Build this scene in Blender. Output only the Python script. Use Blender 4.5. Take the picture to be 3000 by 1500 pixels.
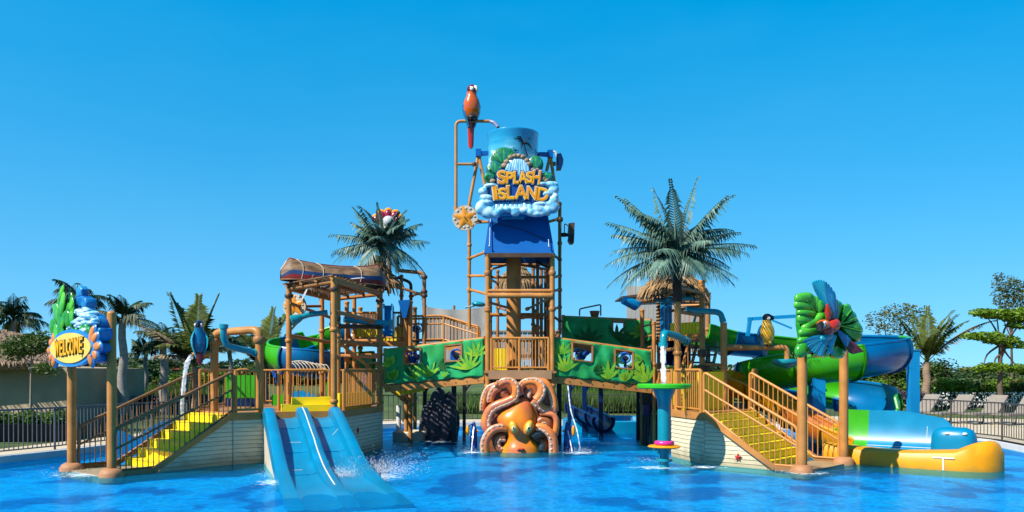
import bpy, bmesh, math, random
from mathutils import Vector, Matrix, Quaternion
V = Vector
R = math.radians
random.seed(7)
for o in list(bpy.data.objects):
    bpy.data.objects.remove(o)
scene = bpy.context.scene
COL = scene.collection

# ------------------------------------------------------------------ camera, sky, sun, exposure
FPX, HOR, CAMH = 2400.0, 1090.0, 2.1          # focal length and horizon of the 3000x1500 photograph, eye height
cam = bpy.data.cameras.new('camera'); cam.sensor_width = 36; cam.lens = 36 * FPX / 3000
cam.shift_y = (HOR - 750) / 3000; cam.clip_end = 3000; cam.clip_start = 0.1
camo = bpy.data.objects.new('camera', cam); COL.objects.link(camo)
camo.location = (0, 0, CAMH); camo.rotation_euler = (math.pi / 2, 0, 0)
scene.camera = camo

SUN_EL, SUN_H = R(46), V((-0.80, -0.60, 0)).normalized()      # direction towards the sun
sunv = SUN_H * math.cos(SUN_EL) + V((0, 0, math.sin(SUN_EL)))
sl = bpy.data.lights.new('sun', 'SUN'); sl.energy = 5.0; sl.angle = R(0.5); sl.color = (1.0, 0.95, 0.86)
so = bpy.data.objects.new('sun', sl); COL.objects.link(so)
so.rotation_euler = sunv.to_track_quat('Z', 'Y').to_euler()

world = bpy.data.worlds.new('World'); scene.world = world; world.use_nodes = True
wn = world.node_tree.nodes; wl = world.node_tree.links; wn.clear()
sky = wn.new('ShaderNodeTexSky'); sky.sky_type = 'NISHITA'; sky.sun_disc = False
sky.sun_elevation = SUN_EL; sky.sun_rotation = math.atan2(SUN_H.x, SUN_H.y)
sky.air_density = 1.0; sky.dust_density = 0.25; sky.ozone_density = 2.2; sky.altitude = 0
tcw = wn.new('ShaderNodeTexCoord'); mpw = wn.new('ShaderNodeVectorMath'); mpw.operation = 'MULTIPLY_ADD'      # lift the look-up off the white horizon band: very clear air
mpw.inputs[1].default_value = (1, 1, 0.80); mpw.inputs[2].default_value = (0, 0, 0.14)
nrw = wn.new('ShaderNodeVectorMath'); nrw.operation = 'NORMALIZE'
wl.new(tcw.outputs['Generated'], mpw.inputs[0]); wl.new(mpw.outputs[0], nrw.inputs[0]); wl.new(nrw.outputs[0], sky.inputs['Vector'])
hs = wn.new('ShaderNodeHueSaturation'); hs.inputs['Saturation'].default_value = 2.08; hs.inputs['Hue'].default_value = 0.492
hs.inputs['Value'].default_value = 4.35
bg = wn.new('ShaderNodeBackground'); bg.inputs['Strength'].default_value = 0.15
wo = wn.new('ShaderNodeOutputWorld')
scw = wn.new('ShaderNodeVectorMath'); scw.operation = 'SCALE'; scw.inputs['Scale'].default_value = 0.14
gmw = wn.new('ShaderNodeGamma'); gmw.inputs['Gamma'].default_value = 0.6                    # flatter, deeper blue, as the photograph's saturated sky
czw = wn.new('ShaderNodeTexNoise'); czw.inputs['Scale'].default_value = 2.2; czw.inputs['Detail'].default_value = 6; czw.inputs['Roughness'].default_value = 0.6   # faint uneven haze
cmw = wn.new('ShaderNodeMapping'); cmw.inputs['Scale'].default_value = (1, 1, 3.2); wl.new(tcw.outputs['Generated'], cmw.inputs[0]); wl.new(cmw.outputs[0], czw.inputs[0])
crw = wn.new('ShaderNodeMapRange'); crw.inputs['From Min'].default_value = 0.35; crw.inputs['From Max'].default_value = 0.75; crw.inputs['To Min'].default_value = 0.0; crw.inputs['To Max'].default_value = 0.05; wl.new(czw.outputs['Fac'], crw.inputs[0])
cxw = wn.new('ShaderNodeMix'); cxw.data_type = 'RGBA'; cxw.inputs[7].default_value = (0.62, 0.80, 0.95, 1); wl.new(crw.outputs[0], cxw.inputs[0])
wl.new(sky.outputs[0], scw.inputs[0]); wl.new(scw.outputs[0], gmw.inputs['Color']); wl.new(gmw.outputs[0], cxw.inputs[6]); wl.new(cxw.outputs[2], hs.inputs['Color']); wl.new(hs.outputs[0], bg.inputs['Color']); wl.new(bg.outputs[0], wo.inputs['Surface'])

vs = scene.view_settings; vs.view_transform = 'Standard'; vs.look = 'None'; vs.gamma = 1.0; vs.exposure = 0.9
vs.use_curve_mapping = False
scene.render.engine = 'CYCLES'
scene.cycles.max_bounces = 8; scene.cycles.transparent_max_bounces = 16
scene.cycles.caustics_reflective = False; scene.cycles.caustics_refractive = False
scene.cycles.use_denoising = True

# ------------------------------------------------------------------ placing helpers
def P(px, py, d):                       # the point seen at photo pixel (px, py) that stands d metres away
    return V(((px - 1500) * d / FPX, d, CAMH - (py - HOR) * d / FPX))
def ZZ(py, d): return CAMH - (py - HOR) * d / FPX
def XX(px, d): return (px - 1500) * d / FPX

# ------------------------------------------------------------------ materials
MATS = {}
ALB = 0.67
def paint(name, rgb, rough=0.4, var=0.10, scale=2.5, bump=0.0, bscale=40, metal=0.0, coat=0.0, island=0.0, spec=0.3, rgb2=None, mix_scale=1.5, trans=0.0, stretch=None, rnd=0.0):
    if name in MATS: return MATS[name]
    rgb = tuple(c * ALB for c in rgb); rgb2 = tuple(c * ALB for c in rgb2) if rgb2 else None
    m = bpy.data.materials.new(name); m.use_nodes = True
    nt = m.node_tree; n = nt.nodes; l = nt.links
    b = n['Principled BSDF']
    b.inputs['Roughness'].default_value = rough; b.inputs['Metallic'].default_value = metal
    b.inputs['Coat Weight'].default_value = coat; b.inputs['Coat Roughness'].default_value = 0.12
    b.inputs['Specular IOR Level'].default_value = spec
    tc = n.new('ShaderNodeTexCoord'); src = tc.outputs['Object']
    if stretch:
        mp = n.new('ShaderNodeMapping'); mp.inputs['Scale'].default_value = stretch; l.new(src, mp.inputs[0]); src = mp.outputs[0]
    nz = n.new('ShaderNodeTexNoise'); nz.inputs['Scale'].default_value = scale; nz.inputs['Detail'].default_value = 6
    l.new(src, nz.inputs['Vector'])
    mr = n.new('ShaderNodeMapRange'); mr.inputs['From Min'].default_value = 0.3; mr.inputs['From Max'].default_value = 0.7
    mr.inputs['To Min'].default_value = 1 - var; mr.inputs['To Max'].default_value = 1 + var
    l.new(nz.outputs['Fac'], mr.inputs['Value'])
    fac = mr.outputs[0]
    def times(a, bsock):
        q = n.new('ShaderNodeMath'); q.operation = 'MULTIPLY'; l.new(a, q.inputs[0]); l.new(bsock, q.inputs[1]); return q.outputs[0]
    def spread(sock, amt):
        q = n.new('ShaderNodeMapRange'); q.inputs['To Min'].default_value = 1 - amt; q.inputs['To Max'].default_value = 1 + amt
        l.new(sock, q.inputs['Value']); return q.outputs[0]
    if island:
        g = n.new('ShaderNodeNewGeometry'); fac = times(fac, spread(g.outputs['Random Per Island'], island))
    if rnd:
        oi = n.new('ShaderNodeObjectInfo'); fac = times(fac, spread(oi.outputs['Random'], rnd))
    if rgb2:
        n2 = n.new('ShaderNodeTexNoise'); n2.inputs['Scale'].default_value = mix_scale; n2.inputs['Detail'].default_value = 4
        l.new(src, n2.inputs['Vector'])
        r2 = n.new('ShaderNodeMapRange'); r2.inputs['From Min'].default_value = 0.4; r2.inputs['From Max'].default_value = 0.62
        l.new(n2.outputs['Fac'], r2.inputs['Value'])
        mx = n.new('ShaderNodeMix'); mx.data_type = 'RGBA'
        mx.inputs[6].default_value = (*rgb, 1); mx.inputs[7].default_value = (*rgb2, 1); l.new(r2.outputs[0], mx.inputs[0])
        csock = mx.outputs[2]
    else:
        c = n.new('ShaderNodeRGB'); c.outputs[0].default_value = (*rgb, 1); csock = c.outputs[0]
    vm = n.new('ShaderNodeVectorMath'); vm.operation = 'SCALE'
    l.new(csock, vm.inputs[0]); l.new(fac, vm.inputs['Scale'])
    l.new(vm.outputs[0], b.inputs['Base Color'])
    nr = n.new('ShaderNodeMapRange'); nr.inputs['To Min'].default_value = max(0.02, rough - 0.1); nr.inputs['To Max'].default_value = min(1, rough + 0.1)
    l.new(nz.outputs['Fac'], nr.inputs['Value']); l.new(nr.outputs[0], b.inputs['Roughness'])
    if bump:
        bz = n.new('ShaderNodeTexNoise'); bz.inputs['Scale'].default_value = bscale; bz.inputs['Detail'].default_value = 5
        l.new(src, bz.inputs['Vector'])
        bp = n.new('ShaderNodeBump'); bp.inputs['Strength'].default_value = bump; bp.inputs['Distance'].default_value = 0.02
        l.new(bz.outputs['Fac'], bp.inputs['Height']); l.new(bp.outputs[0], b.inputs['Normal'])
    if trans:
        tr = n.new('ShaderNodeBsdfTranslucent'); l.new(vm.outputs[0], tr.inputs['Color'])
        ms = n.new('ShaderNodeMixShader'); ms.inputs[0].default_value = trans
        l.new(b.outputs[0], ms.inputs[1]); l.new(tr.outputs[0], ms.inputs[2]); l.new(ms.outputs[0], n['Material Output'].inputs['Surface'])
    MATS[name] = m
    return m

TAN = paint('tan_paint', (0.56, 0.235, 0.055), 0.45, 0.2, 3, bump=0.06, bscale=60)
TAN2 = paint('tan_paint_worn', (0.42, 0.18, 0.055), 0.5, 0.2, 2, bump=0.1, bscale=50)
RAIL = paint('rail_paint', (0.60, 0.25, 0.05), 0.4, 0.1, 5)
RAILSHADE = paint('rail_paint_shaded', (0.26, 0.125, 0.045), 0.45, 0.2, 5)  # darker rail paint: shade on the left stair rails put into the colour
BROWN = paint('dark_bronze_paint', (0.10, 0.055, 0.03), 0.45, 0.2, 4)
YEL = paint('yellow_plastic', (1.16, 0.86, 0.008), 0.45, 0.07, 3)
GOLD = paint('gold_fibreglass', (0.84, 0.33, 0.0), 0.38, 0.10, 2.2, coat=0.0)
SLIDE = paint('slide_blue_fibreglass', (0.0, 0.235, 0.44), 0.34, 0.14, 1.6, coat=0.05)
FBLUE = paint('flume_blue_fibreglass', (0.0, 0.14, 0.36), 0.3, 0.2, 1.6, coat=0.1)
FGREEN = paint('flume_green_fibreglass', (0.045, 0.40, 0.006), 0.28, 0.12, 1.6, coat=0.1)
COLBLUE = paint('column_blue_paint', (0.0, 0.25, 0.56), 0.35, 0.05, 2)
HBLUE = paint('hopper_blue', (0.001, 0.115, 0.42), 0.35, 0.05, 1.5)
TEAL = paint('teal_paint', (0.005, 0.28, 0.36), 0.28, 0.08, 3, coat=0.3)
NAVY = paint('navy_plastic', (0.003, 0.022, 0.10), 0.3, 0.15, 3)
CANBLUE = paint('cannon_blue', (0.008, 0.08, 0.36), 0.3, 0.1, 5)
CREAM = paint('cream_board', (0.78, 0.69, 0.45), 0.75, 0.10, 4, bump=0.15, bscale=30, stretch=(1, 1, 6), rnd=0.05)
def waterline(m, z0, z1, rgb):           # a brownish tide mark with a ragged upper edge
    n = m.node_tree.nodes; l = m.node_tree.links; b = n['Principled BSDF']; src = b.inputs['Base Color'].links[0].from_socket
    g = n.new('ShaderNodeNewGeometry'); sp = n.new('ShaderNodeSeparateXYZ'); l.new(g.outputs['Position'], sp.inputs[0])
    nz = n.new('ShaderNodeTexNoise'); nz.inputs['Scale'].default_value = 4; nz.inputs['Detail'].default_value = 6; l.new(g.outputs['Position'], nz.inputs[0])
    ma = n.new('ShaderNodeMath'); ma.operation = 'MULTIPLY_ADD'; ma.inputs[1].default_value = -.32; l.new(nz.outputs['Fac'], ma.inputs[0]); l.new(sp.outputs['Z'], ma.inputs[2])
    mr = n.new('ShaderNodeMapRange'); mr.inputs['From Min'].default_value = z0 - .16; mr.inputs['From Max'].default_value = z1 - .16; mr.inputs['To Min'].default_value = .75; mr.inputs['To Max'].default_value = 0; l.new(ma.outputs[0], mr.inputs[0])
    mx = n.new('ShaderNodeMix'); mx.data_type = 'RGBA'; mx.inputs[7].default_value = (*rgb, 1); l.new(mr.outputs[0], mx.inputs[0]); l.new(src, mx.inputs[6]); l.new(mx.outputs[2], b.inputs['Base Color'])
waterline(CREAM, .02, .28, (.20, .17, .09)); waterline(TAN, .05, .35, (.16, .085, .035)); waterline(GOLD, .0, .12, (.30, .17, .02))
CONC = paint('pale_concrete', (0.62, 0.54, 0.40), 0.85, 0.12, 2, bump=0.15, bscale=60)
BLACKP = paint('black_paint', (0.012, 0.012, 0.014), 0.5, 0.2, 4)
ROPE = paint('dark_rope', (0.05, 0.035, 0.02), 0.8)
WHITE = paint('white_paint', (0.80, 0.79, 0.75), 0.4, 0.05, 4)
GREY = paint('fence_grey', (0.16, 0.175, 0.19), 0.4, 0.12, 4, metal=0.2)
FENCE2 = paint('fence_bronze', (0.075, 0.065, 0.06), 0.45, 0.12, 4)
GREENFAB = paint('green_fabric', (0.010, 0.32, 0.07), 0.7, 0.15, 4, rgb2=(0.014, 0.42, 0.13), mix_scale=2, bump=0.2, bscale=14)
LIMEFAB = paint('lime_leaf_print', (0.30, 0.55, 0.018), 0.7, 0.15, 4, rgb2=(0.11, 0.45, 0.03), mix_scale=5)
DGREENFAB = paint('dark_green_fabric', (0.003, 0.05, 0.008), 0.75, 0.25, 3, rgb2=(0.004, 0.03, 0.008), mix_scale=2, bump=0.2, bscale=14)
MGREENFAB = paint('mid_green_leaf_print', (0.008, 0.13, 0.02), 0.7, 0.2, 4)
ORANGE = paint('starfish_orange', (0.80, 0.30, 0.02), 0.35, 0.1, 6)
SHELLW = paint('shell_white', (0.72, 0.66, 0.55), 0.5, 0.15, 9, rgb2=(0.5, 0.38, 0.25), mix_scale=9)
OCT = paint('octopus_orange', (0.98, 0.285, 0.012), 0.32, 0.14, 4, coat=0.2, rgb2=(0.68, 0.17, 0.05), mix_scale=2.0)
OCTT = paint('octopus_tentacle', (0.94, 0.275, 0.05), 0.34, 0.16, 5, coat=0.2, rgb2=(0.70, 0.20, 0.10), mix_scale=2.6)
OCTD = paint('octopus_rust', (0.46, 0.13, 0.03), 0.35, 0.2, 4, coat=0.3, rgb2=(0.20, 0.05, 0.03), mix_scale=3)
SUCK = paint('octopus_pale_underside', (0.74, 0.46, 0.30), 0.35, 0.2, 9, coat=0.3, rgb2=(0.60, 0.30, 0.16), mix_scale=7)
EYEY = paint('octopus_eye_yellow', (0.85, 0.50, 0.04), 0.25, 0.05, 6, coat=0.5)
EYEC = paint('octopus_eye_cream', (0.80, 0.66, 0.30), 0.2, 0.05, 6, coat=0.5)
LIPR = paint('octopus_lip_red', (0.5, 0.06, 0.02), 0.3)
RED = paint('macaw_red', (0.62, 0.03, 0.012), 0.25, 0.12, 6, coat=0.5)
REDO = paint('macaw_orange_red', (0.75, 0.12, 0.008), 0.22, 0.15, 3, coat=0.6)
MYEL = paint('macaw_yellow', (0.85, 0.42, 0.01), 0.22, 0.12, 3, coat=0.6)
MBLUE = paint('macaw_blue', (0.006, 0.16, 0.34), 0.25, 0.2, 5, coat=0.5)
MBLUE2 = paint('macaw_light_blue', (0.01, 0.36, 0.52), 0.25, 0.2, 5, coat=0.5)
MAROON = paint('macaw_maroon', (0.16, 0.012, 0.02), 0.3, 0.25, 6, coat=0.3)
LEAFG = paint('sculpted_leaf_green', (0.03, 0.36, 0.03), 0.28, 0.2, 3, coat=0.3, rgb2=(0.10, 0.52, 0.03), mix_scale=3)
LEAFD = paint('sculpted_leaf_dark', (0.02, 0.31, 0.03), 0.25, 0.2, 3, coat=0.5)
ROCKB = paint('sculpted_rock_blue', (0.006, 0.13, 0.44), 0.35, 0.2, 2, coat=0.15, rgb2=(0.03, 0.30, 0.66), mix_scale=3.5)
FOAMB = paint('sculpted_foam', (0.55, 0.80, 0.90), 0.35, 0.06, 4, coat=0.2, rgb2=(0.10, 0.48, 0.78), mix_scale=7)
FALLB = paint('sculpted_waterfall', (0.10, 0.45, 0.80), 0.3, 0.2, 3, coat=0.3, rgb2=(0.45, 0.72, 0.90), mix_scale=5, stretch=(6, 1, 0.7))
BOARDB = paint('sign_blue', (0.012, 0.22, 0.60), 0.3, 0.15, 3, coat=0.3)
LETO = paint('letter_orange', (0.90, 0.30, 0.005), 0.35, 0.1, 3, rgb2=(0.92, 0.42, 0.008), mix_scale=3)
LETC = paint('letter_cream_edge', (0.85, 0.70, 0.35), 0.4)
LETD = paint('letter_dark_outline', (0.03, 0.015, 0.008), 0.5)
LETY = paint('letter_yellow', (0.90, 0.44, 0.005), 0.35, 0.1, 6)
PLATEY = paint('plate_yellow', (0.88, 0.62, 0.12), 0.4, 0.08, 3)
FIN = paint('fin_orange', (0.75, 0.25, 0.08), 0.4, 0.15, 6)
THATCH = paint('thatch', (0.36, 0.22, 0.10), 0.9, 0.3, 6, island=0.35)
WOOD = paint('canoe_tan', (0.30, 0.17, 0.08), 0.55, 0.4, 4, stretch=(1, 1, 3), rgb2=(0.13, 0.065, 0.035), mix_scale=3)
CRED = paint('canoe_red', (0.24, 0.016, 0.012), 0.4, 0.3, 4)
CBLU = paint('canoe_blue', (0.02, 0.06, 0.17), 0.4, 0.3, 4)
SLAT = paint('canopy_slat', (0.14, 0.075, 0.035), 0.7, 0.4, 5, rnd=0.3)
FAUXP = paint('metal_palm_green', (0.07, 0.14, 0.10), 0.42, 0.2, 5, island=0.3, rgb2=(0.12, 0.21, 0.155), mix_scale=2)
FAUXT = paint('metal_palm_trunk', (0.045, 0.02, 0.012), 0.6, 0.4, 8, bump=0.6, bscale=25)
PALMG = paint('palm_leaf', (0.035, 0.075, 0.018), 0.5, 0.2, 3, island=0.45, trans=0.25)
PALMD = paint('royal_palm_leaf', (0.035, 0.075, 0.022), 0.55, 0.3, 3, island=0.5, trans=0.2)
COCOG = paint('coconut_leaf', (0.13, 0.17, 0.03), 0.5, 0.2, 3, island=0.4, trans=0.3)
DRYP = paint('dry_palm_leaf', (0.26, 0.19, 0.10), 0.7, 0.2, 3, island=0.3)
RACH = paint('palm_rachis', (0.24, 0.22, 0.06), 0.5)
PTRUNK = paint('palm_trunk_grey', (0.30, 0.28, 0.25), 0.85, 0.25, 4, bump=0.5, bscale=12, stretch=(1, 1, 5))
CTRUNK = paint('palm_trunk_brown', (0.30, 0.20, 0.13), 0.85, 0.3, 4, bump=0.7, bscale=10, stretch=(1, 1, 5))
BARK = paint('bark', (0.13, 0.09, 0.06), 0.9, 0.3, 5, bump=0.7, bscale=14)
LEAF1 = paint('leaf_mid', (0.075, 0.14, 0.018), 0.55, 0.2, 2, island=0.5, trans=0.3)
LEAF2 = paint('leaf_bright', (0.17, 0.30, 0.014), 0.5, 0.2, 2, island=0.45, trans=0.35)
LEAF3 = paint('leaf_dark', (0.040, 0.085, 0.020), 0.6, 0.25, 2, island=0.5, trans=0.2)
LEAF4 = paint('leaf_olive', (0.13, 0.145, 0.03), 0.6, 0.25, 2, island=0.45, trans=0.3)
LAV = paint('lavender_leaf', (0.07, 0.058, 0.085), 0.7, 0.3, 3, island=0.5)
GRASS = paint('grass_blade', (0.10, 0.19, 0.03), 0.6, 0.25, 0.6, island=0.4, trans=0.3)
FLOWER = paint('white_flower', (0.75, 0.73, 0.68), 0.6, 0.1, 4)
LOUNG = paint('lounger_mesh', (0.27, 0.23, 0.19), 0.7, 0.1, 8)
LOUNF = paint('lounger_frame', (0.22, 0.18, 0.14), 0.5, 0.1, 8)
STUCCO = paint('stucco_wall', (0.44, 0.34, 0.22), 0.9, 0.12, 1.5, bump=0.25, bscale=30)
TILE = paint('red_roof_tile', (0.40, 0.10, 0.045), 0.8, 0.2, 3)
ROCK = paint('black_rock', (0.05, 0.05, 0.07), 0.6, 0.5, 5, bump=1.0, bscale=9)
SCREEN = paint('grey_screen_cloth', (0.46, 0.43, 0.38), 0.8, 0.12, 3, bump=0.3, bscale=18)
PINK = paint('pink_ring', (0.80, 0.03, 0.33), 0.3, 0.06, 4, coat=0.3)
DISCG = paint('disc_green', (0.04, 0.50, 0.015), 0.3, 0.06, 4, coat=0.3)
STEEL = paint('steel', (0.45, 0.45, 0.45), 0.35, 0.1, 5, metal=0.8)

# ------------------------------------------------------------------ mesh builder
class MB:
    def __init__(s): s.v = []; s.f = []
    def add(s, vs, fs):
        k = len(s.v); s.v += [tuple(p) for p in vs]; s.f += [tuple(i + k for i in f) for f in fs]; return s
    def box(s, c, size, rot=None):
        c = V(c); hx, hy, hz = size[0] / 2, size[1] / 2, size[2] / 2
        pts = [V((x, y, z)) for x in (-hx, hx) for y in (-hy, hy) for z in (-hz, hz)]
        if rot is not None: pts = [rot @ p for p in pts]
        return s.add([c + p for p in pts], [(0, 1, 3, 2), (4, 6, 7, 5), (0, 4, 5, 1), (2, 3, 7, 6), (0, 2, 6, 4), (1, 5, 7, 3)])
    def beam(s, a, b, w, h):
        a, b = V(a), V(b); d = (b - a); L = d.length; d = d / L
        up = V((0, 0, 1)) if abs(d.z) < 0.95 else V((0, 1, 0))
        x = d.cross(up).normalized(); z = x.cross(d)
        rot = Matrix((x, d, z)).transposed()
        return s.box((a + b) / 2, (w, L, h), rot)
    def tube(s, pts, r, n=10, cap=True, flat=1.0, flat_axis=None):
        pts = [V(p) for p in pts]; m = len(pts)
        rs = r if isinstance(r, (list, tuple)) else [r] * m
        T = [(pts[min(i + 1, m - 1)] - pts[max(i - 1, 0)]).normalized() for i in range(m)]
        nrm = T[0].orthogonal().normalized()
        if flat_axis is not None:
            fa = V(flat_axis); nrm = (fa - T[0] * fa.dot(T[0])).normalized()
        vs, fs = [], []
        for i in range(m):
            if flat_axis is not None: nrm = (fa - T[i] * fa.dot(T[i])); nrm = nrm.normalized() if nrm.length > 1e-5 else T[i].orthogonal().normalized()
            elif i: nrm = (nrm - T[i] * nrm.dot(T[i])); nrm = nrm.normalized() if nrm.length > 1e-5 else T[i].orthogonal().normalized()
            bn = T[i].cross(nrm)
            for k in range(n):
                a = 2 * math.pi * k / n
                vs.append(pts[i] + nrm * (math.cos(a) * rs[i] * flat) + bn * (math.sin(a) * rs[i]))
        for i in range(m - 1):
            for k in range(n):
                a, b = i * n + k, i * n + (k + 1) % n
                fs.append((a, b, b + n, a + n))
        if cap:
            fs.append(tuple(reversed(range(n)))); fs.append(tuple(range((m - 1) * n, m * n)))
        return s.add(vs, fs)
    def ball(s, c, r, nu=12, nv=8, rot=None):
        c = V(c); r = (r, r, r) if not hasattr(r, '__len__') else r
        vs = [V((0, 0, r[2]))]
        for j in range(1, nv):
            t = math.pi * j / nv
            for i in range(nu):
                a = 2 * math.pi * i / nu
                vs.append(V((math.sin(t) * math.cos(a) * r[0], math.sin(t) * math.sin(a) * r[1], math.cos(t) * r[2])))
        vs.append(V((0, 0, -r[2])))
        if rot is not None: vs = [rot @ p for p in vs]
        fs = [(0, 1 + i, 1 + (i + 1) % nu) for i in range(nu)]
        for j in range(nv - 2):
            for i in range(nu):
                a, b = 1 + j * nu + i, 1 + j * nu + (i + 1) % nu
                fs.append((a, a + nu, b + nu, b))
        e = len(vs) - 1; k = 1 + (nv - 2) * nu
        fs += [(k + i, e, k + (i + 1) % nu) for i in range(nu)]
        return s.add([c + p for p in vs], fs)
    def lathe(s, prof, o, n=20):
        o = V(o); return s.loft([[o + V((r * math.cos(2 * math.pi * k / n), r * math.sin(2 * math.pi * k / n), z)) for k in range(n)] for r, z in prof])
    def loft(s, rings, closed=True, cap=True):
        n = len(rings[0]); vs = [p for r in rings for p in r]; fs = []
        for i in range(len(rings) - 1):
            for k in range(n if closed else n - 1):
                a, b = i * n + k, i * n + (k + 1) % n
                fs.append((a, b, b + n, a + n))
        if closed and cap:
            fs.append(tuple(reversed(range(n)))); fs.append(tuple(range((len(rings) - 1) * n, len(rings) * n)))
        return s.add(vs, fs)
    def prism(s, poly, t):               # poly: 3D points of a planar outline; t: thickness vector
        n = len(poly); t = V(t); poly = [V(p) for p in poly]
        vs = poly + [p + t for p in poly]
        fs = [tuple(range(n)), tuple(reversed(range(n, 2 * n)))] + [(k, n + k, n + (k + 1) % n, (k + 1) % n) for k in range(n)]
        return s.add(vs, fs)
    def mesh(s, name, smooth=True):
        me = bpy.data.meshes.new(name); me.from_pydata(s.v, [], s.f); me.update()
        if smooth:
            me.polygons.foreach_set('use_smooth', [True] * len(me.polygons)); me.set_sharp_from_angle(angle=R(42))
        return me
    def build(s, name, mat, parent=None, smooth=True, fix=False):
        me = s.mesh(name, smooth)
        if fix:
            bm = bmesh.new(); bm.from_mesh(me); bmesh.ops.recalc_face_normals(bm, faces=bm.faces); bm.to_mesh(me); bm.free()
        me.materials.append(mat)
        return place(name, me, parent)
def place(name, me, parent=None, M=None):
    o = bpy.data.objects.new(name, me); COL.objects.link(o)
    if M is not None: o.matrix_basis = M
    if parent is not None:
        o.parent = parent
        if parent.type == 'EMPTY': o.matrix_parent_inverse = Matrix.Translation(-parent.location)
    return o
def tag(o, label=None, cat=None, group=None, kind=None):
    if label: o['label'] = label
    if cat: o['category'] = cat
    if group: o['group'] = group
    if kind: o['kind'] = kind
    return o
def thing(name, label, cat, loc=(0, 0, 0), group=None):
    o = bpy.data.objects.new(name, None); COL.objects.link(o); o.location = loc; o.empty_display_size = 0.2
    return tag(o, label, cat, group)
def copy_tree(o, parent=None):
    c = o.copy(); COL.objects.link(c)
    if parent is not None: c.parent = parent; c.matrix_parent_inverse = o.matrix_parent_inverse.copy()
    for ch in list(o.children): copy_tree(ch, c)
    return c
def tube(name, pts, r, mat, parent, n=10, **k): return MB().tube(pts, r, n, **k).build(name, mat, parent)
def box(name, c, s, mat, parent, rot=None): return MB().box(c, s, rot).build(name, mat, parent, smooth=False)
def beam(name, a, b, w, h, mat, parent): return MB().beam(a, b, w, h).build(name, mat, parent, smooth=False)
def ball(name, c, r, mat, parent, nu=14, nv=10, rot=None): return MB().ball(c, r, nu, nv, rot).build(name, mat, parent)
def crom(pts, k=6):                      # Catmull-Rom through points of any dimension
    pts = [V(p) for p in pts]; out = []
    for i in range(len(pts) - 1):
        p0, p1, p2, p3 = pts[max(i - 1, 0)], pts[i], pts[i + 1], pts[min(i + 2, len(pts) - 1)]
        for j in range(k):
            t = j / k
            out.append(0.5 * ((2 * p1) + (p2 - p0) * t + (2 * p0 - 5 * p1 + 4 * p2 - p3) * t * t + (3 * p1 - p0 - 3 * p2 + p3) * t ** 3))
    out.append(pts[-1]); return out
def bend(pts, r=0.12, k=5):              # a polyline with rounded corners, for bent pipe
    pts = [V(p) for p in pts]; out = [pts[0]]
    for i in range(1, len(pts) - 1):
        a, b, c = pts[i - 1], pts[i], pts[i + 1]
        ra = min(r, (a - b).length * 0.45, (c - b).length * 0.45)
        s, e = b + (a - b).normalized() * ra, b + (c - b).normalized() * ra
        for j in range(k + 1):
            t = j / k; out.append(s * (1 - t) ** 2 + b * 2 * t * (1 - t) + e * t * t)
    out.append(pts[-1]); return out
_cyl = MB().tube([(0, 0, 0), (0, 0, 1)], 1.0, 8); UNIT = {}
def unit_cyl(mat):
    if mat.name not in UNIT:
        me = _cyl.mesh('unit_rod'); me.materials.append(mat); UNIT[mat.name] = me
    return UNIT[mat.name]
_bx = MB().box((0, 0, 0), (1, 1, 1))
def unit_box(mat):
    k = 'b' + mat.name
    if k not in UNIT:
        me = _bx.mesh('unit_block', False); me.materials.append(mat); UNIT[k] = me
    return UNIT[k]
def rod(name, a, b, r, mat, parent):     # a straight bar that shares its mesh data
    a, b = V(a), V(b); d = b - a
    q = d.to_track_quat('Z', 'Y').to_matrix().to_4x4()
    return place(name, unit_cyl(mat), parent, Matrix.Translation(a) @ q @ Matrix.Diagonal((r, r, d.length, 1)))
def block(name, c, s, mat, parent, rz=0.0, rot=None):
    q = Matrix.Rotation(rz, 4, 'Z') if rot is None else rot.to_4x4()
    return place(name, unit_box(mat), parent, Matrix.Translation(V(c)) @ q @ Matrix.Diagonal((*s, 1)))
def text_mesh(ch, size=1.0, depth=0.05, offset=0.0):
    cu = bpy.data.curves.new('letter', 'FONT'); cu.body = ch; cu.size = size; cu.extrude = depth; cu.offset = offset
    cu.align_x = 'CENTER'; cu.align_y = 'CENTER'; cu.resolution_u = 4
    ob = bpy.data.objects.new('letter_tmp', cu); COL.objects.link(ob)
    dg = bpy.context.evaluated_depsgraph_get(); dg.update()
    me = bpy.data.meshes.new_from_object(ob.evaluated_get(dg)); bpy.data.objects.remove(ob)
    return me
# ------------------------------------------------------------------ setting: ground, paving, pool, water
POOL = [(-13.4, 8.5), (-12.7, 14), (-12.2, 17), (-11.85, 18.9), (-11.2, 20.6), (-10.75, 22.5), (-9.9, 25.5), (-8, 28.8), (-4, 31.3), (0, 32.2), (5, 32), (9.5, 30.6), (12.3, 28.2),
        (13.5, 25.8), (13.75, 23.6), (13.4, 21.4), (13.6, 18), (14.5, 13), (14.8, 8.5)]
PAVE = [1.3, 1.3, 1.25, 1.17, 1.17, 1.18, 1.2, 1.22, 1.25, 1.22, 1.25, 1.55, 1.75, 2.0, 2.1, 2.1, 1.9, 1.6, 1.4]
PC = V((0.8, 19.5, 0))
def pool_pt(i, s, z): p = V((*POOL[i], 0)); q = PC + (p - PC) * s; return V((q.x, q.y, z))
NP = len(POOL)
def ring_strip(levels, name, mat):       # levels: list of (scale per vertex function, z)
    mb = MB(); mb.loft([[pool_pt(i, f(i), z) for i in range(NP)] for f, z in levels], cap=False)
    return tag(mb.build(name, mat, smooth=False, fix=True), kind='structure')
DECKZ = 0.12
def sand_mat():
    return paint('sand_paving', (0.62, 0.50, 0.34), 0.9, 0.10, 0.8, bump=0.15, bscale=60)
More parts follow.
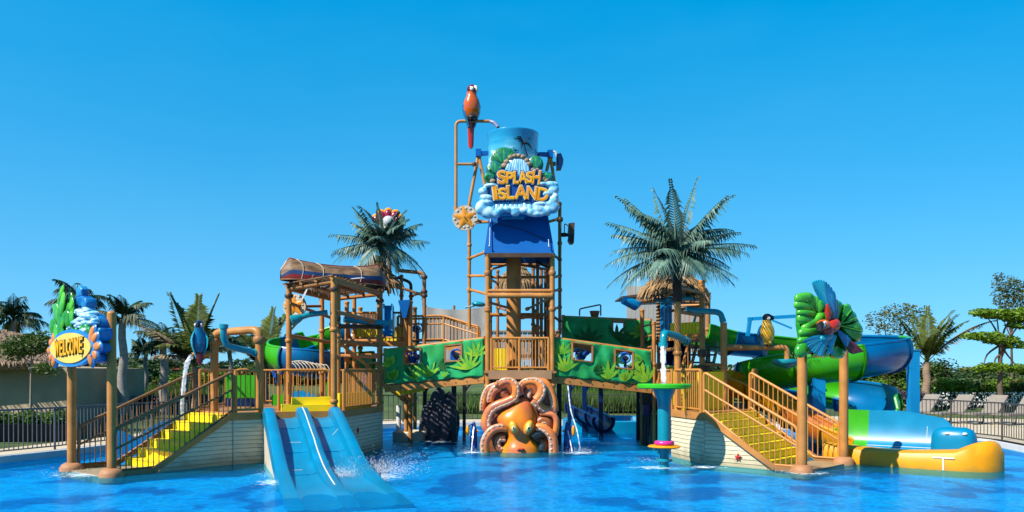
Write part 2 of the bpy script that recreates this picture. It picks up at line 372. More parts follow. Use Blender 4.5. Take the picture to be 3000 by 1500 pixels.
ring_strip([(lambda i: 1.0 + 0.012, DECKZ + .002), (lambda i: PAVE[i], DECKZ)], 'paving', sand_mat())
KERBM = paint('white_kerb_stone', (0.78, 0.75, 0.70), 0.6, 0.08, 2)
kerb = MB(); kerb.loft([[pool_pt(i, s, z) for i in range(NP)] for s, z in ((0.998, -.02), (0.998, DECKZ + .03), (1.03, DECKZ + .03), (1.03, DECKZ - .05))], cap=False)
tag(kerb.build('pool_kerb', KERBM, smooth=False, fix=True), kind='structure')
LAWN = paint('lawn_soil', (0.085, 0.12, 0.03), 0.95, 0.35, 0.7, bump=0.4, bscale=20, rgb2=(0.06, 0.10, 0.02), mix_scale=0.3)
tag(ring_strip([(lambda i: PAVE[i] - 0.002, DECKZ - .03), (lambda i: PAVE[i] + .25, .22), (lambda i: PAVE[i] + .8, 0.95), (lambda i: PAVE[i] + 1.4, 1.25), (lambda i: 6, 1.5), (lambda i: 70, 1.6)], 'ground', LAWN), kind='structure')

def pool_floor_mat():
    m = bpy.data.materials.new('mosaic_painted_caustics'); m.use_nodes = True; nt = m.node_tree; n = nt.nodes; l = nt.links
    b = n['Principled BSDF']; b.inputs['Roughness'].default_value = 0.5
    tc = n.new('ShaderNodeTexCoord')
    wz = n.new('ShaderNodeTexNoise'); wz.inputs['Scale'].default_value = 2.2; wz.inputs['Detail'].default_value = 4; l.new(tc.outputs['Object'], wz.inputs[0])
    av = n.new('ShaderNodeVectorMath'); av.operation = 'MULTIPLY_ADD'; av.inputs[1].default_value = (0.7, 0.7, 0); l.new(wz.outputs['Color'], av.inputs[0]); l.new(tc.outputs['Object'], av.inputs[2])
    mp = n.new('ShaderNodeMapping'); mp.inputs['Scale'].default_value = (0.50, 0.34, 1); l.new(av.outputs[0], mp.inputs[0])
    nz = n.new('ShaderNodeTexNoise'); nz.inputs['Scale'].default_value = 1.9; nz.inputs['Detail'].default_value = 2; l.new(mp.outputs[0], nz.inputs[0])
    cr = n.new('ShaderNodeValToRGB'); e = cr.color_ramp
    e.elements[0].position = 0.40; e.elements[0].color = (0.000, 0.075, 0.30, 1)
    e.elements[1].position = 0.60; e.elements[1].color = (0.000, 0.30, 0.60, 1)
    x = e.elements.new(0.46); x.color = (0.000, 0.24, 0.55, 1)
    l.new(nz.outputs['Fac'], cr.inputs[0])
    vz = n.new('ShaderNodeTexVoronoi'); vz.feature = 'DISTANCE_TO_EDGE'; vz.inputs['Scale'].default_value = 3.2; l.new(av.outputs[0], vz.inputs['Vector'])  # web of light caustic lines painted into the floor colour over the mosaic patches
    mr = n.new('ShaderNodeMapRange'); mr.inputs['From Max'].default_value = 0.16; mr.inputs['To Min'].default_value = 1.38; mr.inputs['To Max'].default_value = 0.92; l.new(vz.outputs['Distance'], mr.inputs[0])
    fz = n.new('ShaderNodeTexNoise'); fz.inputs['Scale'].default_value = 14; fz.inputs['Detail'].default_value = 3; l.new(tc.outputs['Object'], fz.inputs[0])  # fine ripple sparkle, also painted into the floor colour
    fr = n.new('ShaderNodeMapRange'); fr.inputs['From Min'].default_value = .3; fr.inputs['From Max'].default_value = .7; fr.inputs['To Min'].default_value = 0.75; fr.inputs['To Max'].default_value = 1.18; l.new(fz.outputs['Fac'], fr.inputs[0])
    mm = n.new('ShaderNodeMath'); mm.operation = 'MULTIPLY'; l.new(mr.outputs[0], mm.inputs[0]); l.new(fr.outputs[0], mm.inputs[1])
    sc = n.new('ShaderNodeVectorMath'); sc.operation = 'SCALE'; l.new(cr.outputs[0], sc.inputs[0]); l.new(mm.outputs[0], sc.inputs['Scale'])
    l.new(sc.outputs[0], b.inputs['Base Color'])
    return m
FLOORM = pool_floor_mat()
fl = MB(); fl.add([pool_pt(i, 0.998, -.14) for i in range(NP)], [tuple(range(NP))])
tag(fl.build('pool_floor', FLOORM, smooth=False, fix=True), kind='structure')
pw = MB(); pw.loft([[pool_pt(i, 0.998, z) for i in range(NP)] for z in (-.14, -.02)], cap=False)
tag(pw.build('pool_wall', paint('pool_wall_blue', (0.01, 0.20, 0.62), 0.4, 0.1, 2), smooth=False), kind='structure')

def water_mat():
    m = bpy.data.materials.new('pool_water'); m.use_nodes = True; nt = m.node_tree; n = nt.nodes; l = nt.links; n.clear()
    out = n.new('ShaderNodeOutputMaterial'); tr = n.new('ShaderNodeBsdfTransparent'); tr.inputs[0].default_value = (0.5, 0.93, 1.0, 1)
    gl = n.new('ShaderNodeBsdfGlossy'); gl.inputs['Roughness'].default_value = 0.05; gl.inputs['Color'].default_value = (0.3, 0.8, 1.0, 1)
    fr = n.new('ShaderNodeFresnel'); fr.inputs['IOR'].default_value = 1.33
    tc = n.new('ShaderNodeTexCoord')
    mp = n.new('ShaderNodeMapping'); mp.inputs['Scale'].default_value = (0.8, 1.25, 1); l.new(tc.outputs['Object'], mp.inputs[0])
    a = n.new('ShaderNodeTexNoise'); a.inputs['Scale'].default_value = 1.6; a.inputs['Detail'].default_value = 7; a.inputs['Roughness'].default_value = 0.62; a.inputs['Distortion'].default_value = 0.6; l.new(mp.outputs[0], a.inputs[0])
    b2 = n.new('ShaderNodeTexNoise'); b2.inputs['Scale'].default_value = 9; b2.inputs['Detail'].default_value = 4; l.new(mp.outputs[0], b2.inputs[0])
    ad = n.new('ShaderNodeMath'); ad.operation = 'MULTIPLY_ADD'; ad.inputs[1].default_value = 0.22; l.new(b2.outputs['Fac'], ad.inputs[0]); l.new(a.outputs['Fac'], ad.inputs[2])
    bp = n.new('ShaderNodeBump'); bp.inputs['Strength'].default_value = 0.9; bp.inputs['Distance'].default_value = 0.16; l.new(ad.outputs[0], bp.inputs['Height'])
    l.new(bp.outputs[0], gl.inputs['Normal']); l.new(bp.outputs[0], fr.inputs['Normal'])
    k = n.new('ShaderNodeMath'); k.operation = 'MULTIPLY'; k.inputs[1].default_value = 0.34; l.new(fr.outputs[0], k.inputs[0])
    mx = n.new('ShaderNodeMixShader'); l.new(k.outputs[0], mx.inputs[0]); df = n.new('ShaderNodeBsdfDiffuse'); df.inputs['Color'].default_value = (0.000, 0.26, 0.56, 1); m2 = n.new('ShaderNodeMixShader'); m2.inputs[0].default_value = 0.16; l.new(tr.outputs[0], m2.inputs[1]); l.new(df.outputs[0], m2.inputs[2]); l.new(bp.outputs[0], df.inputs['Normal']); l.new(m2.outputs[0], mx.inputs[1]); l.new(gl.outputs[0], mx.inputs[2]); l.new(mx.outputs[0], out.inputs['Surface'])
    return m
WATERM = water_mat()
wt = MB(); wt.add([pool_pt(i, 0.999, 0.0) for i in range(NP)], [tuple(range(NP))])
tag(wt.build('water', WATERM, smooth=False, fix=True), kind='structure')
# ------------------------------------------------------------------ the play structure
ZD = 1.15                                 # height of the two entrance decks
def lerp(a, b, t): return V(a) * (1 - t) + V(b) * t
def railing(label, base, h=1.0, mat=RAIL, spacing=0.115, mid=None, group=None, r=0.034, br=0.013, posts=(0, -1), low=0.09, hook=False):
    base = [V(p) for p in base]; UP = V((0, 0, 1))
    t = thing('railing', label, 'railing', base[0], group)
    top = [p + UP * h for p in base]
    path = bend(([base[0] + UP * low] if hook else []) + top + ([base[-1] + UP * low] if hook else []), 0.1)
    tube('top_rail', path, r, mat, t)
    tube('bottom_rail', bend([p + UP * low for p in base], .05), r * .7, mat, t, 8)
    if mid: tube('middle_rail', bend([p + UP * h * mid for p in base], .05), r * .75, mat, t, 8)
    for i in posts:
        rod('post', base[i], base[i] + UP * h, r * 1.1, mat, t)
    for a, b in zip(base, base[1:]):
        n = max(1, round((b - a).length / spacing))
        for k in range(1, n):
            q = lerp(a, b, k / n); rod('baluster', q + UP * low, q + UP * h, br, mat, t)
    return t
def board_wall(label, p0, p1, ztop=ZD - .12, zbot=-.3, slope=None, bh=0.095, name='side_wall'):
    """clapboard wall from p0 to p1 (xy); slope = (t0, z0, t1, z1): top edge falls along the wall"""
    p0, p1 = V((p0[0], p0[1], 0)), V((p1[0], p1[1], 0)); d = p1 - p0; L = d.length; u = d / L; nrm = V((u.y, -u.x, 0))
    w = thing(name, label, 'wall', p0)
    z = zbot; rr = random.Random(int(L * 1000)); th = .06
    core_top = []
    def tmax(zz):                          # how far along the wall a board at height zz may reach
        if slope is None or zz <= slope[3]: return L
        return L * min(1, slope[0] + (slope[1] - zz) / (slope[1] - slope[3]) * (slope[2] - slope[0]))
    while z < ztop - 0.01:
        z1 = min(z + bh, ztop); proud = .006 + .006 * rr.random()
        a0, b0, b1 = 0, tmax(z), tmax(z1 - .012)
        if b0 > 0.05:
            poly = [p0 + V((0, 0, z)), p0 + u * b0 + V((0, 0, z)), p0 + u * b1 + V((0, 0, z1 - .012)), p0 + V((0, 0, z1 - .012))]
            q = MB(); pr = nrm * proud
            q.prism([poly[0] + pr * 1.6, poly[1] + pr * 1.6, poly[2] + pr * .6, poly[3] + pr * .6], -nrm * .04)
            q.build('board', CREAM, w, smooth=False, fix=True)
        z = z1
    pc = [p0 + V((0, 0, zbot)), p0 + u * tmax(zbot) + V((0, 0, zbot))]
    zt = ztop - .004
    if slope: pc += [p0 + u * L + V((0, 0, slope[3])), p0 + u * (L * slope[0]) + V((0, 0, zt))]
    else: pc += [p0 + u * L + V((0, 0, zt))]
    pc += [p0 + V((0, 0, zt))]
    MB().prism([p - nrm * .02 for p in pc], -nrm * .05).build('backing', CONC, w, smooth=False, fix=True)
    return w
def post(parent, x, y, z0, z1, r=.068, mat=TAN, name='post', cap=True):
    tube(name, [(x, y, z0), (x, y, z1)], r, mat, parent, 12)
    if z1 - z0 > 1.5:
        for f in (.35, .72): clamp(parent, (x, y, z0 + (z1 - z0) * f + .13 * math.sin(x * 7 + f)), r * 1.22, mat, .045)
    if cap: MB().lathe([(r * 1.25, z1 - .03), (r * 1.25, z1 + .02), (r * .6, z1 + .05)], (x, y, 0), 12).build('post_cap', mat, parent)
def clamp(parent, p, r=.09, mat=BROWN, h=.06):
    MB().lathe([(r, -h), (r * 1.15, -h * .5), (r * 1.15, h * .5), (r, h)], p, 12).build('clamp', mat, parent)

# ---- entrance decks
LDECK = [(-6.35, 18.6), (-5.8, 19.0), (-4.15, 19.63), (-3.64, 22.7), (-4.2, 25.0), (-8.2, 24.4), (-7.65, 19.9)]
RDECK = [(4.38, 18.68), (5.89, 20.28), (6.6, 22.0), (7.0, 24.6), (4.35, 24.8), (4.0, 20.4)]
def deck(label, poly, z, mat=TAN2, thick=.12):
    t = thing('play_deck', label, 'platform', (*poly[0], z))
    MB().prism([(x, y, z - thick) for x, y in poly], (0, 0, thick)).build('floor_slab', mat, t, smooth=False, fix=True)
    c = V((sum(p[0] for p in poly) / len(poly), sum(p[1] for p in poly) / len(poly), 0))
    for a, b in zip(poly, poly[1:] + poly[:1]):
        a, b = V((*a, z - .06)), V((*b, z - .06)); o = ((a + b) / 2 - c); o.z = 0; o.normalize()
        beam('edge_beam', a + o * .045, b + o * .045, .05, .17, TAN, t)
    return t
ld = deck('tan deck at the top of the three-lane blue slide', LDECK, ZD)
rd = deck('tan deck at the head of the long yellow staircase', RDECK, ZD)
for x, y in ((-7.4, 22), (-6.2, 24.0), (-4.5, 24.4)): post(ld, x, y, -.36, ZD - .12, .07, BROWN, 'pile', False)
for x, y in ((6.2, 22), (6.6, 24.2), (4.7, 24.4)): post(rd, x, y, -.36, ZD - .12, .07, BROWN, 'pile', False)
board_wall('clapboard wall in shade between the left stairs and the blue slide', (-6.33, 18.6), (-5.75, 18.98))
board_wall('shaded clapboard wall right of the blue slide with a small red starfish', (-4.12, 19.7), (-3.60, 22.7))
board_wall('sunlit clapboard wall left of the yellow staircase behind the green disc', (3.98, 20.42), (4.36, 18.68), bh=.1)
# starfish on the walls
def star_poly(c, r, ax, ay, rot=0.0, n=5, inner=.42):
    return [c + ax * (math.cos(rot + math.pi * k / n) * (r if k % 2 == 0 else r * inner)) + ay * (math.sin(rot + math.pi * k / n) * (r if k % 2 == 0 else r * inner)) for k in range(2 * n)]
def red_star(c, r, u, label, rot):
    u = V(u).normalized(); nn = V((u.y, -u.x, 0))
    mb = MB(); pts = star_poly(V(c) + nn * .025, r, u, V((0, 0, 1)), rot, inner=.36)
    mid = V(c) + nn * .05
    mb.add(pts + [mid], [(k, (k + 1) % 10, 10) for k in range(10)]); mb.prism(pts, -nn * .03)
    tag(mb.build('starfish_ornament', paint('starfish_red', (.62, .03, .015), .5, .2, 9), smooth=False, fix=True), label, 'starfish')

# ---- stairs
def stairs(label, n0, f0, u, run, nstep, land, name='staircase'):
    n0, f0, u = V((*n0, 0)), V((*f0, 0)), V((*u, 0)).normalized(); t = thing(name, label, 'stairs', n0)
    w = f0 - n0; rise = ZD / nstep; tread = (run - land) / nstep
    for i in range(nstep):
        a = land + tread * i; z1 = rise * (i + 1) - (0.0 if i < nstep - 1 else .01); z0 = max(-.3, z1 - rise - .02) if i else -.3
        q = [n0 + u * a + w * .02, n0 + u * a + w * .98, n0 + u * (a + tread + (.03 if i < nstep - 1 else 0)) + w * .98, n0 + u * (a + tread + (.03 if i < nstep - 1 else 0)) + w * .02]
        MB().prism([p + V((0, 0, z0)) for p in q], (0, 0, z1 - z0)).build('step', YEL, t, smooth=False, fix=True)
        q2 = [n0 + u * (a - .012) + w * .03, n0 + u * (a - .012) + w * .97, n0 + u * (a + .1) + w * .97, n0 + u * (a + .1) + w * .03]
        MB().prism([p + V((0, 0, z1 - .02)) for p in q2], (0, 0, .026)).build('step_nosing', paint('step_nosing', (1.0, .66, .01), .5, .1, 8), t, smooth=False, fix=True)
    q = [n0 - u * .1, f0 - u * .1, f0 + u * land, n0 + u * land]
    MB().prism([p + V((0, 0, -.3)) for p in q], (0, 0, .33)).build('landing', paint('wet_landing', (.42, .30, .16), .35, .2, 3), t, smooth=False, fix=True)
    for o, k in ((n0, -.03), (f0, .03)):
        a = o + w.normalized() * k
        MB().beam(a + u * (land - .2) + V((0, 0, .05)), a + u * run + V((0, 0, ZD - .02)), .05, .12).build('stringer', TAN, t, smooth=False)
        MB().beam(a - u * .05 + V((0, 0, .05)), a + u * (land - .2) + V((0, 0, .05)), .05, .1).build('stringer', TAN, t, smooth=False)
    return t
UL = V((.6, .8, 0)); N0L, F0L = V((-8.05, 16.35, 0)), V((-9.35, 17.45, 0)); RUNL, LANDL = 2.83, 1.12
stairs('yellow staircase rising behind the welcome sign posts', N0L[:2], F0L[:2], UL[:2], RUNL, 6, LANDL)
UR = V((-.727, .687, 0)); N0R, F0R = V((6.05, 17.1, 0)), V((7.56, 18.7, 0)); RUNR, LANDR = 2.3, .78
stairs('long yellow staircase beside the leaf and macaw sign', N0R[:2], F0R[:2], UR[:2], RUNR, 7, LANDR)
wl_ = (N0L - N0L)
def side_of(n0, u, run, land, lab, inset):
    top = n0 + u * run; bot = n0 + u * (land - .1)
    return board_wall(lab, (top + inset)[:2], (bot + inset)[:2], ZD - .1, -.3, (0.0, ZD - .1, 1.0, 0.02))
side_of(N0R, UR, RUNR, LANDR, 'sunlit triangular clapboard side of the long staircase with a red starfish', V((.02, .03, 0)))
# the left one must face the camera: build from bottom to top with the slope mirrored
def side_wall_left():
    top = N0L + UL * RUNL; bot = N0L + UL * (LANDL - .1)
    p1, p0 = bot, top; d = p1 - p0; L = d.length; u = d / L; nrm = V((-u.y, u.x, 0))
    w = thing('side_wall', 'shaded triangular clapboard side of the stairs behind the welcome sign', 'wall', p0)
    z = -.3; zt = ZD - .1
    while z < zt - .01:
        z1 = min(z + .095, zt); tm = lambda zz: L if zz < .02 else L * (zt - zz) / (zt - .02)
        b0, b1 = tm(z), tm(z1 - .012)
        if b0 > .05:
            poly = [p0 + V((0, 0, z)), p0 + u * b0 + V((0, 0, z)), p0 + u * b1 + V((0, 0, z1 - .012)), p0 + V((0, 0, z1 - .012))]
            MB().prism([poly[0] + nrm * .014, poly[1] + nrm * .014, poly[2] + nrm * .006, poly[3] + nrm * .006], -nrm * .04).build('board', CREAM, w, smooth=False, fix=True)
        z = z1
    MB().prism([p - nrm * .02 for p in (p0 + V((0, 0, -.3)), p1 + V((0, 0, -.3)), p1 + V((0, 0, .02)), p0 + V((0, 0, zt)))], -nrm * .05).build('backing', CONC, w, smooth=False, fix=True)
side_wall_left()
red_star((N0R + UR * 1.45 + V((0, 0, .22)))[:], .09, -UR, 'small red starfish on the sunlit side of the long staircase', .3)
red_star((-3.93, 20.8, .62), .1, (.17, 1, 0), 'small red starfish on the shaded wall right of the blue slide', .9)
def stair_rail(n0, u, run, land, label, mid=.58, start=-.1, mat=RAIL, h=.95):
    """top rail in one straight slope; the bottom rail follows the steps and the flat landing"""
    t = thing('railing', label, 'railing', n0 + u * start); UPV = V((0, 0, 1)); s1 = land - .1
    zb = lambda q: .12 if q < s1 else .12 + (ZD - .03) * (q - s1) / (run - s1)
    zt = lambda q: (.12 + h * .86) + (ZD + h - .12 - h * .86) * (q - start) / (run - start)
    at = lambda q, z: n0 + u * q + UPV * z
    tube('top_rail', bend([at(start, .1), at(start, zt(start)), at(run, zt(run)), at(run, ZD)], .1), .034, mat, t)
    tube('bottom_rail', bend([at(start, zb(start)), at(s1, zb(s1)), at(run, zb(run))], .05), .024, mat, t, 8)
    tube('middle_rail', [at(start, zt(start) * mid), at(run, ZD + h * mid)], .025, mat, t, 8)
    n = round((run - start) / .12)
    for k in range(1, n):
        q = start + (run - start) * k / n; rod('baluster', at(q, zb(q)), at(q, zt(q)), .013, mat, t)
    return t
stair_rail(N0L, UL, RUNL, LANDL, 'near handrail of the stairs behind the welcome sign', start=.12, mat=RAILSHADE)
stair_rail(F0L, UL, RUNL, LANDL, 'far handrail of the stairs behind the welcome sign', start=.12, mat=RAILSHADE)
stair_rail(N0R, UR, RUNR, LANDR, 'near tan handrail of the long yellow staircase', start=.1)
stair_rail(F0R, UR, RUNR, LANDR, 'far tan handrail of the long yellow staircase', start=.1)

# ---- railings on the entrance decks
railing('tan railing between the welcome stairs and the blue slide', [(-6.3, 18.68, ZD), (-5.85, 19.02, ZD)], 1.0, hook=True)
railing('tan railing at the back of the left deck by the green flume', [(-7.6, 19.95, ZD), (-7.9, 22.2, ZD), (-8.1, 24.2, ZD)], 1.0, spacing=.45)
railing('tan railing along the rear edge of the slide deck', [(-8.0, 24.3, ZD), (-6.0, 24.6, ZD), (-4.3, 24.9, ZD)], 1.0)
railing('tan railing above the shaded wall right of the blue slide', [(-4.1, 19.95, ZD), (-3.68, 22.55, ZD)], 1.0, hook=True)
railing('short tan railing behind the slide step at the left end', [(-5.75, 20.2, ZD), (-5.2, 20.4, ZD), (-4.6, 20.62, ZD)], 1.0, hook=True)
railing('tan railing beside the teal spout on the right deck', [(4.05, 20.3, ZD), (4.35, 18.85, ZD)], 1.0, hook=True)
railing('tan railing at the left rear edge of the right deck', [(4.1, 21.0, ZD), (4.3, 24.2, ZD)], 1.0)
railing('tan railing at the rear of the right deck before the flume', [(4.6, 24.7, ZD), (6.9, 24.5, ZD)], 1.0)
railing('tan railing at the far side of the right deck by the gold slide', [(6.0, 20.4, ZD), (6.6, 22.0, ZD), (6.95, 24.3, ZD)], 1.0)
# yellow step blocks and bins on the decks
def yblock(name, label, c, s, rz, z0=ZD):
    t = thing(name, label, 'step', (c[0], c[1], z0)); rot = Matrix.Rotation(rz, 3, 'Z')
    box('lower_block', (c[0], c[1], z0 + s[2] * .25), (s[0], s[1], s[2] * .5), YEL, t, rot)
    o = rot @ V((s[0] * .1, s[1] * .18, 0))
    box('upper_block', (c[0] + o.x, c[1] + o.y, z0 + s[2] * .75 + .002), (s[0] * .78, s[1] * .6, s[2] * .5), YEL, t, rot)
    return t
yblock('step_block', 'yellow two-tier step block at the head of the blue slide', (-4.95, 19.75), (1.15, .55, .34), R(21), ZD + .002)
def ypanel(label, a, b, h, z0=ZD, n=8):
    a, b = V((*a, 0)), V((*b, 0)); t = thing('panel_wall', label, 'panel', (a.x, a.y, z0)); d = (b - a); rz = math.atan2(d.y, d.x)
    for k in range(n):
        c = a + d * ((k + .5) / n); block('panel', (c.x, c.y, z0 + h / 2 + .004), (d.length / n - .012, .05, h), YEL, t, rz)
    return t
ypanel('low yellow panel wall inside the railing right of the blue slide', (-4.3, 20.3), (-3.9, 22.6), .42)
ypanel('yellow panels behind the green disc on the right deck', (4.3, 20.6), (5.2, 20.9), .75, n=7)
ypanel('tall yellow panels beside the head of the long staircase', (4.55, 20.0), (5.35, 20.75), .95, n=6)
ypanel('yellow panel wall at the rear of the right deck', (4.6, 23.8), (6.4, 23.6), 1.0, n=10)
# ------------------------------------------------------------------ central tower
ct = thing('bucket_tower', 'tall tan pipe tower under the tipping bucket in the middle', 'tower', (.2, 22.8, 0))
TX0, TX1, TYF, TYB = XX(1429, 22), XX(1618, 22), 22.0, 24.2
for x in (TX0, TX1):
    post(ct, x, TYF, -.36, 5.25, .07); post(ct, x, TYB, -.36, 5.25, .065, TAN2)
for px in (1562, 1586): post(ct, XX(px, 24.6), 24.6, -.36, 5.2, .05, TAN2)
OX0, OX1 = XX(1375, 23), XX(1640, 23)
post(ct, OX0, 23, ZZ(965, 23), ZZ(603, 23), .048); post(ct, OX1, 23, ZZ(980, 23), ZZ(597, 23), .048, TAN2)
tube('central_column', [(XX(1505, 23.1), 23.1, -.36), (XX(1505, 23.1), 23.1, 5.3)], .205, TAN, ct, 24)
for py, d, r in ((852, 21.97, .05), (866, 21.95, .075), (922, 23.9, .055), (775, 24.2, .04), (812, 24.2, .045)):
    tube('cross_beam', [(TX0, d, ZZ(py, d)), (TX1, d, ZZ(py, d))], r, TAN, ct)
for py in (775, 812, 860, 921):
    for x in (TX0, TX1): tube('side_beam', [(x, TYF, ZZ(py, 22)), (x, TYB, ZZ(py, 22))], .045, TAN2, ct)
def strut(parent, a, b, r=.04, mat=TAN, ends=True):
    a, b = V(a), V(b); tube('strut', [a, b], r, mat, parent, 8)
    if ends:
        d = (b - a).normalized() * .05
        for e, s in ((a, 1), (b, -1)): tube('pipe_fitting', [e - d * s, e + d * s * 1.4], r * 1.55, mat, parent, 10)
for y in (808, 848):
    strut(ct, (OX0, 23, ZZ(y, 23)), (TX0, 22, ZZ(y + (0 if y == 808 else 14), 22)), .038)
strut(ct, (OX0, 23, ZZ(757, 23)), (TX0 - .05, 22.3, ZZ(738, 22.3)), .038)
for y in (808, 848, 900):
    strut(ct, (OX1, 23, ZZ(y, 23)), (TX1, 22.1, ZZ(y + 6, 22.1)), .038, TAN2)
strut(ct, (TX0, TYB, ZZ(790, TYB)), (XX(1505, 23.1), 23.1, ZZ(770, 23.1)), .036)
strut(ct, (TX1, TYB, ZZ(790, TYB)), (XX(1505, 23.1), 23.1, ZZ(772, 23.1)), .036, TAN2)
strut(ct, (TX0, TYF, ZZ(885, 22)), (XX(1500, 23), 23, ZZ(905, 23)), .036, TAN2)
for py in (800, 905):
    for x in (TX0, TX1): clamp(ct, (x, TYF, ZZ(py, 22)), .085, TAN2)
# deck of the tower
DT = 2.13
MB().prism([(TX0 - .1, TYF - .12, DT - .06), (TX1 + .1, TYF - .12, DT - .06), (TX1 + .1, TYB + .3, DT - .06), (TX0 - .1, TYB + .3, DT - .06)], (0, 0, .06)).build('deck_slab', TAN2, ct, smooth=False, fix=True)
beam('deck_beam', (TX0 + .02, TYF - .105, DT - .1), (TX1 - .02, TYF - .105, DT - .1), .06, .24, paint('deck_fascia', (.42, .24, .12), .6, .15, 3), ct)
for x in (TX0, TX1): beam('deck_beam', (x, TYF, DT - .16), (x, TYB + .3, DT - .16), .06, .18, TAN2, ct)
# front gate of the tower deck
railing('tan balustrade of the central tower above the octopus', [(TX0 + .1, TYF - .03, DT), (.2, TYF - .03, DT), (TX1 - .1, TYF - .03, DT)], .88, spacing=.09, posts=(0, 1, -1), hook=False)
railing('tan railing at the rear of the central tower deck', [(TX0, TYB + .2, DT), (TX1, TYB + .2, DT)], .9, spacing=.1)
ypanel('yellow panels left of the column on the central tower deck', (TX0 + .15, 22.7), (-.15, 22.7), .62, DT, 5)
# brown beam and blue hopper
hp = thing('splash_hopper', 'blue trapezoid splash hopper below the tipping bucket', 'hopper', (.2, 22, 5.3))
def tri4(pa, pb): return pa, pb
HF, HB = 21.9, 23.9
hz0, hz1 = ZZ(742, HF), ZZ(633, 22.3)
xl0, xr0, xl1, xr1 = XX(1418, HF), XX(1625, HF), XX(1434, 22.3), XX(1606, 22.3)
def quad_panel(name, q, th, mat, parent):
    q = [V(p) for p in q]; nn = (q[1] - q[0]).cross(q[2] - q[0]).normalized()
    return MB().prism(q, nn * th).build(name, mat, parent, smooth=False, fix=True)
quad_panel('front_panel', [(xl0, HF, hz0), (xr0, HF, hz0), (xr1, 22.3, hz1), (xl1, 22.3, hz1)], -.04, HBLUE, hp)
quad_panel('side_panel', [(xl0, HF + .03, hz0), (xl1, 22.33, hz1), (xl1, 23.5, hz1), (xl0, HB, hz0)], -.04, HBLUE, hp)
quad_panel('side_panel', [(xr0, HF + .03, hz0), (xr1, 22.33, hz1), (xr1, 23.5, hz1), (xr0, HB, hz0)], .04, HBLUE, hp)
quad_panel('rear_panel', [(xl0, HB, hz0), (xr0, HB, hz0), (xr1, 23.5, hz1), (xl1, 23.5, hz1)], .04, HBLUE, hp)
for px in (1437, 1605):
    a, b = P(px + (-3 if px < 1500 else 3), 722, HF - .03), P(px, 640, 22.22)
    tube('stay_rod', [a, b], .014, HBLUE, hp, 8); ball('rod_knob', a + V((0, -.02, 0)), .03, STEEL, hp, 8, 6)
tube('stay_rod', [P(1437, 650, 22.2), P(1530, 672, 22.1), P(1598, 700, 22.0)], .012, NAVY, hp, 6)
beam('lip_beam', (XX(1426, HF) + .03, HF - .04, hz0 - .06), (XX(1616, HF), HF - .04, hz0 - .06), .12, .11, BROWN, hp)
for x in (TX0, TX1): beam('lip_beam', (x, HF + .05, hz0 - .07), (x, HB, hz0 - .07), .1, .1, BROWN, hp)

# bucket frame
bf = thing('pipe_scaffold', 'tan pipe frame with blue brackets carrying the tipping bucket', 'frame', (.2, 22.9, 5.3))
BD = 22.8
for apx, apy, foots in ((1402, 452, ((1372, 612), (1428, 580))), (1612, 455, ((1578, 600), (1636, 610)))):
    ap = P(apx, apy, BD)
    for fx, fy in foots: strut(bf, ap, P(fx, fy, BD + (.0 if fx in (1372, 1636) else -.1)), .046, TAN, False)
    box('bracket', ap + V((0, 0, .03)), (.15, .2, .2), HBLUE, bf)
    tube('trunnion', [ap, V((XX(1503, BD) + (-.62 if apx < 1500 else .62), BD, ap.z + .03))], .055, HBLUE, bf)
    box('bracket_arm', V((ap.x + (.15 if apx < 1500 else -.15), BD - .05, ap.z + .02)), (.34, .06, .1), HBLUE, bf)
for px, sgn in ((1375, -1), (1640, 1)):
    x = XX(px, 23); tube('frame_leg', [(x, 23, ZZ(610, 23)), (x, 23, ZZ(745, 23))], .05, TAN if sgn < 0 else TAN2, bf)
    clamp(bf, (x, 23, ZZ(643, 23)), .08, TAN2 if sgn < 0 else BROWN)
for a, b in (((1375, 652), (1432, 650)), ((1376, 620), (1428, 600)), ((1640, 640), (1590, 655))): strut(bf, P(*a, 23), P(*b, 22.6), .04, TAN2, False)
# parrot perch pipe
pf = thing('perch_pipe', 'thin tan pipe frame holding the red macaw beside the bucket', 'pipe', P(1336, 612, 22.6))
tube('pipe', bend([P(1336, 612, 22.6), P(1336, 355, 22.6), P(1436, 355, 22.6)], .14), .042, TAN, pf)
tube('pipe', [P(1336, 481, 22.6), P(1385, 481, 22.65)], .036, TAN, pf); clamp(pf, P(1389, 481, 22.65), .06, BROWN, .05)
tube('outlet_hose', crom([P(1434, 355, 22.6), P(1448, 360, 22.55), P(1459, 373, 22.5)]), [.042] * 4 + [.05] * 9, paint('grey_hose', (.28, .28, .42), .3), pf, 10, cap=False)
strut(pf, P(1336, 611, 22.6), P(1375, 612, 23), .036)

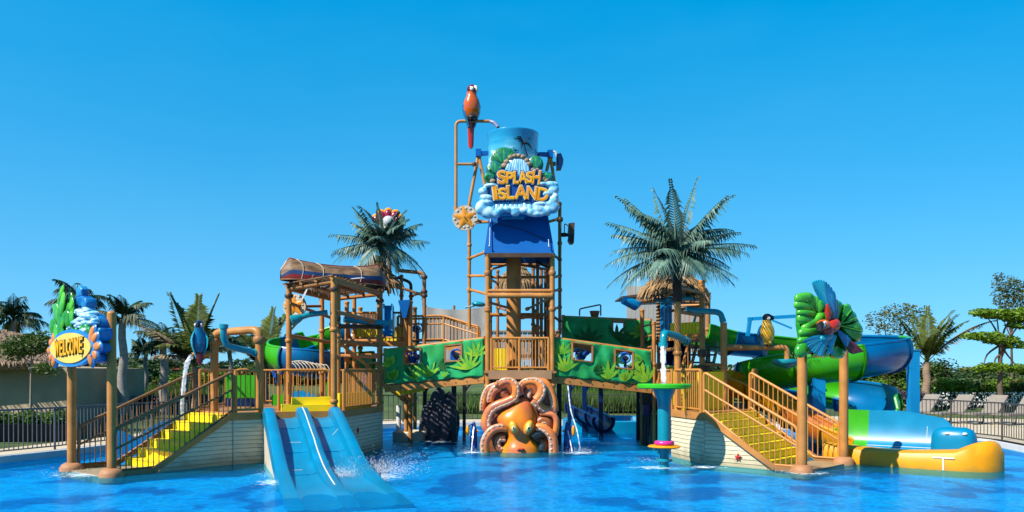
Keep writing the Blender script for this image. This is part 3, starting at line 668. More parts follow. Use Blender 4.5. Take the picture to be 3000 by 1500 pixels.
# ------------------------------------------------------------------ tipping bucket with sculpted sign
bk = thing('tipping_bucket', 'painted round water bucket with sculpted waterfall sign and orange letters', 'bucket', P(1503, 640, 22.5))
def bucket_mat():
    m = bpy.data.materials.new('bucket_mural'); m.use_nodes = True; nt = m.node_tree; n = nt.nodes; l = nt.links
    b = n['Principled BSDF']; b.inputs['Roughness'].default_value = .22; b.inputs['Coat Weight'].default_value = .4
    tc = n.new('ShaderNodeTexCoord'); sp = n.new('ShaderNodeSeparateXYZ'); l.new(tc.outputs['Object'], sp.inputs[0])
    nz = n.new('ShaderNodeTexNoise'); nz.inputs['Scale'].default_value = 2.2; nz.inputs['Detail'].default_value = 5
    mp = n.new('ShaderNodeMapping'); mp.inputs['Scale'].default_value = (.8, 1, 2.6); l.new(tc.outputs['Object'], mp.inputs[0]); l.new(mp.outputs[0], nz.inputs[0])
    ma = n.new('ShaderNodeMath'); ma.operation = 'MULTIPLY_ADD'; ma.inputs[1].default_value = .9; l.new(nz.outputs['Fac'], ma.inputs[0]); l.new(sp.outputs['Z'], ma.inputs[2])
    mr = n.new('ShaderNodeMapRange'); mr.inputs['From Min'].default_value = 7.6; mr.inputs['From Max'].default_value = 9.3; l.new(ma.outputs[0], mr.inputs[0])
    cr = n.new('ShaderNodeValToRGB'); e = cr.color_ramp; e.elements[0].position = 0; e.elements[0].color = (.02, .30, .55, 1); e.elements[1].position = 1; e.elements[1].color = (.006, .20, .42, 1)
    for p, c in ((.35, (.10, .46, .70, 1)), (.47, (.55, .74, .80, 1)), (.54, (.08, .42, .62, 1)), (.75, (.01, .28, .52, 1))): q = e.elements.new(p); q.color = c
    l.new(mr.outputs[0], cr.inputs[0]); l.new(cr.outputs[0], b.inputs['Base Color']); return m
BMUR = bucket_mat(); BCX, BCY = XX(1503, 22.8), 22.8; BR = .705
bz1, bz0 = ZZ(372, 22.1), ZZ(640, 22.1)
MB().lathe([(BR * .86, bz0), (BR * .93, bz0 + .8), (BR, bz1 - .05), (BR + .015, bz1 - .02), (BR + .01, bz1), (BR - .03, bz1 + .0), (BR - .05, bz1 - .06), (BR * .8, bz0 + .1)], (BCX, BCY, 0), 40).build('barrel', BMUR, bk)
def onb(px, py, off=.012):               # a point on the barrel's front
    d = BCY - .5
    for _ in range(4):
        x = XX(px, d); dx = max(-.69, min(.69, x - BCX)); d = BCY - math.sqrt(max(.001, (BR * .985) ** 2 - dx * dx)) - off
    return P(px, py, d)
c6 = lambda x, y: (1300 + x / 2.3, 220 + y / 2.3)       # from the enlarged view I measured on
BLK = paint('mural_black', (.015, .02, .02), .5)
def mural_palm(base, top, fr, w):
    mb = MB(); mb.tube([onb(*c6(*p), .02) for p in (base, lerp((*base, 0), (*top, 0), .5)[:2], top)], [w, w * .7, w * .5], 6, flat=.4)
    for ex, ey in fr:
        mx, my = (top[0] + ex) / 2, min(top[1], ey) + (abs(ey - top[1]) * .2) - 8
        mb.tube([onb(*c6(*p), .022) for p in (top, (mx, my), (ex, ey))], [w * .4, w * 1.15, .004], 6, flat=.4)
    mb.build('painted_palm', BLK, bk)
mural_palm((565, 548), (541, 462), ((468, 424), (490, 412), (590, 426), (600, 505), (520, 500), (500, 448), (572, 470)), .022)
mural_palm((466, 530), (466, 512), ((478, 486), (510, 512), (440, 505), (498, 520)), .012)
SD = 21.75                                 # the sign stands in front of the bucket
sgn = lambda x, y, dep=0.0: P(*c6(x, y), SD - dep)
outl = [(330, 690), (300, 725), (262, 770), (258, 820), (275, 860), (245, 890), (248, 930), (300, 950), (400, 952), (520, 940), (620, 948), (715, 938), (752, 890), (735, 860), (752, 790), (735, 740), (722, 690), (690, 645), (610, 640), (570, 570), (530, 545), (470, 545), (430, 575), (395, 640)]
MB().prism([sgn(*p) for p in outl], (0, .22, 0)).build('sign_board', BOARDB, bk, smooth=False, fix=True)
def hill(cx, cy, rx, ry, dep, mat):
    mb = MB(); mb.ball(sgn(cx, cy, dep), (rx / 2.3 / 110, .045, ry / 2.3 / 110), 20, 12); mb.build('sculpted_hill', mat, bk)
    for k in range(9):
        a = math.pi * (.15 + .7 * k / 8); x0, y0 = cx - math.cos(a) * rx * .2, cy + ry * .3
        x1, y1 = cx - math.cos(a) * rx * .9, cy - math.sin(a) * ry * .85
        MB().tube([sgn(x0, y0, dep + .06), sgn((x0 + x1) / 2, (y0 + y1) / 2 - 6, dep + .075), sgn(x1, y1, dep + .03)], [.014, .07, .01], 6, flat=.35, flat_axis=(0, 1, 0)).build('leaf_ridge', (HILLG, HILLG2, TEALG)[k % 3], bk)
HILLG = paint('hill_green', (.012, .20, .06), .35, .25, 8, coat=.3); HILLG2 = paint('hill_green_light', (.035, .33, .09), .35, .2, 8, coat=.3); TEALG = paint('hill_teal', (.01, .18, .20), .35, .2, 8, coat=.3)
hill(405, 565, 88, 78, -.06, HILLG); hill(345, 640, 62, 62, -.02, TEALG); hill(618, 605, 54, 62, -.05, HILLG); hill(690, 690, 52, 40, .0, TEALG); hill(308, 690, 40, 36, .02, HILLG)
for i, (x, y, r) in enumerate(((410, 610, 20), (425, 585, 18), (450, 555, 17), (478, 545, 16), (505, 543, 16), (532, 552, 17), (560, 575, 17), (572, 600, 18), (330, 715, 18), (605, 640, 16), (630, 640, 15), (670, 700, 18), (690, 712, 16))):
    ball('rim_rock', sgn(x, y, .06), (r * 1.1 / 230, .06, r * 1.0 / 260), paint('rim_rock', (.34, .24, .15), .6, .3, 10), bk, 9, 7)
MB().prism([sgn(x, y, .05) for x, y in ((452, 565), (480, 556), (515, 555), (545, 570), (590, 660), (600, 760), (380, 760), (410, 650))], (0, .1, 0)).build('waterfall', FALLB, bk, smooth=False, fix=True)
for k in range(9):
    x0, x1 = 458 + k * 11, 392 + k * 24
    MB().tube([sgn(x0, 566, .06), sgn((x0 * .6 + x1 * .4), 620, .09), sgn(x1, 740, .07)], [.03, .05, .05], 8, flat=.5, flat_axis=(0, 1, 0)).build('water_strand', FALLB, bk)
for k in range(13):
    x0, x1 = 350 + k * 28, 320 + k * 33
    MB().tube([sgn(x0, 850, .02), sgn((x0 + x1) / 2, 880, .06), sgn(x1, 925, .08)], [.05, .085, .06], 8, flat=.5, flat_axis=(0, 1, 0)).build('water_strand', FALLB, bk)
wave = MB()
for x, y, rx, ry in ((265, 785, 26, 22), (290, 828, 40, 18), (255, 895, 34, 38), (300, 925, 42, 34), (352, 935, 26, 24), (388, 908, 22, 19), (432, 905, 26, 18), (482, 925, 26, 24), (478, 905, 30, 15), (545, 912, 26, 22), (590, 925, 34, 20), (640, 905, 36, 22), (625, 940, 40, 14), (690, 915, 30, 26), (735, 890, 34, 34), (712, 870, 34, 18), (738, 845, 26, 24), (742, 772, 28, 26), (722, 738, 40, 18), (670, 735, 34, 12), (320, 745, 40, 12), (700, 800, 30, 20), (752, 820, 18, 18), (285, 860, 44, 16), (655, 868, 40, 14)):
    wave.ball(sgn(x, y, .06), (rx * 1.32 / 253, .12, ry * 1.3 / 253), 14, 9)
wv = wave.build('wave_edge', FOAMB, bk); q = wv.modifiers.new('melt', 'REMESH'); q.mode = 'VOXEL'; q.voxel_size = .022; q.use_smooth_shade = True; q = wv.modifiers.new('soften', 'SMOOTH'); q.factor = .5; q.iterations = 7
MB().prism([sgn(*p, .1) for p in ((355, 690), (372, 640), (470, 652), (560, 640), (650, 640), (655, 700), (640, 745), (715, 775), (728, 815), (705, 845), (640, 856), (520, 846), (420, 852), (330, 862), (312, 745), (372, 735))], (0, .08, 0)).build('letter_backing', paint('letter_backing_blue', (.012, .07, .33), .35, .1, 3, coat=.3), bk, smooth=False, fix=True)
def letter(ch, cx, cy, hpx, wpx, rot, place_pt, parent, layers, ax=V((1, 0, 0)), nn=V((0, -1, 0)), scale=1 / (2.3 * 110.4), name='letter'):
    """layers: (offset, depth, out, material), biggest first"""
    base = text_mesh(ch, 1.0, .01, 0.02)
    xs = [v.co.x for v in base.vertices]; ys = [v.co.y for v in base.vertices]
    w0, h0 = max(xs) - min(xs), max(ys) - min(ys); cx0, cy0 = (max(xs) + min(xs)) / 2, (max(ys) + min(ys)) / 2
    sx, sy = wpx * scale / w0, hpx * scale / h0; top = None
    for off, dep, out, mat in layers:
        me = text_mesh(ch, 1.0, .5, 0.02 + off)
        c = place_pt(cx, cy)
        q = Matrix.Rotation(-rot, 3, 'Y')
        for v in me.vertices:
            p = V(((v.co.x - cx0) * sx, (v.co.y - cy0) * sy))
            x, z = p.x * math.cos(rot) - p.y * math.sin(rot), p.x * math.sin(rot) + p.y * math.cos(rot)
            w = c + ax * x + V((0, 0, z)) + nn * (out + v.co.z * dep)
            v.co = w
        me.materials.clear(); me.materials.append(mat); me.update()
        o = place(name if top is None else 'letter_face', me, parent if top is None else top)
        if top is None: top = o
    return top
LAY = ((.10, .05, -.02, paint('letter_backing_blue', (.012, .07, .33), .35, .1, 3, coat=.3)), (.042, .06, .0, LETC), (0.0, .07, .012, LETO))
for ch, x, y, h, w, r in (('S', 392, 690, 88, 56, .1), ('P', 444, 694, 76, 50, -.05), ('L', 492, 692, 80, 44, .0), ('A', 533, 690, 80, 60, .05), ('S', 580, 690, 74, 46, -.05), ('H', 625, 690, 90, 52, -.1),
                          ('I', 347, 795, 92, 26, .12), ('S', 395, 802, 76, 54, .05), ('L', 450, 792, 90, 52, .0), ('A', 520, 790, 90, 84, .0), ('N', 594, 795, 86, 66, -.06), ('D', 668, 806, 86, 74, -.12)):
    letter(ch, x, y, h, w, r, lambda a, b: sgn(a, b, .115), bk, LAY)
# small machines either side of the bucket
def starfish_disc(label, c, r, facing=0.0, sup=None):
    t = thing('starfish_disc', label, 'ornament', c); c = V(c)
    q = Matrix.Rotation(facing, 3, 'Z'); ax, nn = q @ V((1, 0, 0)), q @ V((0, -1, 0))
    n = 28; MB().prism([c + ax * math.cos(2 * math.pi * k / n) * r + V((0, 0, math.sin(2 * math.pi * k / n) * r)) for k in range(n)], -nn * .06).build('disc', SHELLW, t, smooth=False, fix=True)
    pts = []
    for k in range(30):
        a = 2 * math.pi * k / 30 + math.pi / 2 + .12; rr = r * (.97 if k % 6 == 0 else .80 if k % 6 in (1, 5) else .52 if k % 6 in (2, 4) else .42)
        rr = rr if k % 6 else r * .98
        aa = a; 
        if k % 6 in (1, 5): aa = a + (-.08 if k % 6 == 1 else .08)
        pts.append(c + ax * math.cos(aa) * rr + V((0, 0, math.sin(aa) * rr)) + nn * .012)
    mb = MB(); mb.add(pts + [c + nn * .06], [(k, (k + 1) % 30, 30) for k in range(30)]); mb.prism(pts, -nn * .03); mb.build('star', ORANGE, t, smooth=True, fix=True)
    ball('centre_stud', c + nn * .08, r * .06, BROWN, t, 8, 6)
    for k in range(14):
        a = 2 * math.pi * (k + .3) / 14; rr = r * (.74 + .14 * random.random())
        ball('shell', c + ax * math.cos(a) * rr + V((0, 0, math.sin(a) * rr)) + nn * .004, (r * .12, .016, r * .1), SHELLW, t, 7, 6)
    if sup: tube('mount_pipe', [c - nn * .05, V(sup)], .04, TAN2, t)
    return t
starfish_disc('round starfish disc below the perch pipe left of the bucket', P(1362, 638, 22.4), .345, 0, P(1420, 650, 22.8))
ws = thing('tilting_cup', 'brown tilting paddle cup on the right side of the tower', 'paddle', P(1668, 685, 23))
tube('axle', [P(1641, 688, 23), P(1664, 688, 23)], .05, BROWN, ws); clamp(ws, P(1652, 688, 23), .075, BLACKP, .05)
MB().prism([P(x, y, 23.15) for x, y in ((1664, 660), (1681, 658), (1680, 692), (1662, 694))], (0, -.34, 0)).build('upper_cup', BROWN, ws, smooth=False, fix=True)
MB().prism([P(x, y, 23.15) for x, y in ((1664, 694), (1680, 690), (1679, 716), (1669, 718), (1662, 708))], (0, -.34, 0)).build('lower_cup', BLACKP, ws, smooth=False, fix=True)
tube('wire_guard', bend([P(1664, 661, 23), P(1654, 655, 23), P(1653, 684, 23)], .03), .014, BLACKP, ws, 6)
wc = thing('water_cannon', 'navy water cannon at the right bracket of the bucket frame', 'cannon', P(1637, 480, 23))
tube('mount', [P(1612, 480, 23), P(1628, 480, 23)], .06, TAN2, wc)
MB().prism([P(x, y, 23.1) for x, y in ((1629, 458), (1642, 456), (1649, 474), (1648, 486), (1643, 500), (1629, 501))], (0, -.28, 0)).build('housing', NAVY, wc, smooth=False, fix=True)
tube('hose', crom([P(1618, 444, 23), P(1627, 446, 23), P(1632, 459, 23)]), .03, WHITE, wc, 8)

# ------------------------------------------------------------------ left tower with canoe canopy
lt = thing('pipe_tower', 'tan pipe tower with the canoe canopy over the left deck', 'tower', (-4.7, 21.5, 0))
P1, P2, P3, P4 = (-4.25, 19.55), (-5.8, 21.3), (-3.67, 22.75), (-5.35, 24.4)
CZ = 4.36
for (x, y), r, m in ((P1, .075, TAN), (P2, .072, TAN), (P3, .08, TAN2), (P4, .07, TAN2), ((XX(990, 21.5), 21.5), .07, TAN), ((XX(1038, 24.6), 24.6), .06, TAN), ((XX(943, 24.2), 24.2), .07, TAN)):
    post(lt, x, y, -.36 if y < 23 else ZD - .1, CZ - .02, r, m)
for (x, y) in (P1, P2, P3): clamp(lt, (x, y, CZ - .28), .1, BROWN, .05)
ring = [V((*p, CZ - .1)) for p in (P1, P2, P4, P3)]
for a, b in zip(ring, ring[1:] + ring[:1]): tube('ring_beam', [a, b], .055, TAN2, lt)
for z, a, b in ((ZZ(920, 20.5), P1, P3), (ZZ(995, 20.5), (XX(990, 21.5), 21.5), P3), (3.05, P2, P4), (3.05, P4, P3), (2.6, P4, P3)):
    tube('tie_beam', [(*a, z), (*b, z - .08)], .05, TAN2, lt)
strut(lt, (*P1, 3.5), (XX(990, 21.5), 21.5, 3.5), .05, BROWN); strut(lt, (XX(990, 21.5), 21.5, 2.9), (*P3, 2.0), .04)
cp = thing('canopy', 'dark slatted canopy roof under the overturned canoe', 'canopy', (-4.7, 21.5, CZ))
e0, e1 = V((*P1, CZ)), V((*P2, CZ)); f0, f1 = V((*P3, CZ)), V((*P4, CZ))
ou = (e0 - e1).normalized()
for k in range(17):
    t = -.04 + 1.08 * k / 16; a, b = lerp(e0, f0, t), lerp(e1, f1, t)
    a, b = a + (a - b).normalized() * .12, b - (a - b).normalized() * .18
    j = random.uniform(-.01, .01)
    beam('slat', a + V((0, 0, .035 + j)), b + V((0, 0, .035 + j)), .085, .03, SLAT, cp)
for t in (0, .33, .66, 1): tube('rafter', [lerp(e0, e1, t) + V((0, 0, -.03)) - (f0 - e0).normalized() * .15, lerp(f0, f1, t) + V((0, 0, -.03))], .045, TAN2 if t else TAN, cp)
for k in range(22):
    t = random.random(); s = random.random(); q = lerp(lerp(e0, f0, t), lerp(e1, f1, t), s)
    tube('hanging_fibre', [q, q + V((random.uniform(-.06, .06), random.uniform(-.06, .06), -random.uniform(.1, .3)))], [.02, .004], DRYP, cp, 5)
# overturned canoe
cn = thing('canoe', 'overturned canoe with red and blue stripes on the canopy', 'canoe', (-4.8, 21.9, CZ + .1))
ca, cb = V((XX(822, 20.9), 20.9, CZ + .10)), V((XX(1130, 22.3), 22.3, CZ + .06)); cu = (cb - ca); cL = cu.length; cu.normalize(); cw = V((0, 0, 1)).cross(cu).normalized()
def hull_ring(t, s0, s1, n=7):            # girth from rim (0) to keel (1) and back, seen from the side
    e = 1 - abs(2 * t - 1) ** 3.2; w = .40 * max(.03, e) ** .6; h = .46 + .16 * abs(2 * t - 1) ** 2.2
    if t < .08: h *= max(.15, (t / .08)) ** .5
    if t > .92: h *= max(.15, ((1 - t) / .08)) ** .5
    out = []
    for k in range(n):
        s = s0 + (s1 - s0) * k / (n - 1); a = s * math.pi
        out.append(ca + cu * (cL * t) + cw * (-w * math.cos(a)) + V((0, 0, h * math.sin(a) ** .75 if math.sin(a) > 0 else 0)))
    return out
for nm, s0, s1, m in (('rim_strake', 0, .05, CRED), ('blue_strake', .05, .11, CBLU), ('hull_planking', .11, .89, WOOD), ('blue_strake', .89, .95, CBLU), ('rim_strake', .95, 1, CRED)):
    MB().loft([hull_ring(i / 36, s0, s1) for i in range(37)], closed=False).build(nm, m, cn)
for s in (0.0, 1.0):
    tube('gunwale', [hull_ring(i / 36, s, s + .001, 2)[0] for i in range(37)], .018, WOOD, cn, 6)
tube('keel', [hull_ring(i / 36, .5, .501, 2)[0] for i in range(37)], .02, CRED, cn, 6)
for t in (.16, .34, .7): tube('lashing_rope', [hull_ring(t + .02 * math.sin(k), k / 10, k / 10 + .001, 2)[0] + V((0, 0, .012)) for k in range(11)], .014, paint('pale_rope', (.45, .38, .28), .8), cn, 6)
for i, (a, b, lab) in enumerate(((P(905, 835, 20.6), P(884, 880, 20.5), 'grey paddle hanging below the left corner of the canopy'), (P(1020, 818, 21), P(1062, 815, 21.2), 'white paddle lying beside the right end of the canoe'))):
    t = thing('paddle', lab, 'paddle', a); d = (b - a).normalized()
    tube('shaft', [a - d * .3, a + d * .1], .016, WOOD, t, 7)
    MB().ball(lerp(a, b, .65), (.075, .02, .2), 12, 8, d.to_track_quat('Z', 'Y').to_matrix()).build('blade', paint('paddle_grey', (.36, .36, .40), .5) if i == 0 else WHITE, t)
starfish_disc('round starfish disc hanging left of the canoe tower', P(862, 897, 22), .33, R(-12), P(938, 897, 23.4))
# teal horn and long teal pipes on the left tower
hn = thing('water_horn', 'teal horn pipe under the starfish disc on the left tower', 'spout', P(855, 935, 21.5))
tube('pipe', [P(960, 915, 21.6), P(905, 922, 21.5), P(880, 930, 21.4)], .07, TEAL, hn, 12)
tube('bell', crom([P(884, 929, 21.4), P(868, 935, 21.35), P(852, 940, 21.3)]), [.07, .08, .09, .1, .11, .12, .125, .13, .135, .14, .145, .15, .13], TEAL, hn, 14)
tp = thing('teal_pipe', 'long teal pipe crossing the upper left tower', 'pipe', P(1010, 938, 22))
tube('pipe', [P(1008, 936, 22), P(1075, 943, 22.3), P(1145, 947, 22.6)], [.085, .075, .075], TEAL, tp, 12)
tube('outlet', [P(1145, 936, 22.6), P(1145, 965, 22.6)], .07, TEAL, tp, 12); clamp(tp, P(1085, 944, 22.3), .1, TAN, .04)
# upper left deck, pipes and stairs behind
ul = thing('upper_deck', 'upper tan deck with yellow floor behind the canoe tower', 'platform', (-4.2, 25.5, 3))
UZ = 3.05
def slab(parent, poly, z, th, mat, name='floor_slab'): return MB().prism([(x, y, z - th) for x, y in poly], (0, 0, th)).build(name, mat, parent, smooth=False, fix=True)
slab(ul, [(-5.0, 24.8), (-3.2, 24.8), (-3.2, 27), (-5.0, 27)], UZ, .1, TAN2)
for a, b in (((-5.0, 24.78), (-3.2, 24.78)),): beam('edge_beam', (*a, UZ - .1), (*b, UZ - .1), .06, .16, TAN, ul); beam('edge_beam', (*a, UZ - .42), (*b, UZ - .42), .06, .08, TAN, ul)
for x, y in ((-5.0, 24.8), (-3.2, 24.8), (-3.2, 27), (-5, 27), (-3.05, 24.6)): post(ul, x, y, -.36, 4.2, .065, TAN)
for x, y in ((-3.4, 25.2), (-2.75, 25.6)): post(ul, x, y, 2.5, 5.05, .05, TAN2)
strut(ul, (-5, 24.75, 2.5), (-3.3, 24.75, 1.3), .055)
ypanel('yellow panels on the upper deck behind the canoe tower', (-4.75, 25.0), (-3.3, 25.0), .42, UZ, 10)
railing('tan railing of the upper deck behind the canoe tower', [(-4.95, 24.85, UZ), (-3.2, 24.85, UZ)], .85)
box('cabin_wall', (-4.45, 26.4, UZ + .5), (.9, .06, 1.0), paint('cabin_brown', (.23, .11, .06), .7, .2, 4), ul)
tag(MB().prism([P(x, y, 24.4) for x, y in ((1166, 880), (1202, 878), (1190, 930), (1180, 932))], (0, .5, 0)).build('tip_funnel', HBLUE, smooth=False, fix=True), 'blue wedge funnel hanging right of the left tower', 'funnel')
bx_ = thing('water_chute', 'bright blue open chute beside the dark post of the left tower', 'chute', P(1130, 960, 24.7))
for x in (1126, 1150): beam('chute_side', P(x, 895, 24.7), P(x, 985, 24.4), .05, .3, COLBLUE, bx_)
quad_panel('chute_floor', [P(1126, 895, 24.75), P(1150, 895, 24.75), P(1150, 985, 24.5), P(1126, 985, 24.5)], .03, COLBLUE, bx_)
# pipe arches right of the left tower
pa = thing('pipe_arch', 'bent tan pipe arches standing right of the left palm', 'pipe', (-2.7, 25, 2.8))
tube('arch', bend([P(1243, 1010, 24.8), P(1243, 800, 24.8), P(1165, 792, 24.8)], .16), .058, TAN2, pa)
tube('arch', bend([P(1204, 1010, 25.4), P(1204, 828, 25.4), P(1165, 812, 25.4)], .12), .05, BROWN, pa)
strut(pa, P(1165, 840, 24.8), P(1243, 866, 24.8), .042, TAN2); strut(pa, P(1204, 868, 25.2), P(1243, 855, 24.8), .036, TAN2)
for py in (812, 866, 855): clamp(pa, P(1243, py, 24.8), .085, BROWN, .05)
# upper walkway left
wk = thing('walkway', 'upper walkway sloping from the left tower to the bucket tower', 'walkway', (-2.8, 25, 2.8))
WA, WB, WC = P(1165, 1014, 24.8), P(1300, 1012, 24.8), P(1400, 1045, 24.4)
for a, b in ((WA, WB), (WB, WC)):
    beam('edge_beam', a, b, .06, .17, TAN, wk); beam('edge_beam', a + V((0, 1.2, 0)), b + V((0, 1.2, 0)), .06, .17, TAN2, wk)
    n = int((b - a).length / .16)
    for k in range(n): c = lerp(a, b, (k + .5) / n); block('plank', c + V((0, .6, .06)), (.145, 1.14, .04), TAN2, wk)
U = V((0, 0, .1))
railing('tan railing of the upper walkway left of the bucket tower', [WA + U, WB + U, WC + U], .8, spacing=.11, posts=(0, 1, -1), mid=.7)
railing('rear tan railing of the upper walkway left of the bucket tower', [WA + U + V((0, 1.2, 0)), WB + U + V((0, 1.2, 0)), WC + U + V((0, 1.2, 0))], .8, spacing=.13)

# ------------------------------------------------------------------ footbridges with printed panels
def leafp(parent, c, ang, L, w, ax, nn, mat, name='printed_leaf'):
    d = ax * math.cos(ang) + V((0, 0, 1)) * math.sin(ang); s = ax * (-math.sin(ang)) + V((0, 0, 1)) * math.cos(ang)
    c = V(c); pts = [c]
    up = [(.15, .55), (.4, 1), (.7, .75), (1, 0)]
    pts += [c + d * L * a + s * w * b for a, b in up] + [c + d * L * a - s * w * b * .8 for a, b in reversed(up[:-1])]
    return MB().prism([p + nn * .012 for p in pts], -nn * .006).build(name, mat, parent, smooth=False, fix=True)
def bridge(label, a, b, depth, ptop, pbot, holes, seed, plabel, leaves):
    """a, b: ends of the front beam's centre line; panel between ptop/pbot heights above the beam"""
    t = thing('footbridge', label, 'bridge', a); a, b = V(a), V(b); dx = V((b.x - a.x, b.y - a.y, 0)); ax = dx.normalized(); nn = V((ax.y, -ax.x, 0)); L = (b - a).length
    back = -nn * depth
    beam('edge_beam', a, b, .07, .17, TAN, t); beam('edge_beam', a + back, b + back, .07, .17, TAN2, t)
    n = int(L / .105); rz = math.atan2(ax.y, ax.x); sl = math.atan2(b.z - a.z, dx.length)
    for k in range(n):
        c = lerp(a, b, (k + .5) / n) + back * .5 + V((0, 0, .105)); block('plank', c, (.075, depth * 1.0 + .02, .05), TAN2, t, rz)
    for k in range(9):
        c = lerp(a, b, (k + .5) / 9) + nn * .04; rod('bolt', c, c + nn * .012, .014, BLACKP, t)
    UPV = V((0, 0, 1))
    for off in (V((0, 0, 0)), back):
        tube('top_rail', [a + off + UPV * ptop[0], b + off + UPV * ptop[1]], .045, TAN, t)
        for k in (0, 1):
            e = (a, b)[k] + off; rod('post', e, e + UPV * (ptop[k] + .06), .05, TAN, t)
    # fabric panel
    p = thing('fabric_banner', plabel, 'banner', a + nn * .06); rr = random.Random(seed)
    NX, NZ = 64, 20
    def pt(s, q, off=0.0):
        base = lerp(a, b, s); zt, zb = ptop[0] * (1 - s) + ptop[1] * s, pbot[0] * (1 - s) + pbot[1] * s
        rip = .016 * math.sin(s * 47 + q * 3 + seed) + .012 * math.sin(s * 23 - q * 7) + .02 * math.sin(q * 3.1) * math.sin(s * 11 + seed)
        sag = -.02 * math.sin(s * 31 + seed) * (1 - q) ** 2
        return base + UPV * (zb + (zt - zb) * q + sag) + nn * (.06 + rip + off)
    vs, fs, mp = [], [], {}
    for i in range(NX + 1):
        for j in range(NZ + 1): mp[i, j] = len(vs); vs.append(pt(i / NX, j / NZ))
    for i in range(NX):
        for j in range(NZ):
            s, q = (i + .5) / NX, (j + .5) / NZ
            if any(h[0] < s < h[1] and h[2] < q < h[3] for h in holes): continue
            fs.append((mp[i, j], mp[i + 1, j], mp[i + 1, j + 1], mp[i, j + 1]))
    mb = MB(); mb.add(vs, fs); o = mb.build('fabric', GREENFAB, p)
    so_ = o.modifiers.new('thick', 'SOLIDIFY'); so_.thickness = .012
    for h in holes:
        cs = [pt(h[0], h[2], .02), pt(h[1], h[2], .02), pt(h[1], h[3], .02), pt(h[0], h[3], .02)]
        for q0, q1 in zip(cs, cs[1:] + cs[:1]): beam('window_frame', q0, q1, .05, .035, TAN2, p)
    for (s, q, ang, Ln, w, m) in leaves:
        c = pt(s, q, .03); leafp(p, c, ang, Ln, w, ax, nn, m)
    return t
def leaf_fans(spec):
    out = []
    for s, q, n, a0, a1, L, w, m in spec:
        for k in range(n):
            out.append((s, q, a0 + (a1 - a0) * k / max(1, n - 1), L * random.uniform(.8, 1.1), w, m))
    return out
LP = R(20), R(160)
fansL = leaf_fans(((.45, .08, 5, R(40), R(140), .5, .06, LIMEFAB), (.3, .05, 4, R(30), R(120), .34, .07, LIMEFAB), (.86, .2, 7, R(35), R(170), .55, .045, LIMEFAB), (.93, .55, 6, R(20), R(160), .4, .05, LIMEFAB), (.1, .1, 4, R(60), R(130), .34, .09, LIMEFAB), (.08, .55, 3, R(80), R(175), .3, .1, LIMEFAB), (.62, .05, 3, R(60), R(130), .18, .03, LIMEFAB), (.55, .35, 4, R(-20), R(60), .35, .04, MGREENFAB), (.22, .3, 4, R(-30), R(70), .3, .05, MGREENFAB)))
A, B = P(1128, 1140, 22.6), P(1418, 1113, 22.1)
bridge('tan footbridge with green leaf panel left of the central tower', A, B, 1.3, (1.07, 1.12), (.14, .1), ((.20, .37, .52, .96), (.62, .78, .48, .92)), 3, 'green leaf-print fabric panel on the bridge left of the octopus', fansL)
fansR = leaf_fans(((.12, .15, 7, R(35), R(150), .55, .045, LIMEFAB), (.08, .6, 6, R(20), R(160), .4, .05, LIMEFAB), (.55, .05, 5, R(40), R(140), .5, .06, LIMEFAB), (.72, .05, 4, R(50), R(130), .36, .07, LIMEFAB), (.9, .3, 4, R(90), R(200), .4, .08, LIMEFAB), (.95, .1, 5, R(60), R(170), .42, .06, LIMEFAB), (.9, .72, 3, R(150), R(200), .4, .07, LIMEFAB), (.4, .2, 4, R(0), R(60), .3, .05, MGREENFAB), (.62, .6, 4, R(-60), R(60), .3, .05, MGREENFAB)))
A2, B2 = P(1618, 1112, 22.1), P(1908, 1143, 22.6)
bridge('tan footbridge with green leaf panel right of the central tower', A2, B2, 1.3, (1.12, 1.07), (.1, .14), ((.19, .39, .48, .96), (.62, .80, .40, .92)), 11, 'green leaf-print fabric panel on the bridge right of the octopus', fansR)
# upper rear bridge on the right, with dark panel
fansD = leaf_fans(((.3, .1, 5, R(30), R(150), .6, .08, MGREENFAB), (.62, .3, 6, R(-30), R(120), .5, .07, MGREENFAB), (.85, .1, 6, R(20), R(150), .6, .06, MGREENFAB), (.9, .6, 5, R(100), R(220), .4, .06, LIMEFAB)))
bridge('upper rear footbridge with dark green panel right of the tower', P(1650, 1020, 24.9), P(1905, 1032, 24.6), 1.2, (.95, .95), (.08, .08), ((.57, .70, .5, .97),), 21, 'dark green leaf-print panel on the upper rear bridge', fansD)
# blue water cannons seen in the panel windows
def cannon(label, c, s=1.0, yaw=0.0):
    c = V(c); t = thing('water_cannon', label, 'cannon', c); q = Matrix.Rotation(yaw, 3, 'Z')
    L = lambda x, y, z: c + q @ V((x * s, y * s, z * s))
    tube('stand', [L(0, .1, -.5), L(0, .05, -.05)], .05 * s, CANBLUE, t)
    tube('barrel', [L(.0, .2, .0), L(.02, -.1, .03), L(.04, -.32, .08)], [.08 * s, .075 * s, .055 * s], CANBLUE, t, 12)
    MB().tube([L(.15 * math.cos(2 * math.pi * k / 16), .12, .02 + .15 * math.sin(2 * math.pi * k / 16)) for k in range(17)], .022 * s, 8, cap=False).build('hand_wheel', CANBLUE, t)
    box('body', L(-.05, .02, -.02), (.16 * s, .2 * s, .2 * s), CANBLUE, t, q)
    tube('handle', bend([L(-.1, .1, .08), L(-.2, .2, .16), L(-.02, .22, .2)], .04), .018 * s, paint('cannon_light_blue', (.02, .18, .5), .3), t, 8)
    return t
cannon('blue water cannon in the left window of the left bridge panel', P(1215, 1052, 22.9), 1.0, .4)
cannon('blue water cannon in the right window of the left bridge panel', P(1335, 1042, 22.7), 1.0, -.3)
cannon('blue water cannon in the left window of the right bridge panel', P(1706, 1042, 22.7), 1.0, .3)
cannon('blue water cannon in the right window of the right bridge panel', P(1830, 1050, 22.8), .9, -.4)
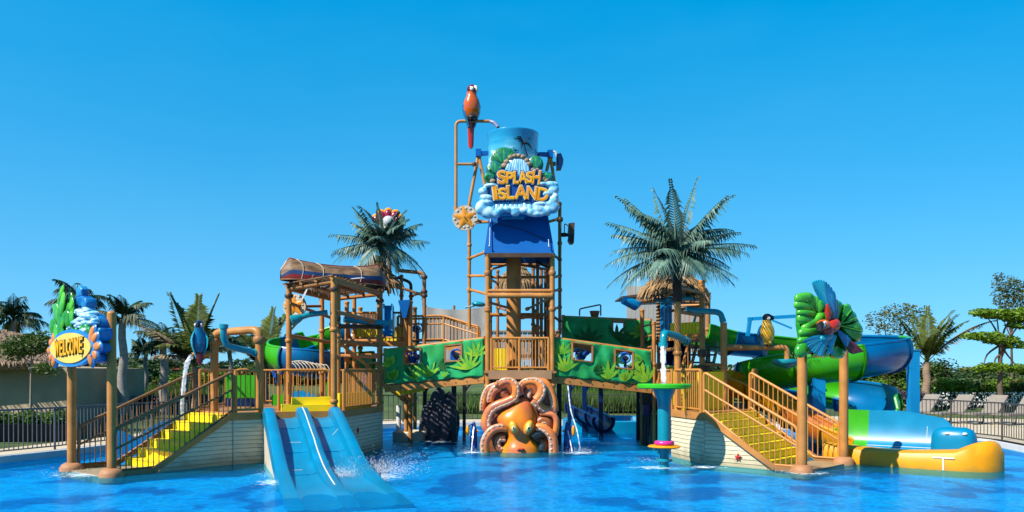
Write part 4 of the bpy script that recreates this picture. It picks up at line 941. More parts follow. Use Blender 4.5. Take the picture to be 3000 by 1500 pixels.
cannon('blue water cannon behind the railing right of the blue slide', P(1072, 1110, 22.3), .95, .2)
cannon('blue water cannon on the upper walkway by the pipe arches', P(1222, 962, 25.1), .9, -.2)
cannon('blue water cannon on the rail beside the gate arch', P(812, 1098, 20.4), .55, .9)
tag(MB().loft([[P(1072 + (x - 1072), y, 23.4 + .05 * math.sin(x * .9 + y)) for x in range(1072, 1104, 2)] for y in (1098, 1112, 1126, 1142, 1150)], closed=False).build('towel', paint('pink_cloth', (.50, .09, .22), .8, .2, 6)), 'pink cloth hanging behind the railing right of the blue slide', 'cloth')

# ------------------------------------------------------------------ right tower
rt = thing('pipe_tower', 'tan pipe tower with thatch and palm over the right deck', 'tower', (4.9, 22.3, 0))
Q1, Q2, Q3, Q4 = (XX(1985, 20.3), 20.3), (XX(1932, 24.2), 24.2), (XX(2057, 21.8), 21.8), (XX(2074, 25.0), 25.0)
for (x, y), z1, r, m in ((Q1, ZZ(880, 20.3), .082, TAN), (Q2, 4.3, .075, TAN), (Q3, 4.5, .075, TAN), (Q4, 4.5, .075, TAN2), ((XX(1916, 23.4), 23.4), 3.5, .055, TAN), ((XX(1881, 24.0), 24.0), ZZ(910, 24), .06, TAN)):
    post(rt, x, y, -.36 if y < 24.1 or x < 4.4 else ZD - .1, z1, r, m)
RZ = 3.12
slab(rt, [(XX(1935, 23.2), 23.2), (XX(2052, 21.9), 21.9), (XX(2074, 25), 25), (4.4, 25.2)], RZ, .12, TAN2)
beam('edge_beam', (XX(1938, 23.1), 23.1, RZ - .07), (XX(2055, 21.85), 21.85, RZ - .07), .06, .15, TAN, rt)
for z, a, b in ((ZZ(907, 23), Q2, Q3), (4.2, Q2, Q3), (4.2, Q3, Q4), (4.2, Q2, Q4), (4.2, Q1, Q3), (2.15, Q3, Q4), (4.2, Q1, Q2)):
    tube('tie_beam', [(*a, z), (*b, z)], .045, TAN if z < 4 else TAN2, rt)
for z in (2.2, 2.6): clamp(rt, (*Q3, z), .11, BROWN, .1)
for k in range(14):
    z = 2.9 + k * .1; tube('rope_wrap', [V((Q2[0], Q2[1], z)) + V((math.cos(a) * .085, math.sin(a) * .085, .05 * a / 6.28)) for a in [i * .6 for i in range(11)]], .022, ROPE, rt, 6)
ypanel('yellow panels of the upper right deck under the thatch', (XX(1965, 22.8), 22.8), (XX(2050, 22.0), 22.05), .33, RZ, 9)
railing('tan railing of the upper right deck under the thatch', [(XX(1992, 24.3), 24.3, RZ), (XX(2062, 24.0), 24.0, RZ)], .95, spacing=.13)
bp_ = thing('blue_board', 'sky blue board on the left of the upper right deck', 'board', (XX(1945, 23.4), 23.4, RZ))
for k in range(3): block('panel', P(1940 + k * 11.5, 927, 23.45), (.105, .03, 1.15), COLBLUE, bp_)
stair = thing('staircase', 'inner stair with tan stringer rising to the upper right deck', 'stairs', (5.0, 23, ZD))
sa, sb = V((XX(1995, 21.5), 21.6, ZD)), V((XX(2045, 23.5), 23.6, RZ - .2))
for k in range(8): c = lerp(sa, sb, (k + .5) / 8); block('step', c + V((.25, 0, 0)), (.7, .28, .05), BROWN, stair)
for o in (0, .6): beam('stringer', sa + V((o, 0, 0)), sb + V((o, 0, 0)), .05, .14, TAN, stair)
tube('handrail', [sa + V((-.03, -.1, .85)), sb + V((-.03, 0, .85))], .035, TAN, stair)
for k in range(7): c = lerp(sa, sb, (k + .5) / 7); rod('baluster', c + V((-.03, 0, 0)), c + V((-.03, 0, .85)), .013, RAIL, stair)
dk = thing('net_curtain', 'dark navy tarpaulin hanging below the upper right deck', 'tarpaulin', P(1975, 1040, 23.6))
MB().loft([[P(x, y, 23.8 + .06 * math.sin(x * .4)) for x in range(1942, 2030, 8)] for y in (985, 1010, 1040, 1070)], closed=False).build('cloth', NAVY, dk)
# spouts
def spout(label, pts, r, mat=TEAL, flare=1.3, name='water_spout'):
    t = thing(name, label, 'spout', pts[0]); q = bend(pts, .16)
    tube('pipe', q, r, mat, t, 14)
    e, d = q[-1], (q[-1] - q[-2]).normalized(); tube('mouth', [e - d * .06, e + d * .04], r * flare, mat, t, 14, cap=True)
    e, d = q[0], (q[1] - q[0]).normalized(); tube('flange', [e, e + d * .07], r * 1.35, mat, t, 14)
    return t
spout('teal spout pouring above the green disc', [P(2010, 1000, 20.4), P(1985, 985, 20.0), P(1945, 975, 19.4), P(1943, 1012, 19.35)], .085)
spout('teal bent spout above the gate arch on the left', [P(752, 1035, 19.2), P(735, 1030, 19.1), P(664, 1014, 18.6), P(654, 985, 18.5), P(656, 955, 18.5)], .075)
spout('long dark teal pipe right of the thatched roof', [P(2010, 908, 21), P(2100, 914, 21), P(2112, 920, 21), P(2118, 940, 21)], .075, flare=1.1)
spout('blue funnel spout left of the right thatch', [P(1920, 878, 24), P(1890, 884, 23.6), P(1850, 884, 23.4)], .06, TAN, 1.0)
tag(MB().tube([P(1880, 888, 23.5), P(1862, 894, 23.4), P(1826, 879, 23.3)], [.04, .22, .16], 14, flat=.7, flat_axis=(0, 0, 1)).build('scoop', COLBLUE), 'bright blue scoop bucket left of the right thatch', 'scoop')
tb = thing('tip_bucket', 'small brown tipping bucket above the dark rear panel', 'bucket', P(1740, 920, 24.9))
tube('hanger', bend([P(1698, 925, 24.9), P(1698, 905, 24.9), P(1760, 892, 24.9), P(1760, 925, 24.9)], .06), .022, BLACKP, tb, 8)
MB().loft([[P(1742 + w * math.cos(a), y, 24.9) + V((0, .14 * w / 14 * math.sin(a), 0)) for a in [k * math.pi / 8 for k in range(16)]] for y, w in ((911, 15), (912, 15), (940, 8), (948, 5))]).build('pail', paint('pail_brown', (.28, .10, .025), .5), tb)
# gate arch with macaw perch (left)
ga = thing('gate_arch', 'tan pipe gate arch at the top of the welcome stairs', 'arch', P(630, 1215, 19.6))
gl_, gr_ = P(628, 1215, 19.7), P(760, 1215, 19.2)
tube('arch', bend([V((gl_.x, gl_.y, ZD)), V((gl_.x, gl_.y, ZZ(975, 19.7))), V((gr_.x, gr_.y, ZZ(965, 19.2))), V((gr_.x, gr_.y, -.36))], .22), .095, TAN, ga, 14)
for p, py, d in ((gl_, 1000, 19.7), (gr_, 995, 19.2)): clamp(ga, (p.x, p.y, ZZ(py, d)), .13, TAN2, .07)
tube('perch', [P(628, 1036, 19.7), P(598, 1037, 19.6), P(562, 1039, 19.5)], [.08, .07, .05], TAN, ga, 10)
# post and arm with yellow macaw (right)
ra = thing('macaw_perch', 'tan post with bent arm holding the yellow macaw', 'pipe', P(2122, 1225, 21))
tube('post', [V((XX(2122, 21), 21, ZD)), P(2120, 945, 21)], .085, TAN, ra, 12)
tube('arm', bend([P(2122, 1018, 21), P(2306, 1018, 21), P(2306, 1052, 21)], .2), .072, TAN, ra, 12)
tube('bark_sleeve', [P(2130, 1018, 21), P(2185, 1018, 21)], .082, TAN2, ra, 12)
bw = thing('teal_bowl', 'teal splash bowl hanging from the bent tan arm', 'bowl', P(2306, 1055, 21))
MB().lathe([(.05, .03), (.35, .02), (.36, -.04), (.33, -.1), (.1, -.2), (.04, -.22)], P(2306, 1055, 21), 24).build('bowl', TEAL, bw)
# black bamboo screen
bb = thing('bamboo_screen', 'black pole curtain under the right bridge beside the disc column', 'screen', P(1905, 1295, 23.4))
for k in range(9): rod('pole', P(1884 + k * 5.2, 1150, 23.6) , V((P(1884 + k * 5.2, 1150, 23.6).x + .02 * math.sin(k * 2), 23.6, -.3)), .028 + .008 * (k % 2), BLACKP, bb)
block('crate_panel', P(1893, 1200, 23.5), (.2, .12, .3), NAVY, bb)

# more pipework on the right tower
tq = thing('teal_pipe', 'short teal pipes under the right thatch', 'pipe', P(1980, 876, 22))
tube('pipe', [P(1922, 878, 23.2), P(1960, 882, 22.6), P(1988, 880, 22.2)], .06, TEAL, tq, 12); tube('pipe', [P(1998, 874, 21.9), P(2030, 872, 21.8)], .075, TEAL, tq, 12)
for px in (1960, 1998, 2014): clamp(tq, P(px, 876, 22.2), .085, TEAL, .05)
strut(rt, (*Q1, 3.6), (*Q3, 3.6), .045, TAN2); strut(rt, (*Q1, 2.7), (*Q2, 2.7), .045, TAN2); strut(rt, (*Q3, 2.0), (*Q4, 2.6), .045, BROWN)
tube('tie_beam', bend([(Q3[0], Q3[1] - .05, 2.3), (Q3[0] + .5, Q3[1] - .1, 2.3), (Q3[0] + .5, Q3[1] - .1, 1.7)], .1), .035, TAN, rt)
for k in range(5):
    z = 2.2 + k * .32; tube('tie_beam', [(XX(1916, 23.4), 23.4, z), (XX(1881, 24.0), 24.0, z - .05)], .028, TAN2, rt, 8)
strut(lt, (*P2, 3.9), (*P4, 3.7), .045, TAN2); strut(lt, (*P1, 2.5), (XX(990, 21.5), 21.5, 2.5), .045, TAN2); strut(lt, (XX(990, 21.5), 21.5, 3.3), (*P3, 3.35), .06, BROWN)
tube('tie_beam', bend([(P3[0] - .3, P3[1] - .25, ZD), (P3[0] - .3, P3[1] - .25, 2.35), (P3[0] + .05, P3[1] - .1, 2.35), (P3[0] + .05, P3[1] - .1, ZD)], .1), .04, TAN, lt)

# more pipework inside the bucket tower
for px, d, m in ((1458, 24.8, TAN2), (1598, 24.9, BROWN), (1575, 23.6, TAN2)): post(ct, XX(px, d), d, 2.1, 5.15, .048, m)
for a, b, r, m in ((P(1575, 770, 23.6), P(1618, 790, 22), .036, BROWN), (P(1575, 845, 23.6), P(1618, 850, 22), .036, BROWN), (P(1598, 880, 24.9), P(1545, 905, 23.2), .036, TAN), (P(1598, 905, 24.9), P(1618, 935, 22.1), .036, TAN2), (P(1458, 830, 24.8), P(1430, 815, 22.1), .036, TAN2),
                   (P(1458, 900, 24.8), P(1498, 915, 23.2), .036, TAN2), (P(1562, 960, 24.6), P(1586, 960, 24.6), .036, TAN), (P(1640, 940, 23), P(1618, 925, 22), .036, BROWN), (P(1640, 965, 23), P(1618, 990, 22), .036, TAN2), (P(1562, 1000, 24.6), P(1618, 985, 24.2), .036, TAN2), (P(1640, 760, 23), P(1618, 745, 22.3), .036, BROWN), (P(1575, 930, 23.6), P(1530, 930, 23.2), .036, TAN)):
    strut(ct, a, b, r, m)
for px, py, d in ((1568, 920, 23.5), (1568, 965, 23.5), (1632, 985, 22.9)): MB().ball(P(px, py, d), (.1, .1, .14), 12, 8).build('valve_body', TAN2, ct); tube('valve_stem', [P(px, py, d), P(px + 9, py - 6, d - .1)], .025, GOLD, ct, 8)
# ------------------------------------------------------------------ octopus sculpture
oc = thing('octopus_sculpture', 'orange octopus sculpture with curling tentacles in front of the central tower', 'sculpture', P(1525, 1322, 21.7))
OD = 21.75
OP = lambda u, v, dep=0.0: P(1380 + u / 4.6, 1080 + v / 4.6, OD - dep)
OS = 1 / 4.6 / 110.3
def oct_ring(v, ul, ur, th, dep=0.1, n=20):
    c = (ul + ur) / 2; w = (ur - ul) / 2; o = []
    for k in range(n):
        a = 2 * math.pi * k / n; p = OP(c + w * math.cos(a), v, dep); o.append(p + V((0, -th * math.sin(a) if math.sin(a) > 0 else -.1 * math.sin(a), 0)))
    return o
prof = [(380, 690, 710, .02), (392, 660, 735, .09), (430, 605, 780, .18), (480, 545, 820, .25), (540, 460, 850, .32), (600, 375, 872, .37), (680, 340, 884, .42), (760, 378, 884, .42), (830, 455, 872, .39), (900, 485, 800, .34), (950, 478, 830, .34), (1010, 445, 895, .38), (1060, 420, 920, .42), (1130, 390, 940, .44), (1180, 380, 950, .42)]
V1 = [(p[0], p[1], p[2], p[3]) for p in prof]
pp = crom([V(p).to_4d() if len(p) == 3 else V(p) for p in V1], 3)
MB().loft([oct_ring(p[0], p[1], p[2], p[3]) for p in pp]).build('head', OCT, oc, fix=True)
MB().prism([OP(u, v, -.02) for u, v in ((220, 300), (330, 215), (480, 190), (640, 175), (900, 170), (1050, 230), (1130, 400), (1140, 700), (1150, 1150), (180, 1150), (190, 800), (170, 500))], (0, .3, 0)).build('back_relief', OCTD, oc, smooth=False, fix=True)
def tentacle(pts, r0, r1, side, mat=OCTT, under=True, nsk=0):
    """pts in the enlarged view (u, v, depth); side +1/-1: which side shows the pale underside"""
    c = crom([V(p) for p in pts], 7); m = len(c); w = [OP(*p) for p in c]
    rs = [(r0 + (r1 - r0) * i / (m - 1)) * OS for i in range(m)]
    rs[-1] *= .5; rs[0] *= .9
    t = MB().tube(w, rs, 14).build('tentacle', mat, oc)
    if under:
        off, rr = [], []
        for i in range(m):
            T = (w[min(i + 1, m - 1)] - w[max(i - 1, 0)]).normalized(); s = V((0, -1, 0)).cross(T).normalized() * side
            off.append(w[i] + s * rs[i] * .62 + V((0, -rs[i] * .38, 0))); rr.append(rs[i] * .58)
        MB().tube(off, rr, 12).build('underside', SUCK, t)
        mb = MB(); d = 0
        for i in range(1, m - 1):
            d += (off[i] - off[i - 1]).length
            if d > rr[i] * 1.75:
                d = 0; mb.ball(off[i] + V((0, -rr[i] * .95, 0)), (rr[i] * .52, rr[i] * .22, rr[i] * .52), 8, 5)
        if mb.v: tag(mb.build('suckers', paint('sucker_pale', (.62, .40, .27), .35, .1, 9, coat=.3), t), kind='stuff')
    return t
tentacle([(335, 195, .25), (380, 215, .22), (440, 175, .27), (540, 175, .3), (600, 260, .32), (585, 375, .3), (490, 435, .28), (370, 480, .25), (265, 545, .22), (205, 660, .2), (200, 780, .2), (270, 850, .18)], 38, 66, 1)
tentacle([(345, 225, .1), (240, 270, .1), (185, 370, .1), (165, 470, .1), (160, 560, .05)], 40, 40, -1)
tentacle([(400, 250, .12), (320, 290, .12), (275, 370, .12), (262, 450, .1)], 60, 44, -1)
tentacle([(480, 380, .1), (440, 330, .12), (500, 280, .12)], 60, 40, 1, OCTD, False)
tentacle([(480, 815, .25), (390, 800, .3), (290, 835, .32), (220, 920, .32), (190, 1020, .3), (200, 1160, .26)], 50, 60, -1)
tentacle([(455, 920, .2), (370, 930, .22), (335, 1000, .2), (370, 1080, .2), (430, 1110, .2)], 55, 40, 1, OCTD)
tentacle([(690, 345, .16), (668, 270, .2), (710, 195, .24), (800, 170, .28), (890, 185, .3), (945, 250, .33), (935, 340, .34), (870, 430, .34)], 34, 62, 1)
tentacle([(880, 165, .2), (990, 180, .22), (1060, 260, .22), (1105, 380, .2), (1125, 500, .18), (1125, 570, .14)], 44, 52, -1)
tentacle([(850, 420, .3), (920, 495, .26), (1000, 540, .22), (1085, 550, .16)], 60, 46, -1)
tentacle([(930, 605, .2), (1020, 605, .24), (1110, 630, .24), (1150, 700, .24), (1145, 810, .22), (1125, 905, .16)], 34, 44, 1, OCTT, False)
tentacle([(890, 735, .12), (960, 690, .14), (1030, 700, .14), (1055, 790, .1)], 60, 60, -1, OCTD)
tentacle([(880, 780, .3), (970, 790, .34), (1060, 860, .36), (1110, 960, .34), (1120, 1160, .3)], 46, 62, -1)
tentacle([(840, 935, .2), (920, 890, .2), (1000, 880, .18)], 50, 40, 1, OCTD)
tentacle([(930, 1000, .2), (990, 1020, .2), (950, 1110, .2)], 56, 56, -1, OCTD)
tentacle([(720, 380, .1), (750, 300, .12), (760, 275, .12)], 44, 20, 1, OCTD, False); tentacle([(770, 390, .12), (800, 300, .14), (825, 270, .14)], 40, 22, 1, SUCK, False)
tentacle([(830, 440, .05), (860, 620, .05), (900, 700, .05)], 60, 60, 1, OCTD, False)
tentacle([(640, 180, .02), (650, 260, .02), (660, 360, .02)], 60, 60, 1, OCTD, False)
for cu_, cv_, sx, tilt in ((575, 800, 1, .35), (775, 795, -1, -.35)):
    c = OP(cu_, cv_, .50); q = Matrix.Rotation(tilt * -1, 3, 'Y')
    e = MB().ball(c, (.125, .13, .205), 18, 12, q).build('eye_mound', OCT, oc)
    MB().ball(c + V((0, -.06, .02)), (.105, .10, .165), 18, 12, q).build('eyelid', EYEY, e)
    MB().ball(c + V((0, -.125, .0)), (.066, .05, .085), 16, 10, q).build('iris', EYEC, e)
    MB().ball(c + V((0, -.17, 0)), (.018, .02, .045), 10, 8, q).build('pupil', BLACKP, e)
MB().tube([OP(620, 1100, .53), OP(650, 1085, .56), OP(670, 1090, .56), OP(695, 1083, .56), OP(725, 1100, .53)], [.012, .03, .026, .03, .012], 8).build('mouth', LIPR, oc)

# ------------------------------------------------------------------ three-lane blue slide
sl_ = thing('water_slide', 'wide sky blue body slide with two lanes running into the pool', 'slide', (-5.0, 19.2, 0))
SDIR, SW = V((.36, -.933, 0)).normalized(), V((.933, .36, 0)).normalized(); S0 = V((-5.78, 18.98, 0)); SLEN = 6.6
def szz(t):                               # height of the running surface along the slide
    ctrl = [(0, 1.02), (.05, 1.0), (.14, .86), (.28, .56), (.42, .28), (.55, .11), (.68, .04), (.8, .01), (.9, -.03), (1, -.09)]
    for (a, za), (b, zb) in zip(ctrl, ctrl[1:]):
        if t <= b: k = (t - a) / (b - a); return za + (zb - za) * k
    return -.09
zs = [szz(i / 60) for i in range(61)]
for _ in range(3): zs = [zs[0]] + [(zs[i - 1] + 2 * zs[i] + zs[i + 1]) / 4 for i in range(1, 60)] + [zs[60]]
def spt(i, a, z):
    t = i / 60; w = 1.72 + .30 * t ** 2; return S0 + SDIR * (SLEN * t) + SW * (a * w - (w - 1.72) * .35) + V((0, 0, z))
def rim(i): t = i / 60; return .29 * (1 if t < .35 else max(.06, 1 - ((t - .35) / .5) ** .9)) - (.10 * (1 - t / .05) if t < .05 else 0)
ribs = ((0.0, .13), (.43, .57), (.87, 1.0))
lanes = ((.13, .43), (.57, .87))
def sbuild(name, a0, a1, prof_, parent, mat=SLIDE):
    mb = MB(); mb.loft([[spt(i, a0 + (a1 - a0) * s, zs[i] + h(i)) for s, h in prof_] for i in range(61)], closed=True); return mb.build(name, mat, parent, fix=True)
for a0, a1 in ribs:
    sbuild('lane_rib', a0, a1, [(0, lambda i: -.10), (0, lambda i: rim(i) * .93), (.12, rim), (.5, lambda i: rim(i) * 1.01), (.88, rim), (1, lambda i: rim(i) * .93), (1, lambda i: -.10)], sl_)
for a0, a1 in lanes:
    sbuild('lane', a0, a1, [(-.02, lambda i: -.06), (-.02, lambda i: .035), (.12, lambda i: .012), (.3, lambda i: 0.0), (.7, lambda i: 0.0), (.88, lambda i: .012), (1.02, lambda i: .035), (1.02, lambda i: -.06)], sl_)
MB().tube([spt(i, .5, zs[i] + rim(i) * 1.01 + .006) for i in range(0, 46)], .014, 6, flat=.5, flat_axis=(0, 0, 1)).build('white_line', WHITE, sl_)
for i, a0, a1 in ((16, .22, .40), (13, .80, .95), (30, .16, .3)): tube('seam', [spt(i, a0, zs[i] + .006), spt(i, a1, zs[i] + (.006 if a1 < .5 else rim(i) + .004))], .006, WHITE, sl_, 5)
for i in (9, 21, 33):
    for a0, a1 in lanes: tube('joint', [spt(i, a0 + (a1 - a0) * k / 6, zs[i] + .004 + (.03 if k in (0, 6) else 0)) for k in range(7)], .007, FBLUE, sl_, 5)
for i in (0,):
    mb = MB(); mb.prism([spt(0, a, z) - SDIR * .03 for a, z in ((0, .72), (1, .72), (1, 1.0), (0, 1.0))], SDIR * .05); mb.build('head_panel', TAN2, sl_, smooth=False, fix=True)
# concrete cheek below the slide
mb = MB(); mb.prism([spt(i, .015, zs[i] - .1) for i in range(0, 34, 3)] + [spt(33, .015, -.3), spt(0, .015, -.3)], SW * .12)
mb.build('cheek_wall', CONC, sl_, smooth=False, fix=True)
mb = MB(); mb.prism([spt(i, .985, zs[i] - .1) for i in range(0, 34, 3)] + [spt(33, .985, -.3), spt(0, .985, -.3)], -SW * .12)
mb.build('cheek_wall', CONC, sl_, smooth=False, fix=True)

# ------------------------------------------------------------------ flumes: swept open half pipes in bolted sections
def flume(label, path, r, secs, parent_name='flume', open_up=True, wall=1.0, closed_top=None, roll=None, th=.05):
    """path: control points; secs: colours by section; walls rise wall*90 degrees each side (bank tilts the opening)"""
    c = crom(path, 10); m = len(c); t = thing(parent_name, label, 'flume', c[0]); ns = len(secs)
    def ringat(i, rr, lo, hi, n=13):
        T = (c[min(i + 1, m - 1)] - c[max(i - 1, 0)]); T.z *= .6; T.normalize(); s = T.cross(V((0, 0, 1))).normalized(); up = s.cross(T).normalized()
        bk_ = roll(i / (m - 1)) if roll else 0
        out = []
        for k in range(n):
            a = lo + (hi - lo) * k / (n - 1) + bk_; out.append(c[i] + s * (rr * math.sin(a)) - up * (rr * math.cos(a)))
        return out
    hi = R(90) * wall
    for q in range(ns):
        i0, i1 = round((m - 1) * q / ns), round((m - 1) * (q + 1) / ns)
        rings = [ringat(i, r, -hi, hi) + list(reversed(ringat(i, r + th, -hi, hi))) for i in range(i0, i1 + 1)]
        s_ = MB().loft(rings, closed=True).build('section', secs[q], t, fix=True)
        for i in (i0, i1):
            k = min(i, m - 2); d = (c[k + 1] - c[k]).normalized() * .025
            rr = [[p - d for p in ringat(i, r + th - .005, -hi, hi)] + [p - d for p in reversed(ringat(i, r + th + .06, -hi, hi))], [p + d for p in ringat(i, r + th - .005, -hi, hi)] + [p + d for p in reversed(ringat(i, r + th + .06, -hi, hi))]]
            MB().loft(rr, closed=True).build('flange', secs[q], s_, fix=True)
        for sg in (-1, 1):
            rimp = [ringat(i, r + th / 2, sg * hi, sg * hi, 2)[0] for i in range(i0, i1 + 1)]
            MB().tube(rimp, .045, 8).build('rim', secs[q], s_)
    return t
G_, B_ = FGREEN, FBLUE
flume('big green and blue spiral flume at the right behind the macaw sign',
      [(5.6, 24.8, 3.45), (6.6, 25.3, 3.25), (7.7, 25.6, 3.15), (9.0, 25.9, 3.05), (10.4, 25.5, 2.95), (11.0, 24.3, 2.85), (10.5, 22.9, 2.7), (9.2, 22.2, 2.5), (7.8, 22.4, 2.3), (7.0, 23.4, 2.05), (7.4, 24.6, 1.85), (8.6, 25.1, 1.7), (9.9, 24.8, 1.55), (10.4, 23.8, 1.4), (10.1, 22.7, 1.2), (9.4, 21.6, .85), (8.9, 20.8, .6)],
      .56, [G_, B_, G_, B_, B_, G_, B_, G_, G_, B_, B_, G_, B_, B_, G_, G_], wall=1.05, roll=lambda t: R(-26) if .2 < t < .9 else 0)
flume('green and blue curling flume behind the left deck',
      [P(1040, 958, 26.5), P(985, 965, 26.6), P(935, 985, 26.6), P(880, 1005, 26.2), P(835, 1020, 25.7), P(838, 1040, 25.0), P(900, 1052, 24.9), P(980, 1060, 25.6), P(1060, 1055, 26.6)],
      .50, [B_, G_, G_, B_, G_, G_, B_, B_, G_], wall=1.05, roll=lambda t: R(24) if t > .3 else 0)
flume('dark blue flume disappearing under the right bridge', [P(1685, 1192, 28.8), P(1712, 1205, 28), P(1745, 1220, 27), P(1768, 1234, 26.2)], .28, [NAVY, NAVY, NAVY], wall=1.2)
# supports
def bcol(label, px, y0, d, w=.3, z0=-.36):
    t = thing('flume_column', label, 'column', (XX(px, d), d, z0))
    box('shaft', (XX(px, d), d, (z0 + ZZ(y0, d)) / 2), (w, w, ZZ(y0, d) - z0), COLBLUE, t)
    box('cap_plate', (XX(px, d), d, ZZ(y0, d) + .012), (w + .05, w + .05, .03), COLBLUE, t)
    box('base_plate', (XX(px, d), d, z0 + .02), (w + .12, w + .12, .04), COLBLUE, t)
    return t
bcol('bright blue square column inside the spiral flume', 2393, 1078, 22.0, .34)
c2 = bcol('tall bright blue square column right of the spiral flume', 2675, 1027, 27, .3, .1)
beam('cross_arm', P(2664, 1065, 27), P(2560, 1048, 26.2), .07, .1, COLBLUE, c2); beam('cross_arm', P(2662, 1080, 27), P(2600, 1052, 26.4), .07, .09, COLBLUE, c2)
tt = thing('truss_beam', 'light blue truss beam above the flume behind the yellow macaw', 'beam', P(2190, 935, 25))
beam('top_chord', P(2190, 935, 24.6), P(2350, 925, 24.4), .1, .1, COLBLUE, tt); beam('post', P(2198, 930, 24.6), P(2190, 985, 24.6), .09, .16, COLBLUE, tt); beam('brace', P(2262, 938, 24.5), P(2320, 962, 24.4), .06, .05, COLBLUE, tt)
# gold slide behind the staircase
flume('gold slide sweeping behind the long staircase', [(5.9, 23.0, 2.1), (6.6, 22.1, 1.75), (7.3, 21.4, 1.2), (8.0, 20.8, .75), (8.6, 20.4, .45)], .5, [GOLD, GOLD, paint('flume_orange', (.6, .16, .02), .3, .1, 2, coat=.3), GOLD], wall=1.0)

# run-out trough and gold canoe-shaped splash guard
ro = thing('runout_trough', 'light blue run-out trough with rounded end block on the right', 'slide', (9, 19, 0))
ra0, ra1 = V((8.1, 20.6, 0)), V((10.75, 18.55, 0)); rdir = (ra1 - ra0).normalized(); rL = (ra1 - ra0).length; rn = V((-rdir.y, rdir.x, 0))
if rn.y < 0: rn = -rn                      # towards the back
def rwall(t): return 1.14 if t < .45 else 1.14 - .16 * (t - .45) / .27 if t < .72 else max(.3, .98 - .66 * ((t - .72) / .2) ** .8) if t < .92 else .3
for t0, t1, m in ((0, .2, FGREEN), (.2, .999, SLIDE)):
    rings = []
    for k in range(25):
        t = t0 + (t1 - t0) * k / 24; p = ra0 + rdir * (rL * t); h = rwall(t)
        sec = [(-.30, .10), (-.1, .12), (.2, .16), (.42, .26), (.55, .45), (.62, max(.46, h * .75)), (.64, max(.48, h)), (.72, max(.48, h)), (.72, max(.44, h * .75)), (.64, .3), (.5, .06), (-.30, .02)]
        rings.append([p + rn * a + V((0, 0, z)) for a, z in sec])
    MB().loft(rings, closed=True).build('trough_wall', m, ro, fix=True)
tube('seam', [ra0 + rdir * rL * t + rn * .425 + V((0, 0, .275)) for t in (.2, .5, .85)], .008, WHITE, ro, 5)
tube('seam', [ra0 + rdir * rL * .6 + rn * a + V((0, 0, z)) for a, z in ((.56, .5), (.62, .78))], .007, WHITE, ro, 5)
eb = P(2795, 1300, 18.6)
mb = MB()
rings = []
for z, s in ((.0, .94), (.2, 1.0), (.5, 1.0), (.66, .96), (.78, .84), (.84, .55), (.85, .1)):
    rings.append([V((eb.x, eb.y, 0)) + rdir * (.46 * s * (abs(math.cos(a)) ** .6) * (1 if math.cos(a) > 0 else -1)) + rn * (.34 * s * (abs(math.sin(a)) ** .6) * (1 if math.sin(a) > 0 else -1)) + V((0, 0, z)) for a in [2 * math.pi * k / 28 for k in range(28)]])
mb.loft(rings).build('end_block', SLIDE, ro, fix=True)
for a, b in ((-.08, -.30), (.26, -.28)):
    MB().ball(V((eb.x, eb.y, .72)) + rdir * a + rn * b, (.06, .05, .035), 10, 7).build('jet_nozzle', WHITE, ro)
gg = thing('splash_guard', 'gold canoe-shaped splash guard lying in the pool at the right', 'guard', (9.5, 18.3, 0))
ga0, ga1 = V((7.55, 19.55, 0)), V((10.3, 17.2, 0)); gd = (ga1 - ga0).normalized(); gL = (ga1 - ga0).length; gn = V((-gd.y, gd.x, 0)); gn = gn if gn.y > 0 else -gn
def gtop(t): return .44 - .08 * math.sin(min(1, t / .8) * math.pi) if t < .78 else .44 + .20 * math.sin(min(1, (t - .78) / .16) * math.pi / 2) if t < .95 else .64 - .25 * ((t - .95) / .05) ** 2
rings = []
for k in range(41):
    t = k / 40; p = ga0 + gd * (gL * t); h = gtop(t); w = .42 if t < .8 else .42 * math.sqrt(max(0.02, 1 - ((t - .8) / .2) ** 2.2))
    off = -.12 * math.sin(t * math.pi) ; 
    rings.append([p + gn * (a * w + (1 - w / .42) * .2 + off) + V((0, 0, z)) for a, z in ((-.95, -.3), (-1, 0), (-.98, h * .5), (-.82, h * .86), (-.5, h), (.0, h * 1.0), (.6, h * .98), (1, h * .9), (1, -.3))])
MB().loft(rings, closed=True).build('hull', GOLD, gg, fix=True)
for t in (.72,):
    p = ga0 + gd * gL * t - gn * (.42 + .12 * math.sin(t * math.pi) + .003)
    rzg = math.atan2(gd.y, gd.x)
    block('white_mark', p + V((0, 0, .27)) + gn * .012, (.42, .012, .03), WHITE, gg, rzg); block('white_mark', p + V((0, 0, .13)) - gn * .0, (.03, .012, .25), WHITE, gg, rzg)
p = ra0 + rdir * rL * .72 - rn * .31
block('white_mark', p + V((0, 0, .09)), (.03, .015, .16), WHITE, ro, math.atan2(rdir.y, rdir.x))

# ------------------------------------------------------------------ disc table
mt = thing('water_table', 'teal column with big green disc and small yellow disc in the pool', 'play feature', (XX(1946, 18), 18, 0))
mc = V((XX(1946, 18), 18, 0))
MB().lathe([(.10, -.36), (.10, .3), (.145, .31), (.145, 1.35), (.16, 1.5), (.24, 1.68), (.25, 1.74)], mc, 24).build('column', TEAL, mt)
MB().lathe([(.05, 1.74), (.57, 1.735), (.595, 1.76), (.595, 1.82), (.57, 1.845), (.05, 1.85)], mc, 40).build('green_disc', DISCG, mt)
MB().lathe([(.12, .43), (.33, .44), (.365, .465), (.33, .49), (.12, .5)], mc, 36).build('yellow_disc', GOLD, mt)
MB().tube([mc + V((.17 * math.cos(2 * math.pi * k / 24), .17 * math.sin(2 * math.pi * k / 24), .545)) for k in range(25)], .05, 12, cap=False).build('pink_ring', PINK, mt)
MB().lathe([(.1, .13), (.17, .14), (.18, .17), (.17, .2), (.1, .21)], mc, 24).build('collar', TEAL, mt)

